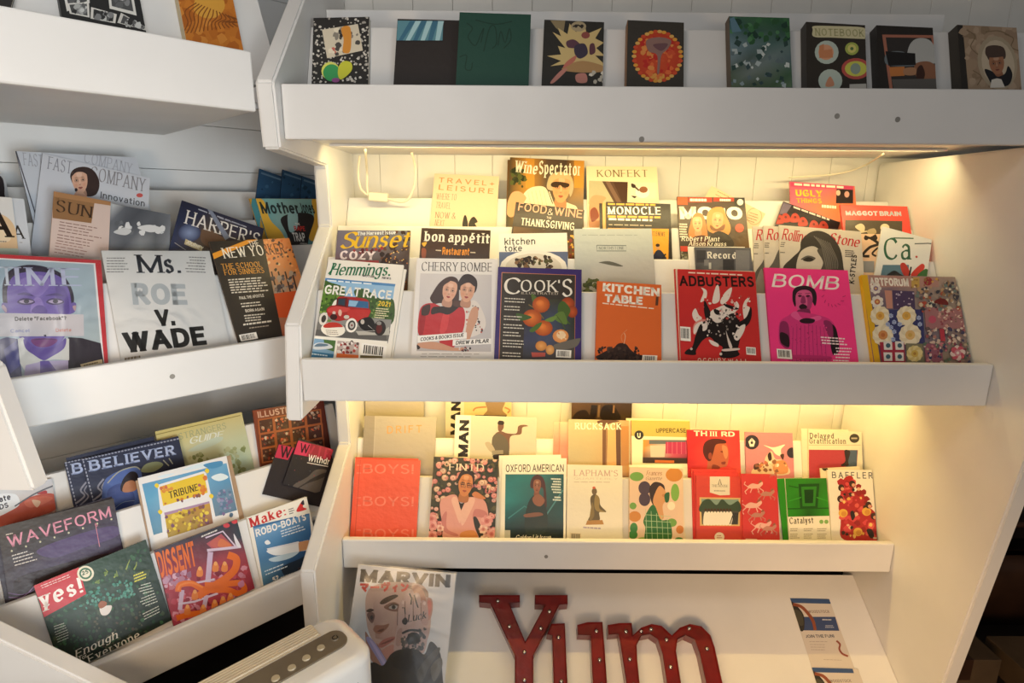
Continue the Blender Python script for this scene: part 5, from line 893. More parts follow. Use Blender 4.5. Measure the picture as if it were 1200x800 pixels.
# ================================================================== ANGLED LEFT UNIT, MIDDLE TIER
A1 = 'magazines in the front row of the angled unit'; A2 = 'magazines in the second row of the angled unit'; A3 = 'magazines in the third row of the angled unit'; A4 = 'magazines in the back row of the angled unit'
m = Mag('a1', 'a7', (-110, 32), (592, 74), d=6, th=5, paper='c4353c', label='red-bordered magazine with a violet-tinted face behind a message box', group=A1, sleeve=True)
m.full('c4353c c4353c c4353c')
m.p('ece8e6', -60, 58, 558, 92, 612, 690, -60, 800).grid((-60, 66, 548, 98, 600, 690, -60, 800), ['9cb0bc a4b4be a8b8c0', '8ca4b8 98acb8 a4b4bc', '90a8b8 a0b0b8 acb8ba', '98a8b0 a4b0b4 a8b0b0'])
m.b('2c2438', 20, 330, 15, 220, 50, 140, 130, 105, 230, 105, 340, 140, 400, 200, 432, 280, 428, 340, 400, 340, 380, 200, 200, 150, 60, 210, 50, 330)
m.b('6c5a9c', 50, 330, 15, 325, 10, 350, 35, 385, 60, 380).b('6c5a9c', 415, 330, 445, 325, 442, 370, 415, 385).b('b0949c', 20, 335, 10, 350, 35, 380, 40, 360).b('b8989c', 425, 345, 445, 340, 440, 372)
m.b('6c58a4', 42, 300, 48, 220, 90, 160, 200, 140, 330, 160, 390, 220, 415, 300, 415, 400, 380, 520, 320, 590, 240, 620, 170, 590, 110, 520, 60, 400).b('8470b4', 120, 190, 220, 160, 300, 190, 280, 240, 220, 290, 150, 240).b('8a74b8', 200, 300, 240, 300, 260, 380, 180, 380).b('5c4890', 330, 210, 390, 260, 405, 380, 350, 390, 330, 300)
m.b('50407c', 100, 275, 150, 262, 200, 285, 150, 280).b('50407c', 265, 282, 330, 266, 375, 285, 320, 282)
for x in (150, 320): m.b('3c2c5c', x-50, 318, x-20, 298, x+30, 300, x+55, 320, x+20, 335, x-25, 333).b('a898b8', x-38, 317, x-10, 306, x+35, 310, x+45, 319, x, 328).e('1c1430', x+5, 315, 16, 12)
m.b('5c4890', 185, 380, 215, 340, 260, 345, 275, 385)
m.p('2c2c64', -80, 560, 40, 525, 105, 535, 130, 760, -80, 800).p('2e2630', 400, 525, 480, 530, 590, 560, 610, 690, 400, 720).p('3c3c80', 20, 600, 95, 545, 118, 690, 60, 740)
m.p('d4d0c8', 104, 535, 135, 525, 250, 660, 150, 730, 118, 680).p('d4d0c8', 385, 530, 405, 535, 405, 660, 320, 655, 262, 665).p('b8a8c8', 150, 690, 250, 665, 400, 660, 400, 720, 140, 755).p('644c9c', 235, 665, 285, 662, 330, 720, 235, 735).b('644c98', 140, 535, 200, 580, 250, 590, 330, 575, 385, 530, 375, 590, 300, 640, 255, 660, 200, 630, 150, 590).b('7c3c78', 190, 535, 330, 535, 310, 570, 250, 585, 200, 570).ln('4c2c5c', 4, 200, 540, 262, 535, 330, 540)
m.p('c9c2c4', -70, 382, 490, 392, 492, 518, -70, 522).t('Delete "Facebook"?', 88, 430, 390, 424, 24, 'bold', '4c4644').t('Cancel', 62, 498, 172, 496, 20, 'sans', '6870a8').t('Delete', 328, 494, 418, 492, 20, 'sans', 'c86c50').b('2a2030', 255, 515, 268, 510, 270, 522)
m.t('T', 0, 222, 90, 222, 112, 'serif', 'c4ccd8').t('IME', 92, 224, 478, 226, 112, 'serif', 'b8bcd4').p('d8c498', 470, 684, 598, 654, 602, 678, 476, 702).lines('6c5c3c', 490, 692, 590, 668, 1, wd=8)
m.done()
m = Mag('a1', 'a7', (594, 15), (1228, 22), (720, 665), d=3, th=5, paper='e4e0da', label='white magazine whose big black headline overturns a court case name', group=A1, sleeve=True)
m.t('M', 810, 148, 960, 148, 108, 'serif', '2c3038').t('s.', 966, 148, 1062, 149, 110, 'serifbold', '2c3038')
m.lines('8c8884', 625, 62, 755, 62, 6, dy=16, wd=6).z('a8').lines('8c8884', 185, 205, 305, 210, 6, dy=17, wd=6, right=True)
m.z('a7').t('ROE', 780, 335, 1100, 335, 130, 'black', 'b9bcbc'); m.z('a8'); m.t('V.', 20, 612, 130, 606, 100, 'black', '2a2825').z('a7').t('WADE', 738, 618, 1215, 568, 122, 'black', '2a2825').z('a7').lines('8c7c64', 730, 655, 830, 640, 1, wd=18)
m.done()
m = Mag('a1', 'a8', (325, 120), (830, 88), (482, 702), d=12, th=5, paper='d88c48', spine='3a342c', label='magazine with an orange cover mostly wrapped by a black flap of white text', group=A1)
m.full('e08850 d89058 e08848', 'd88848 c88860 d88440', 'c8a888 a89078 c89068', 'c87c50 a07860 c86838', 'c85830 b05030 c05028')
m.spk(3, (640, 90, 830, 88, 870, 300, 660, 300), 70, 6, 11, 'd8843c e8a060 5c4438 e0b888 d07038 3c3028').t('RKER', 650, 194, 775, 184, 62, 'serif', '5c3428')
for x in (700, 740, 780, 820): m.ln('3c2c28', 9, x-10, 290, x+30, 440)
m.spk(5, (680, 300, 850, 290, 800, 420, 700, 430), 24, 7, 18, '6c6468 8c7c74 a89888 4c4448').p('cc5428', 700, 420, 860, 400, 800, 560, 720, 560)
m.p('332e29', 320, 112, 640, 100, 665, 225, 760, 690, 470, 710).p('dd9430', 345, 185, 560, 100, 615, 100, 345, 222)
m.t('THE', 565, 148, 622, 140, 34, 'serif', 'ece4d4').t('NEW YO', 415, 214, 650, 194, 62, 'serif', 'ece4d4').t('THE SCHOOL', 402, 278, 636, 262, 32, 'serif', 'd8983c').t('FOR SINNERS', 418, 312, 650, 298, 32, 'serif', 'd8983c')
m.lines('d0c8b8', 436, 340, 660, 325, 6, dx=4, dy=15, wd=7).t('PAUL THE APOSTLE', 505, 455, 648, 438, 18, 'bold', 'd8d0c0').lines('d0c8b8', 510, 480, 660, 466, 2, dx=6, dy=16, wd=7).t('BORN AGAIN', 540, 530, 650, 518, 18, 'bold', 'd8d0c0').lines('d0c8b8', 530, 550, 655, 538, 3, dx=4, dy=15, wd=7).lines('d8d0c0', 525, 602, 695, 580, 1, wd=10).lines('a89c8c', 560, 622, 690, 605, 1, wd=6).bar(500, 662, 600, 645, 512, 700)
m.done()
# second row
Mag('a2', 'p', (-52, 228), (28, 233), d=1, th=4, paper='c8ccd2', label='back one of two pale magazines at the far left edge, cut off by the frame', group=A2).z('a5').t('A', 90, 682, 165, 684, 90, 'serif', '3a3430').lines('8c8884', 130, 708, 155, 709, 1, wd=5).done()
m = Mag('a2', 'p', (-66, 226), (14, 231.5), d=6, th=4, paper='d8d6d2', label='front one of two pale magazines at the far left edge, large black letter showing', group=A2)
m.z('a5').b('d8b890', -60, 560, 0, 520, 70, 560, 110, 640, 130, 760, 60, 800, -60, 780).b('e4cfae', -40, 600, 20, 570, 70, 640, 60, 700, -40, 700).t('A', -70, 672, 84, 674, 180, 'serifbold', '2a2018').lines('8c8078', -40, 700, 70, 704, 1, wd=8).p('b8c4b4', -60, 745, 150, 750, 150, 800, -60, 800)
m.done()
Mag('a2', 'a5', (740, 446), (1142, 522), (726, 754), d=1, th=4, paper='8c9096', label='black and white magazine of storm clouds behind the white court-headline one', group=A2).full('c8ccd0 5c6068 4c5058 5c6068 6c7078', '6c7078 4c5058 5c6068 54585e 7c8088', '7c8088 6c7078 a0a4a8 787c82 a8acb0', '4c5058 a8acb0 8c9096 b8bcc0 989ca2', '585c62 7c8086 c0c4c8 c8cccf b4b8bc', '5c6066 6c7076 84888e a8acb0 a0a4a8').spk(3, (780, 540, 1100, 600, 1090, 640, 780, 640), 22, 10, 26, 'c8ccd0 d8dadc 6c7076 5c6066').b('d4d6d8', 920, 610, 1000, 590, 1090, 615, 1060, 632, 1000, 640).b('c8cacc', 760, 640, 830, 610, 880, 630, 840, 660).done()
m = Mag('a2', 'a5', (362, 366), (742, 436), (330, 790), d=6, th=6, paper='d2bdb4', spine='8c6440', label='pale text magazine with a brown title block in front of the smiling woman cover', group=A2)
m.p('a87c54', 355, 360, 745, 432, 742, 462, 632, 446, 612, 580, 352, 545).p('926c48', 355, 400, 632, 446, 612, 580, 352, 545).t('SUN', 370, 498, 612, 545, 80, 'didone', '3c2a20').t('THE', 372, 425, 400, 428, 16, 'serif', '5c4430').lines('8c6c64', 400, 570, 690, 620, 4, dx=-3, dy=20, wd=6).lines('8c6c64', 385, 655, 660, 704, 3, dx=-3, dy=20, wd=6).lines('a07c74', 372, 712, 640, 760, 4, dx=-3, dy=20, wd=6)
m.done()
m = Mag('a2', 'a6', (194, 300), (736, 512), (130, 650), d=7.5, th=5, paper='2a2c40', label='dark navy magazine with white capitals tilted behind the black-flapped one', group=A2)
m.full('24263a 2a2c40 2a2c42 262840', '2c3450 54483c 3c3440 2a2c40', '3c4464 5c4c40 4c3c3c 2c2c3c', '2a2c40 3c3438 302c36 2a2a38').g('8494b8', '3c4464', 240, 530, 75, 60).b('6c5444', 330, 500, 400, 520, 500, 600, 420, 640, 320, 590)
m.t('HARPER\'S', 208, 466, 704, 622, 96, 'serif', 'e4e0dc').lines('a8aab8', 300, 372, 700, 520, 1, wd=8).lines('8c8e9c', 440, 430, 650, 500, 1, wd=6).p('7c8498', 345, 345, 375, 355, 510, 560, 480, 580).p('c8b890', 215, 570, 330, 628, 322, 655, 205, 605).t('JOURNEY', 215, 600, 322, 650, 30, 'bold', 'ece4d0').ln('b8b4b0', 4, 140, 595, 215, 645)
m.done()
# third and back rows
Mag('a3', 'p', (292, 232.5), (374, 233), d=1, th=4, paper='c89838', label='back copy behind the yellow and teal magazine by the corner divider, left edge showing', group=A3).z('a6').p('4c8c94', 660, 300, 720, 300, 710, 560, 640, 420).done()
m = Mag('a3', 'a6', (684, 300), (1130, 305), d=6, th=5, paper='6ca4a4', label='yellow and teal magazine with black title by the corner divider', group=A3)
m.full('7cb0ac 8cb8b0 88b4b0 7cb0a8', '6ca4a8 98b8b0 78a8a8 68a0a0', '5c98a0 74a4a0 5c8c90 4c7c80', '4c8088 5c7c7c 4c5c5c 3c5050').b('e8b440', 684, 305, 740, 320, 780, 440, 860, 530, 900, 640, 840, 700, 740, 620, 720, 470).b('e8b440', 1060, 305, 1135, 305, 1130, 480, 1080, 580, 1040, 560, 1075, 430).b('2c2828', 850, 440, 930, 400, 1040, 400, 1075, 440, 1040, 560, 1010, 720, 920, 720, 900, 560).b('9cc4c4', 900, 400, 960, 390, 960, 500, 910, 520)
m.t('Mother', 728, 402, 985, 402, 78, 'bold', '2a3434').t('Jones', 990, 402, 1084, 402, 78, 'bold', '2a3434').t('THE', 950, 478, 980, 478, 14, 'bold', 'f0ece4').t('RAPE', 945, 516, 1018, 518, 32, 'bold', 'd83c34').t('TRAP', 938, 586, 1020, 588, 58, 'bold', 'f0ece4').lines('d8d4cc', 980, 600, 1030, 602, 4, dy=12, wd=5)
m.done()
Mag('a3', 'p', (18, 175), (160, 186), (45, 266), d=1, th=5, paper='c4cad4', spine='3c3c48', label='back copy of the business magazine with a smiling woman, tilted left behind it', group=A3).z('a5').t('FAST', 160, 190, 290, 205, 84, 'didone', '9ca0ac').t('COMPANY', 560, 170, 880, 250, 74, 'didone', 'a8acb8').ln('4c4c58', 8, 105, 92, 265, 605).done()
m = Mag('a3', 'a5', (285, 112), (1005, 278), d=7, th=5, paper='c9cdd6', spine='3c3c44', label='pale business magazine with a smiling dark-haired woman on the angled unit', group=A3)
m.t('FAST', 318, 215, 475, 250, 86, 'didone', '8c8e98').t('COMPANY', 600, 285, 968, 370, 92, 'didone', '8c8a90').t('Innovation', 672, 412, 968, 470, 46, 'sans', '4c4e54').e('c85c58', 935, 393, 22, 14)
m.b('3c2e2c', 470, 260, 500, 215, 570, 202, 630, 230, 665, 300, 655, 370, 610, 400, 560, 390, 520, 330, 490, 320).face(535, 300, 110, 150, -6, 'd4a890', '3c2e2c', 'none', 'a05c54').b('3c2e2c', 478, 270, 500, 222, 560, 208, 630, 240, 660, 310, 650, 380, 600, 400, 590, 350, 600, 280, 560, 240, 510, 240).b('d4a890', 500, 380, 540, 365, 580, 400, 560, 430, 500, 420).b('2c2430', 500, 350, 512, 345, 520, 360, 505, 368)
m.done()
m = Mag('a4', 'p', (-70, 202), (5.5, 206), d=1, th=5, paper='b8bcc0', label='magazine with a dark-haired figure cut off at the left frame edge', group=A4)
m.z('a5').b('2a2428', -120, 300, -40, 250, 10, 270, 28, 320, 30, 380, 20, 410, -120, 420).done()
for i, (x, y, x2, y2, lab) in enumerate(((304, 197.5, 374, 222, 'leftmost'), (331, 198.4, 392, 219, 'middle'), (354, 206, 412, 226, 'rightmost'))):
    m = Mag('a4', 'p', (x, y), (x2, y2), d=1+i*6, th=5, paper='24405c', spine='1c2c40', label=lab+' of three fanned dark blue magazines behind the yellow and teal one', group='fanned dark blue magazines by the corner divider')
    m.full('2c4c6c 20344c', '2c5478 1c3048', '24486c 1a2c40').ln('5c7890', 2, x+2, y+5, x2, y2+4).spk(i, (x, y+8, x2, y2+8, x2, y2+40, x, y+40), 30, 1, 3, '3c6484 2c5070 1c3850')
    m.done()
# ================================================================== ANGLED LEFT UNIT, LOWEST TIER
B1 = 'magazines in the front row of the lowest angled tier'; B2 = 'magazines in the second row of the lowest angled tier'; B3 = 'magazines in the back row of the lowest angled tier'
m = Mag('b1', 'e5', (45, 292), (684, 38), (165, 640), d=3, th=7, paper='24362a', label='dark green leafy magazine with a red title square at lower left', group=B1)
m.full('2c4434 2c4836 28402f 2a3c30', '2a4032 2c4a34 2c4434 24382c', '24382c 2c3c2c 2c3a2c 22342a', '1e2e26 26342a 2a362c 202e28', '1c2a22 1e2c26 22302a 1e2c26')
m.spk(2, (120, 470, 690, 60, 830, 600, 180, 680), 260, 6, 14, '2c5438 34583c 24442e 3c6444 1e3828 44543c 2c3c2c').spk(6, (240, 340, 600, 260, 620, 360, 280, 440), 80, 6, 12, '3c7c6c 4c8c7c 5c9484 2c6454').spk(7, (380, 480, 640, 380, 700, 640, 420, 660), 60, 6, 11, '4c5444 5c5c4c 3c4a3a 54483c')
for q in ((570, 205, 582, 170, 592, 148), (500, 250, 520, 230, 515, 210), (615, 205, 628, 180, 630, 160), (395, 280, 410, 270, 420, 262), (450, 240, 465, 215, 450, 200)): m.ln('8c9c4c', 9, *q, taper=True)
for x, y in ((455, 225), (515, 235), (410, 275)): m.e('6c8444', x, y, 12, 9, 30)
m.p('c4303a', 40, 292, 300, 188, 345, 342, 100, 478, 85, 400).lines('ecd8d4', 85, 298, 255, 230, 2, dx=6, dy=11, wd=4).t('yes!', 88, 424, 328, 330, 96, 'serifbold', 'f2ece6').e('e4dcc4', 340, 226, 48, 44).e('3c6c4c', 340, 226, 36, 33).e('e4dcc4', 340, 226, 26, 23).t('25', 322, 238, 358, 224, 24, 'bold', '2c5c3c').p('c4303a', 40, 292, 45, 288, 52, 300, 48, 310)
m.b('e4dcd8', 420, 420, 450, 410, 488, 408, 482, 440, 460, 462, 430, 460).b('9c5c3c', 412, 405, 430, 382, 460, 390, 455, 410, 425, 425)
m.lines('c8d0c0', 160, 528, 228, 505, 2, dx=3, dy=14, wd=5).lines('c8d0c0', 165, 560, 250, 525, 5, dx=4, dy=14, wd=4).t('Enough', 285, 708, 522, 592, 46, 'serifital', 'ece8dc').t('for', 310, 722, 352, 700, 26, 'serif', 'ece8dc').t('Everyone', 362, 736, 650, 590, 48, 'serif', 'ece8dc').lines('d8d8cc', 390, 750, 515, 690, 2, dx=4, dy=14, wd=5)
m.b('3c4c34', 612, 235, 640, 215, 690, 205, 698, 240, 640, 275, 615, 268).lines('d8d048', 612, 240, 685, 212, 3, dx=3, dy=16, wd=8).lines('d0d4c8', 632, 300, 712, 278, 4, dx=5, dy=15, wd=5, right=True).lines('d0d4c8', 640, 375, 735, 338, 4, dx=5, dy=15, wd=5, right=True).lines('d0d4c8', 655, 462, 755, 412, 3, dx=4, dy=15, wd=5, right=True).bar(708, 570, 795, 530, 718, 616, 'dcd8e0')
m.done()
m = Mag('b1', 'e6', (58, 232), (555, 42), (195, 775), d=3, th=9, paper='a03a44', spine='8c3038', label='magazine with orange tube figures over a crimson crowd and a dark roof', group=B1)
m.full('2e3440 343844 2e3640 2c3640', '8c3040 7c3440 5c3844 34404c', 'a83c4c 943848 a83c48 8c3c48', '983444 a43848 a83844 94303c', 'a43c50 983848 a03c4c 903040')
m.spk(4, (100, 420, 600, 300, 650, 540, 180, 760), 120, 10, 26, 'b04454 c05868 8c2c3c a83a48 b8788c c88898 7c2838 b06878').spk(9, (120, 400, 300, 330, 320, 420, 130, 470), 20, 12, 26, 'b890a8 a87890 c8a0b4 8c5c78')
m.t('DISSENT', 90, 400, 314, 322, 165, 'bold', 'd86a28').lines('d8d4d0', 340, 148, 450, 102, 1, wd=9).e('c8444c', 492, 80, 20, 14).e('c8444c', 540, 56, 18, 14)
m.p('a8505c', 370, 190, 460, 130, 540, 210, 410, 225).b('b85c54', 390, 190, 440, 150, 470, 180, 430, 215).b('c87048', 440, 190, 460, 160, 500, 180, 520, 205, 450, 210)
m.ln('d0c0d4', 9, 365, 155, 470, 115, 550, 210).ln('c8b8cc', 16, 375, 230, 460, 222, 580, 208).ln('c0aac4', 32, 395, 240, 378, 440).ln('c8b8cc', 12, 240, 440, 420, 405).ln('c0aac4', 26, 225, 470, 210, 590).ln('c8b8cc', 12, 200, 555, 300, 540, 440, 490).ln('c0aac4', 26, 372, 500, 355, 580).ln('c8b0c8', 9, 250, 705, 610, 530).ln('b89cb8', 7, 270, 725, 620, 545).b('d8d4dc', 535, 130, 555, 160, 580, 210, 550, 200)
O_ = 'd86a24'
m.ln(O_, 44, 500, 258, 550, 280, 545, 340, 500, 390, 440, 430, 380, 470, 330, 500, 320, 520, smooth=True).ln(O_, 36, 200, 480, 210, 440, 280, 430, 350, 465, 420, 470, 500, 470, 560, 490, 600, 470, 580, 430, 520, 430, 440, 440, 360, 440, smooth=True).ln(O_, 34, 190, 640, 260, 620, 330, 610, 385, 610, smooth=True).ln('e08038', 12, 200, 470, 215, 440, 280, 425, 350, 455, smooth=True)
for x, y in ((330, 360), (425, 330), (420, 560), (470, 540), (515, 520), (480, 330), (300, 500), (255, 590), (350, 590)): m.b('d88040', x-18, y+26, x-14, y-14, x+2, y-28, x+18, y-10, x+16, y+26).e('e0a060', x+1, y-20, 11, 13)
m.b('b87898', 560, 430, 590, 410, 600, 440, 575, 455)
m.done()
m = Mag('b1', 'c8', (556, 180), (838, 92), (652, 548), d=2, th=8, paper='e6e2da', label='white-edged magazine with a toy motor boat racing over blue water', group=B1)
m.p('3c6c9c', 585, 225, 850, 165, 875, 440, 655, 540, 640, 520).grid((590, 235, 848, 172, 872, 420, 640, 535), ['7ca4c8 6c98c0 5c88b8', '5c8cb8 4c80b0 3c6ca0', '4c7ca8 3c6c9c 2c5888', '5c8cac 2c5078 24406c', '3c6488 24384c 1e2c3c'])
m.t('Make:', 575, 232, 742, 172, 46, 'serifbold', 'c83434').lines('5c5c5c', 752, 148, 778, 140, 3, dx=2, dy=10, wd=5).b('c83434', 790, 150, 815, 108, 825, 115, 820, 135, 838, 145, 800, 158).b('2c2c34', 810, 120, 822, 102, 826, 125)
m.t('ROBO-BOATS', 602, 276, 836, 196, 36, 'bold', 'ece8e4').lines('d8e0e8', 715, 250, 832, 212, 3, dx=3, dy=12, wd=5).b('e4e8ec', 650, 340, 720, 322, 800, 300, 860, 292, 856, 330, 800, 345, 720, 360, 680, 360).p('c89468', 798, 300, 852, 290, 858, 330, 802, 345).p('d8dce4', 650, 330, 800, 296, 802, 304, 655, 338).b('b8d0e0', 660, 380, 720, 360, 800, 345, 760, 375, 690, 392).b('1e2c3c', 720, 420, 800, 380, 872, 350, 872, 440, 760, 470).lines('d8e4ec', 640, 438, 750, 395, 2, dx=5, dy=15, wd=5).t('52', 680, 488, 708, 476, 24, 'bold', 'f0ece4').lines('e4e4e0', 715, 470, 790, 440, 1, wd=9).lines('d0d8e0', 665, 505, 820, 435, 3, dx=4, dy=12, wd=4).b('e8ecf0', 640, 300, 655, 290, 668, 305, 650, 312).p('3c3434', 795, 420, 825, 412, 830, 445, 800, 455).p('a89c94', 828, 400, 858, 390, 862, 430, 834, 445).b('e4dcc8', 820, 84, 838, 80, 850, 100, 836, 96)
m.done()
Mag('b2', 'c7', (-40, 180), (455, 40), d=1, th=6, paper='302838', spine='2c2438', label='back copy behind the dark magazine with pink digital lettering', group=B2).done()
m = Mag('b2', 'c7', (-10, 170), (462, 44), (42, 545), d=8, th=7, paper='3c342f', spine='322a3c', label='dark magazine with pink digital lettering above a violet landscape', group=B2)
m.full('40382f 403832 3e3630', '3c3430 3c3438 423a4c', '3c3238 483c58 403650', '342834 2e2226 30242c', '342638 2c1e24 2c2026')
m.b('54446c', 150, 260, 300, 200, 460, 160, 480, 200, 340, 250, 220, 290).t('WAVEFORM', 36, 250, 456, 122, 50, 'sans', 'd890a4').lines('d8c8b8', 24, 196, 60, 188, 1, wd=4)
for i in range(8): m.e('c8c4a4', 48+i*58, 262-i*18.5, 4, 4)
m.ln('c87c8c', 3, 388, 148, 406, 245).t('8', 390, 165, 400, 160, 14, 'sans', 'c87c8c', False).lines('d8d0c8', 48, 282, 140, 256, 4, dx=4, dy=13, wd=4).b('2c1c20', 60, 380, 200, 330, 350, 290, 480, 270, 500, 330, 300, 400, 100, 450).ln('8c6ca0', 3, 20, 448, 90, 450, 140, 405, smooth=True).ln('7c5c94', 2.5, 20, 430, 90, 440, 150, 415, smooth=True)
m.done()
Mag('b2', 'c8', (36, 10), (480, -104), (110, 330), d=1, th=6, paper='a88c70', label='back copy behind the magazine with a yellow seed-packet design, brown edge showing', group=B2).done()
m = Mag('b2', 'c6', (-80, 452), (378, 322), (-20, 830), d=8, th=5, paper='e4e2e0', label='white-bordered magazine with a yellow seed-packet design over blue sea', group=B2)
m.z('c5').grid((740, 565, 1180, 455, 1235, 700, 800, 830), ['5c98c0 6ca4c8 5c98c4 6ca4c8', '5ca0c4 8cb8d0 6ca0c4 5c94bc', '5c90b4 7ca8c0 6890ac 6c88a0', '5c8ca8 6c94ac 6c8498 5c7890'])
m.z('c6').b('d4e4ec', 20, 440, 60, 425, 110, 420, 60, 440).b('d4e4ec', 150, 400, 240, 370, 340, 362, 280, 385, 200, 400).b('4c8cb8', 260, 375, 350, 355, 355, 380, 300, 395).b('dce8ec', 300, 440, 350, 420, 390, 440, 340, 460).spk(3, (330, 520, 395, 500, 410, 650, 345, 660), 40, 7, 14, '6c88a4 8c90b4 5c7894 9898b4 7c6c94')
m.p('e6e4e4', 20, 480, 262, 408, 275, 420, 325, 660, 50, 760).p('e4c234', 30, 490, 262, 420, 282, 520, 50, 590).t('TRIBUNE', 84, 552, 234, 508, 38, 'serifbold', '4c3c1c')
m.spk(5, (36, 490, 90, 475, 100, 510, 40, 520), 9, 7, 13, 'd87c34 d89038 c86c44').spk(6, (230, 425, 265, 420, 280, 520, 245, 530), 8, 8, 14, 'd87c34 a8646c d89038').spk(7, (60, 575, 260, 520, 265, 530, 65, 590), 12, 7, 12, '8c5c3c c87c34 7c4c54')
m.p('a888a8', 55, 625, 290, 565, 292, 575, 58, 640).grid((58, 640, 292, 575, 310, 680, 75, 755), ['c8a830 d0ac34 b89038 c89c3c', 'c0a034 b08c3c a8844c a87c54', 'a88c38 b09438 987048 8c6454']).spk(8, (60, 635, 292, 580, 310, 675, 78, 745), 60, 7, 13, 'd8bc3c 8c6c30 7c5468 a88c34 8c5c4c e0c848')
for x, y in ((16, 485), (278, 408), (300, 540), (34, 622)): m.b('e8cc38', x-12, y-2, x, y-14, x+12, y-2, x+2, y+12)
m.done()
Mag('b2', 'c6', (652, 270), (958, 345), (532, 610), d=1, th=5, paper='2c2628', spine='241c1e', label='left copy of the dark technology magazine with a red title, mostly covered', group=B2).p('b8304c', 645, 268, 735, 285, 700, 350, 625, 335).t('W', 655, 335, 712, 342, 62, 'wide', '2a1a20').done()
m = Mag('b2', 'c6', (754, 248), (1060, 326), (604, 596), d=7, th=5, paper='2c282a', spine='241c1e', label='right copy of the dark technology magazine with a red title and wrinkled hand', group=B2)
m.p('8c2438', 745, 245, 1070, 328, 1050, 375, 728, 320).t('WIRED', 765, 318, 1050, 375, 58, 'wide', 'a83048').p('c4385c', 754, 250, 820, 268, 795, 330, 732, 318).t('W', 758, 310, 806, 318, 50, 'wide', '3a1420').t('Withdraw', 802, 355, 960, 385, 36, 'sans', 'ece8e4').ln('d8d0cc', 4, 800, 364, 960, 394)
m.b('5c5450', 730, 480, 800, 440, 850, 400, 920, 410, 940, 470, 880, 510, 780, 530, 730, 510)
for i in range(7): m.ln('3a3432', 6, 740+i*12, 505-i*8, 800+i*14, 470-i*8, 860+i*12, 450-i*5, smooth=True)
m.spk(3, (660, 470, 760, 300, 900, 330, 760, 560), 20, 2, 4, '8c4048 5c5c60')
m.done()
for i, (x, y, x2, y2) in enumerate(((345, 426, 800, 318), (335, 446, 840, 340), (425, 430, 930, 320))):
    m = Mag('b3', 'c5', (x, y), (x2, y2), (x+62, y+240), d=7+i*6.3, th=5, paper='2c3048', spine='242840', label=('furthest of three overlapping navy magazines with scalloped white borders', 'middle of three overlapping navy magazines with scalloped white borders', 'front of three overlapping navy magazines with scalloped borders and block title')[i], group=B3)
    if i:
        for k in range(30): m.e('9ca0b4', x+8+k*17, y+8-k*3.75, 7, 4, -12, 8)
        for k in range(14): m.e('9ca0b4', x+10+k*4.6, y+20+k*18, 4, 7, -12, 8)
        m.t('BELIEVER', x+45, y+70, x+488, y-18, 58, 'slab', '8c9cc8').t('BELIEVER', x+43, y+66, x+486, y-22, 54, 'slab', 'b4c0e0')
        m.ln('8c8c9c', 9, x+115, y+108, x+85, y+150, x+105, y+180, x+60, y+220, smooth=True).ln('8c8c9c', 7, x+140, y+100, x+105, y+150, x+125, y+185, x+80, y+230, smooth=True)
    if i == 2:
        m.b('5068a8', 540, 560, 590, 510, 680, 480, 730, 490, 740, 560, 730, 680, 640, 720, 540, 680).b('3c4c88', 560, 600, 640, 560, 700, 620, 680, 690, 580, 690).b('241c24', 640, 540, 680, 500, 715, 510, 720, 560, 690, 600, 630, 600).b('b87c58', 650, 560, 690, 545, 715, 570, 700, 600, 640, 605).b('8c9470', 735, 500, 760, 460, 820, 448, 850, 465, 800, 500).ln('a8a898', 6, 560, 560, 620, 500, 700, 475, 730, 490, smooth=True).ln('8c9cb8', 3, 600, 690, 640, 660, 700, 650, smooth=True).ln('a8a898', 6, 850, 440, 880, 470, smooth=True).ln('a8a898', 6, 880, 430, 900, 460)
    m.done()
m = Mag('b3', 'c6', (8, 203), (458, 100), (60, 440), d=1, th=5, paper='d4cc94', spine='a89858', label='pale yellow-green guide with faint lettering behind the seed-packet magazine', group=B3)
m.full('d0c078 d4c47c d4c484', 'ccc898 c8ccaa c0c8a8', 'b8c4a8 b8c8b0 b4c4ac', 'a0ac84 a8b494 9ca47c').ln('8c7c3c', 4, 14, 218, 452, 118).t('STRANGERS', 135, 245, 380, 186, 34, 'serif', 'a8ac84').t('GUIDE', 185, 268, 360, 232, 34, 'script', 'e4e8dc').b('c4d0bc', 180, 300, 300, 240, 360, 230, 340, 260, 240, 300).spk(4, (180, 330, 470, 270, 480, 420, 200, 430), 50, 8, 18, '8c9468 a0a87c 7c8858 b4b890')
m.done()
m = Mag('b3', 'c6', (518, 92), (885, 38), (560, 392), d=1, th=8, paper='7c3c28', spine='9c4c2c', label='reddish brown magazine of framed pictures like a cabinet, under the corner divider', group=B3)
m.full('8c442c 74382a 6c3024', '703424 64342a 5c2c22', '6c3820 4c2c20 5c2c22').t('ILLUSTRATORS', 545, 132, 850, 80, 34, 'bold', 'd0a894')
for r, y in enumerate((140, 215, 290)):
    for k in range(4):
        x = 548+k*82+r*8; yy = y-k*14; m.p('a85c34', x-6, yy-2, x+78, yy-14, x+84, yy+66, x, yy+78); m.p('4c2c24', x+2, yy+6, x+70, yy-6, x+76, yy+58, x+8, yy+70).spk(r*5+k, (x+8, yy+10, x+66, yy, x+70, yy+52, x+12, yy+62), 12, 4, 10, 'b89070 8c3c2c d0b8a0 5c4438 9c6c50 c85c38')
m.done()
m = Mag('b3', 'c5', (-160, 620), (270, 535), d=4, th=6, paper='c8d0d8', label='food magazine with red meat on a plate at the far left', group=B3)
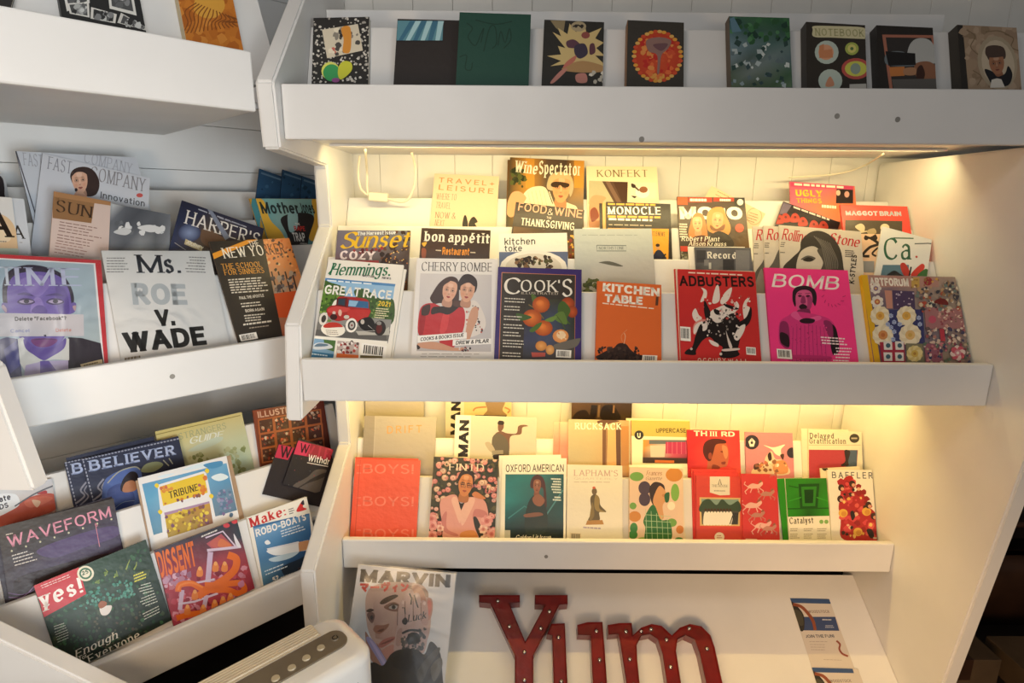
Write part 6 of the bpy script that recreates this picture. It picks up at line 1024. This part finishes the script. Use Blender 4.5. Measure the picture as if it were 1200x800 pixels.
m.z('c7').full('d0d4d8 d4d8dc c8ccd4', 'c8ccd4 c4b4ac b8a8a0', 'b04c34 b85438 9c4430', '8c3c28 a04830 84382c').b('b8503c', -40, 130, 60, 80, 130, 40, 220, 30, 230, 90, 130, 130, 40, 160, -40, 170).b('c86850', 100, 60, 160, 40, 215, 45, 180, 70, 120, 85).b('d8b498', 130, 55, 165, 60, 150, 85).b('e4e8ec', -20, 40, 60, 30, 80, 70, 40, 100, -20, 120).t('plate', -25, 72, 45, 52, 26, 'bold', '2c3040').t('DS', 0, 94, 36, 84, 22, 'bold', '2c3040').ln('5c6068', 6, 60, 80, 140, 30, 220, -5, smooth=True).b('a83438', 150, 30, 185, 15, 190, 28)
m.done()
# ================================================================== BELOW THE TRAYS
m = Mag('lean', 'e4', (108, 58), (716, 120), (10, 740), d=1, th=9, paper='d9d6d4', label='large magazine in a clear sleeve with a man holding a tattooed hand to his face', sleeve=True)
m.full('d8d6d4 d4d2d0 d0cecc', 'd4d2d0 d0cecc cccac8', 'ccc8c6 c8c4c2 c6c2c0').t('MARVIN', 112, 168, 678, 205, 82, 'black', '26221e')
m.b('c0a090', 150, 330, 160, 240, 200, 195, 300, 170, 480, 180, 540, 240, 560, 420, 520, 560, 400, 640, 290, 650, 230, 580, 170, 480).b('8c6c58', 430, 190, 530, 215, 540, 265, 480, 230, 400, 200).b('b07c64', 440, 200, 480, 190, 520, 240, 530, 320, 470, 260)
m.grid((175, 230, 420, 215, 380, 560, 215, 520), ['c8a898 d0b2a2 ccaa9a c0a090', 'bc9a8a ccaa9a d0ae9c bc9888', 'b49080 c8a494 c4a090 b48e7e', 'a88272 b89080 bc9484 ac8474'])
m.b('c8a898', 150, 330, 155, 260, 180, 220, 200, 300, 185, 400, 160, 420)
m.b('b88470', 535, 280, 565, 275, 572, 330, 560, 390, 540, 400).b('c8705c', 540, 290, 560, 290, 562, 340, 545, 380).b('4c3a30', 240, 300, 270, 270, 330, 248, 355, 258, 310, 285, 262, 308).b('4c3a30', 155, 350, 180, 335, 205, 345, 175, 358)
m.b('8c6454', 265, 325, 320, 295, 360, 310, 355, 350, 310, 350).b('b8aca4', 296, 328, 325, 313, 350, 320, 342, 338, 312, 338).e('4c4a40', 327, 326, 13).e('1e1c1a', 327, 326, 7).b('5c463c', 288, 326, 322, 303, 354, 312, 354, 318, 324, 312).b('7c5c54', 160, 370, 190, 355, 210, 380, 195, 425, 175, 410).e('4c4440', 190, 390, 10, 14)
m.b('9c6c58', 215, 440, 200, 470, 235, 495, 280, 465, 300, 430, 260, 440).b('6c4438', 225, 478, 250, 480, 270, 462, 245, 465).b('b06c60', 232, 560, 270, 525, 330, 510, 335, 525, 290, 560, 250, 580).b('7c4840', 240, 560, 290, 535, 335, 520, 290, 548).b('c08878', 250, 600, 320, 560, 340, 600, 290, 650, 260, 640).b('a07060', 220, 550, 240, 580, 280, 650, 300, 660, 240, 610)
m.b('c0a094', 330, 605, 335, 520, 355, 430, 380, 385, 440, 370, 510, 375, 540, 420, 538, 520, 512, 612, 420, 595, 370, 592)
for c, q in (('c4a498', (352, 440, 356, 340, 372, 290, 388, 278, 400, 300, 398, 400, 390, 450)), ('c8a89c', (398, 430, 396, 300, 400, 245, 424, 226, 444, 245, 450, 330, 448, 420)), ('c0a094', (448, 420, 446, 300, 450, 250, 472, 236, 492, 256, 500, 330, 500, 410)), ('b89488', (498, 420, 496, 330, 500, 290, 520, 284, 538, 310, 544, 380, 538, 440))): m.b(c, *q)
for q in ((398, 290, 400, 420), (448, 262, 450, 410), (497, 300, 500, 410), (352, 345, 350, 440)): m.ln('7c5c52', 5, *q)
for x, y in ((386, 296), (424, 246), (472, 256), (520, 302)): m.e('d8bcb0', x, y, 9, 12)
m.b('b08c80', 340, 560, 350, 480, 380, 460, 370, 560)
m.ln('3c3a38', 9, 425, 240, 440, 270, 435, 310).ln('3c3a38', 8, 455, 250, 470, 300, 480, 330).b('3c3a3a', 380, 410, 400, 390, 415, 410, 405, 435, 385, 430).t('Luck', 415, 420, 530, 395, 46, 'script', '34322f').ln('4c4a48', 7, 380, 330, 395, 330, 400, 370).spk(3, (385, 480, 530, 460, 510, 590, 370, 590), 60, 6, 16, '3c3a38 4c4a48 6c625c 55504c').e('34322f', 452, 520, 42, 38).ln('3c3a38', 14, 380, 490, 430, 470, 490, 478, 525, 520, smooth=True)
m.b('a87c68', 150, 480, 180, 520, 240, 600, 290, 660, 250, 700, 190, 660, 160, 580).b('9c94b8', 155, 520, 185, 520, 260, 620, 330, 760, 310, 790, 240, 670, 190, 590).b('b8a8c8', 180, 540, 210, 560, 290, 700, 275, 700)  # lilac streaks put the sleeve's glare into the cover colours
m.b('38312b', 140, 710, 200, 670, 260, 690, 310, 620, 370, 590, 470, 590, 520, 620, 560, 540, 620, 620, 640, 820, 700, 1100, 100, 1100, 140, 820).b('4c4438', 470, 740, 520, 660, 600, 580, 615, 600, 550, 700, 500, 800).b('2a2420', 320, 640, 380, 610, 460, 640, 420, 720, 330, 700).b('5c5444', 560, 700, 620, 640, 630, 700, 580, 790)
m.t('マーヴィン', 112, 232, 425, 232, 62, 'black', 'd03c30')
m.done()
# brochures lying on the sloped shelf
CR['f1'] = (910, 690, 7.27)
for i, (q, bl, dd, lab) in enumerate((((115, 78, 448, 84), (300, 660), 1, 'upper one of two blue and white leaflets lying on the sloped shelf'), ((292, 640, 640, 648), (460, 1220), 2.2, 'lower leaflet between the two blue and white ones'), ((300, 668, 695, 680), (480, 1250), 3.4, 'lower one of two blue and white leaflets lying on the sloped shelf'))):
    if i == 1: continue
    m = Mag('shelf', 'f1', q[:2], q[2:], bl, d=dd, th=.8, paper='cfc6bc', name='leaflet', cat='leaflet', label=lab, group='leaflets on the sloped shelf', h=.24)
    x, y = q[0]-115, q[1]-78
    P = lambda *a: [v for k in range(0, len(a), 2) for v in (a[k]+x, a[k+1]+y)]
    m.p('3c5480', *P(110, 70, 460, 76, 475, 126, 130, 118)).p('3c4c74', *P(180, 236, 500, 236, 535, 355, 200, 352)).b('34302c', *P(120, 110, 160, 130, 230, 220, 235, 340, 200, 350, 160, 220)).b('4c483c', *P(150, 180, 210, 200, 230, 300, 190, 300)).ln('8c4c34', 26, *P(140, 130, 210, 150, 270, 210, 310, 270, 330, 350), smooth=True).t('WOODSTOCK', *P(275, 205, 455, 203), 24, 'bold', '8c8078').lines('c8c8cc', *P(390, 260, 480, 262), 1, wd=10).lines('a8b0c0', *P(415, 312, 500, 312), 2, dy=14, wd=7)
    m.t('JOIN THE FUN!', *P(250, 416, 495, 412), 26, 'bold', '5c5c68').lines('a89c94', *P(280, 448, 490, 448), 1, wd=5).lines('a89c94', *P(285, 472, 440, 474), 3, dx=5, dy=22, wd=5).ln('8c4434', 16, *P(510, 440, 540, 470, 535, 510, 560, 550, 610, 572), smooth=True).lines('b0a49c', *P(400, 600, 580, 606), 1, wd=5)
    m.done()
# red marquee letters lying on the sloped shelf
CR['g'] = (550, 685, 3.75)
M['enamel'] = mat('red_enamel', '74140f', .3, .5, .25, 25, .25, 60, coat=.4)
M['silver'] = mat('silver_bulb', 'c8c4bc', .2, .5, metal=1)
def on_shelf(x, y, off):
    k = CR['g']; r = ray(k[0]+x/k[2], k[1]+y/k[2]); n = Vector((0, -1, 1.65)).normalized(); o = Vector((0, 1.76, .400))+n*off
    return EYE+r*((o-EYE).dot(n)/r.dot(n))
NS = Vector((0, -1, 1.65)).normalized()
def letter(pts, bulbs, lab, th=.042):
    P = pr(pts); c = on_shelf(sum(p[0] for p in P)/len(P), max(p[1] for p in P), 0)
    t = empty('marquee_letter', c); tag(t, lab, 'letter', 'red marquee letters on the sloped shelf')
    bm = bmesh.new(); top = [bm.verts.new(on_shelf(x, y, th)) for x, y in P]; bot = [bm.verts.new(v.co-NS*(th-.001)) for v in top]
    n = len(P); f = bm.faces.new(top[::-1]); bm.faces.new(bot)
    for i in range(n): bm.faces.new((top[i], top[(i+1) % n], bot[(i+1) % n], bot[i]))
    bmesh.ops.recalc_face_normals(bm, faces=bm.faces[:])
    r = bmesh.ops.inset_region(bm, faces=[f], thickness=.004, depth=0)
    for v in f.verts: v.co -= NS*.007
    obj('letter_body', bm, M['enamel'], t)
    for x, y in pr(bulbs):
        bm = bmesh.new(); p = on_shelf(x, y, th-.005)
        bmesh.ops.create_uvsphere(bm, u_segments=12, v_segments=8, radius=.0068, matrix=Matrix.Translation(p)); obj('bulb', bm, M['silver'], t, smooth=True)
letter((42, 45, 222, 45, 222, 77, 175, 80, 246, 250, 333, 88, 288, 86, 288, 45, 432, 45, 432, 85, 396, 88, 281, 312, 281, 620, 322, 622, 322, 650, 158, 650, 158, 622, 200, 620, 200, 312, 92, 82, 42, 77),
       (125, 72, 176, 184, 242, 296, 314, 192, 352, 118, 242, 420), 'red slab-serif capital Y with small bulbs lying on the sloped shelf')
letter((361, 171, 420, 169, 426, 330, 433, 470, 450, 540, 500, 560, 538, 530, 546, 470, 541, 400, 533, 222, 476, 220, 474, 176, 520, 164, 585, 163, 596, 300, 613, 560, 650, 600, 650, 630, 562, 630, 556, 592, 505, 628, 430, 622, 388, 565, 372, 480, 367, 330, 364, 222, 341, 218),
       (392, 232, 404, 425, 558, 204, 572, 330, 582, 440), 'red lowercase u with small bulbs, between the capital Y and the m')
letter((608, 176, 660, 168, 714, 167, 718, 222, 755, 188, 800, 172, 845, 180, 890, 222, 925, 188, 968, 172, 1020, 182, 1060, 222, 1078, 275, 1112, 430, 1150, 620, 1180, 622, 1180, 650, 1050, 650, 1050, 622, 1076, 620, 1040, 430, 1012, 300, 990, 240, 950, 222, 915, 240, 908, 290, 930, 430, 966, 620, 995, 622, 995, 650, 875, 650, 875, 622, 896, 620, 868, 430, 848, 300, 828, 240, 795, 217, 755, 225, 735, 265, 738, 330, 748, 430, 764, 620, 795, 622, 795, 650, 670, 650, 670, 622, 700, 620, 690, 430, 660, 235, 655, 216, 610, 220),
       (688, 206, 705, 328, 798, 196, 866, 242, 884, 362, 966, 192, 1044, 282, 722, 440, 755, 205), 'red lowercase m with two arches and small bulbs, rightmost letter')
# white air heater standing before the angled unit
dev = empty('air_purifier', LEFT(.27, 1.06, 0)); tag(dev, 'glossy white air purifier with a slatted top and button strip at the lower left', 'air purifier')
M['gloss'] = mat('glossy_white_plastic', 'e2e2e0', .12, .5, .02, 3, coat=.5)
M['grille'] = mat('cream_grille', 'd8cdb8', .45, .4, .05, 20)
M['strip'] = mat('taupe_panel', '6e6454', .35, .4, .08, 30)
M['btn'] = mat('pale_button', 'b8ad94', .3, .5, .05, 30)
def rrect(t0, t1, q0, q1, r, n=7):
    out = []
    for cx, cy, a0 in ((t1-r[0], q1-r[0], 0), (t0+r[1], q1-r[1], 90), (t0+r[2], q0+r[2], 180), (t1-r[3], q0+r[3], 270)):
        rr = r[[0, 90, 180, 270].index(a0)]
        for k in range(n): a = math.radians(a0+90*k/(n-1)); out.append((cx+rr*math.cos(a), cy+rr*math.sin(a)))
    return out
def rprism(bm, F, ring, z0, z1, bev, seg=4):
    bot = [bm.verts.new(F(t, q, z0)) for t, q in ring]; prev = bot; cx = sum(p[0] for p in ring)/len(ring); cy = sum(p[1] for p in ring)/len(ring)
    bm.faces.new(bot[::-1]); n = len(ring)
    for k in range(seg+1):
        a = math.pi/2*k/seg; ins = bev*(1-math.cos(a)); z = z1-bev+bev*math.sin(a)
        cur = []
        for t, q in ring:
            d = math.hypot(t-cx, q-cy); cur.append(bm.verts.new(F(t-(t-cx)*ins/max(abs(t-cx), .03) if abs(t-cx) > .03 else t, q-(q-cy)*ins/max(abs(q-cy), .03) if abs(q-cy) > .03 else q, z)))
        for i in range(n): bm.faces.new((prev[i], prev[(i+1) % n], cur[(i+1) % n], cur[i]))
        prev = cur
    bm.faces.new(prev)
    bmesh.ops.recalc_face_normals(bm, faces=bm.faces[:])
ZT = .65
bm = bmesh.new(); rprism(bm, LEFT, rrect(-.02, .563, .973, 1.151, (.042, .03, .04, .046), 9), .0005, ZT, .022, 5); obj('housing', bm, M['gloss'], dev, smooth=True)
bm = bmesh.new(); box(bm, LEFT, .03, .493, 1.096, 1.142, ZT, ZT+.002, .0005)
for k in range(6): box(bm, LEFT, .035, .489, 1.098+k*.0074, 1.098+k*.0074+.0047, ZT+.002, ZT+.006, .001)
obj('air_grille', bm, M['grille'], dev)
bm = bmesh.new(); rprism(bm, LEFT, rrect(.03, .532, 1.029, 1.0905, (.026, .01, .01, .026), 7), ZT-.002, ZT+.0035, .0012, 2); obj('control_strip', bm, M['strip'], dev)
def hitz(x, y, z): r = ray(x, y); return EYE+r*((z-EYE.z)/r.z)
for i, (x, y) in enumerate(((392.5, 748), (376, 759), (359, 771), (342, 782.5), (323, 795))):
    p = hitz(x, y, ZT+.0035); bm = bmesh.new(); bmesh.ops.create_cone(bm, cap_ends=True, segments=24, radius1=.0086, radius2=.0077, depth=.003, matrix=Matrix.Translation(p+Vector((0, 0, .0015))))
    b_ = obj('button', bm, M['btn'] if i else M['strip'], dev)
    if not i:
        b_['label'] = 'dark power button'; bm = bmesh.new(); tube(bm, [p+Vector((0.0056*math.cos(a), 0.0056*math.sin(a), .0032)) for a in [math.radians(d) for d in range(110, 431, 20)]], .0009, 6); obj('power_symbol', bm, M['dark'], b_).matrix_parent_inverse = Matrix()
bm = bmesh.new(); box(bm, LEFT, .16, .512, .9715, .9745, .08, .595, .001); obj('front_panel', bm, mat('slate_panel', '4a5a62', .25, .5, .05, 20), dev)
# lamp cable with its inline adapter, second cable at the right
M['cord'] = mat('cream_cord', 'e2d8c2', .5, .4, .04, 30)
def hity(x, y, Y): r = ray(x, y); return EYE+r*((Y-EYE.y)/r.y)
CR['h'] = (400, 150, 8)
cable = empty('power_cord', hity(440, 230, 1.82)); tag(cable, 'cream lamp cord with an inline adapter looping down the left of the lit back wall', 'cord')
def hp(x, y, Y):
    p = hity(400+x/8, 150+y/8, Y); return p if p.z < 1.746 else hitz(400+x/8, 150+y/8, 1.746)
for pts in (((172, 130), (172, 260), (160, 400), (166, 500), (190, 580), (252, 632)), ((212, 90), (225, 200), (240, 400), (243, 560), (254, 628)), ((428, 660), (540, 690), (610, 680), (660, 610), (692, 500), (690, 350), (660, 230), (640, 130), (638, 85))):
    q = [p for p in (hp(x, y, 1.812) for x, y in pts) if p.y > 1.63]
    bm = bmesh.new(); tube(bm, catmull([tuple(p) for p in q], False, 6), .0035, 8); obj('cable', bm, M['cord'], cable, smooth=True)
a, b = hp(250, 640, 1.805), hp(432, 655, 1.805); ux = (b-a).normalized(); uz = Vector((0, 0, 1))-ux*ux.z
bm = bmesh.new(); hull_prism(bm, [a-uz*.013, b-uz*.013, b+uz*.013, a+uz*.013], Vector((0, .022, 0)), .004); obj('adapter', bm, M['cord'], cable)
q = [p for p in (hp((x-400)*8, (y-150)*8, 1.875) for x, y in ((1047, 168), (1041, 174), (1035, 180), (1015, 193), (990, 202), (960, 206), (925, 208))) if p.y > 1.63]
bm = bmesh.new(); tube(bm, catmull([tuple(p) for p in q], False, 6), .0028, 8)
tag(obj('power_cord', bm, M['cord'], smooth=True), 'thin pale cord sagging along the right of the lit back wall', 'cord')
# filled screw holes on the boards
M['plug'] = mat('grey_plug', '8f8c86', .6, .3, .2, 40)
for x, y, F, q in ((981, 136, 'f', 1.36), (752, 163, 'f', 1.36), (1052, 140, 'f', 1.36), (202, 441, 'l', QM), (640, 652, 'f', 1.57)):
    r = ray(x, y)
    if F == 'f': p = EYE+r*((q-EYE.y)/r.y); nrm = Vector((0, -1, 0)); root = front
    else: nrm = Vector((1, -1, 0)).normalized(); o = LEFT(0, q, 0); p = EYE+r*((o-EYE).dot(nrm)/r.dot(nrm)); root = left
    bm = bmesh.new(); bmesh.ops.create_cone(bm, cap_ends=True, segments=16, radius1=.0065, radius2=.0055, depth=.0012, matrix=Matrix.Translation(p)@nrm.to_track_quat('Z', 'Y').to_matrix().to_4x4()); obj('screw_cap', bm, M['plug'], root)
# dim corner of the shop to the right of the rack
M['offwhite'] = mat('old_white_paint', 'b0aaa0', .6, .3, .15, 10); M['dwood'] = mat('dark_wood', '1e1611', .5, .4, .3, 6, stretch=(1, 1, 8)); M['card'] = mat('dull_cardboard', '5c4a36', .7, .2, .2, 12); M['brown'] = mat('brown_leather', '3c2618', .55, .3, .3, 12); M['steel'] = mat('grey_tube', '6c6862', .4, .5, .1, 10, metal=.6)
bench = empty('bench', (2.4, 2.3, 0)); tag(bench, 'dark low bench carrying the old white drawers at the right edge', 'bench')
bm = bmesh.new(); box(bm, FRONT, 1.75, 3.0, 2.12, 2.5, .36, .42, .005); obj('bench_top', bm, M['dwood'], bench)
for x in (1.78, 2.92):
    for y in (2.14, 2.44): bm = bmesh.new(); box(bm, FRONT, x, x+.05, y, y+.05, .0005, .359, .004); obj('leg', bm, M['dwood'], bench)
ch = empty('drawer_chest', (2.4, 2.32, .42)); tag(ch, 'small old white chest of drawers standing on the dark bench', 'chest of drawers')
bm = bmesh.new(); box(bm, FRONT, 1.8, 2.95, 2.16, 2.48, .421, .95, .005); obj('body', bm, M['offwhite'], ch)
for r in range(4):
    for k in range(4):
        x = 1.82+k*.28; z = .435+r*.125; bm = bmesh.new(); box(bm, FRONT, x, x+.265, 2.148, 2.16, z, z+.113, .004); dr = obj('drawer', bm, M['offwhite'], ch)
        bm = bmesh.new(); bmesh.ops.create_uvsphere(bm, u_segments=12, v_segments=8, radius=.012, matrix=Matrix.Translation((x+.13, 2.14, z+.056))); kn = obj('knob', bm, M['steel'], dr, smooth=True); kn.matrix_parent_inverse = Matrix()
bag = empty('bag', (1.95, 2.0, 0)); tag(bag, 'dark brown leather bag on the floor under the bench', 'bag')
bm = bmesh.new(); rprism(bm, FRONT, rrect(1.72, 2.25, 1.98, 2.1, (.05, .05, .05, .05)), .0005, .28, .05, 5); obj('body', bm, M['brown'], bag, smooth=True)
bm = bmesh.new(); tube(bm, catmull([(1.85, 2.03, .27), (1.87, 2.03, .36), (1.98, 2.03, .41), (2.1, 2.03, .36), (2.12, 2.03, .27)], False, 6), .01, 8); obj('handle', bm, M['brown'], bag, smooth=True)
def carton(x0, x1, y0, y1, h, lab):
    t = empty('cardboard_box', ((x0+x1)/2, (y0+y1)/2, 0)); tag(t, lab, 'box')
    bm = bmesh.new(); box(bm, FRONT, x0, x1, y0, y1, .0005, h, .003); obj('body', bm, M['card'], t)
    bm = bmesh.new(); box(bm, FRONT, (x0+x1)/2-.025, (x0+x1)/2+.025, y0-.001, y1+.001, h-.08, h+.001, .0004); obj('tape', bm, M['brown'], t)
carton(1.42, 1.66, 1.66, 1.91, .12, 'dim flat cardboard box on the floor beside the rack side panel')
carton(1.72, 2.05, 1.55, 1.8, .10, 'dim cardboard box on the floor at the lower right corner')
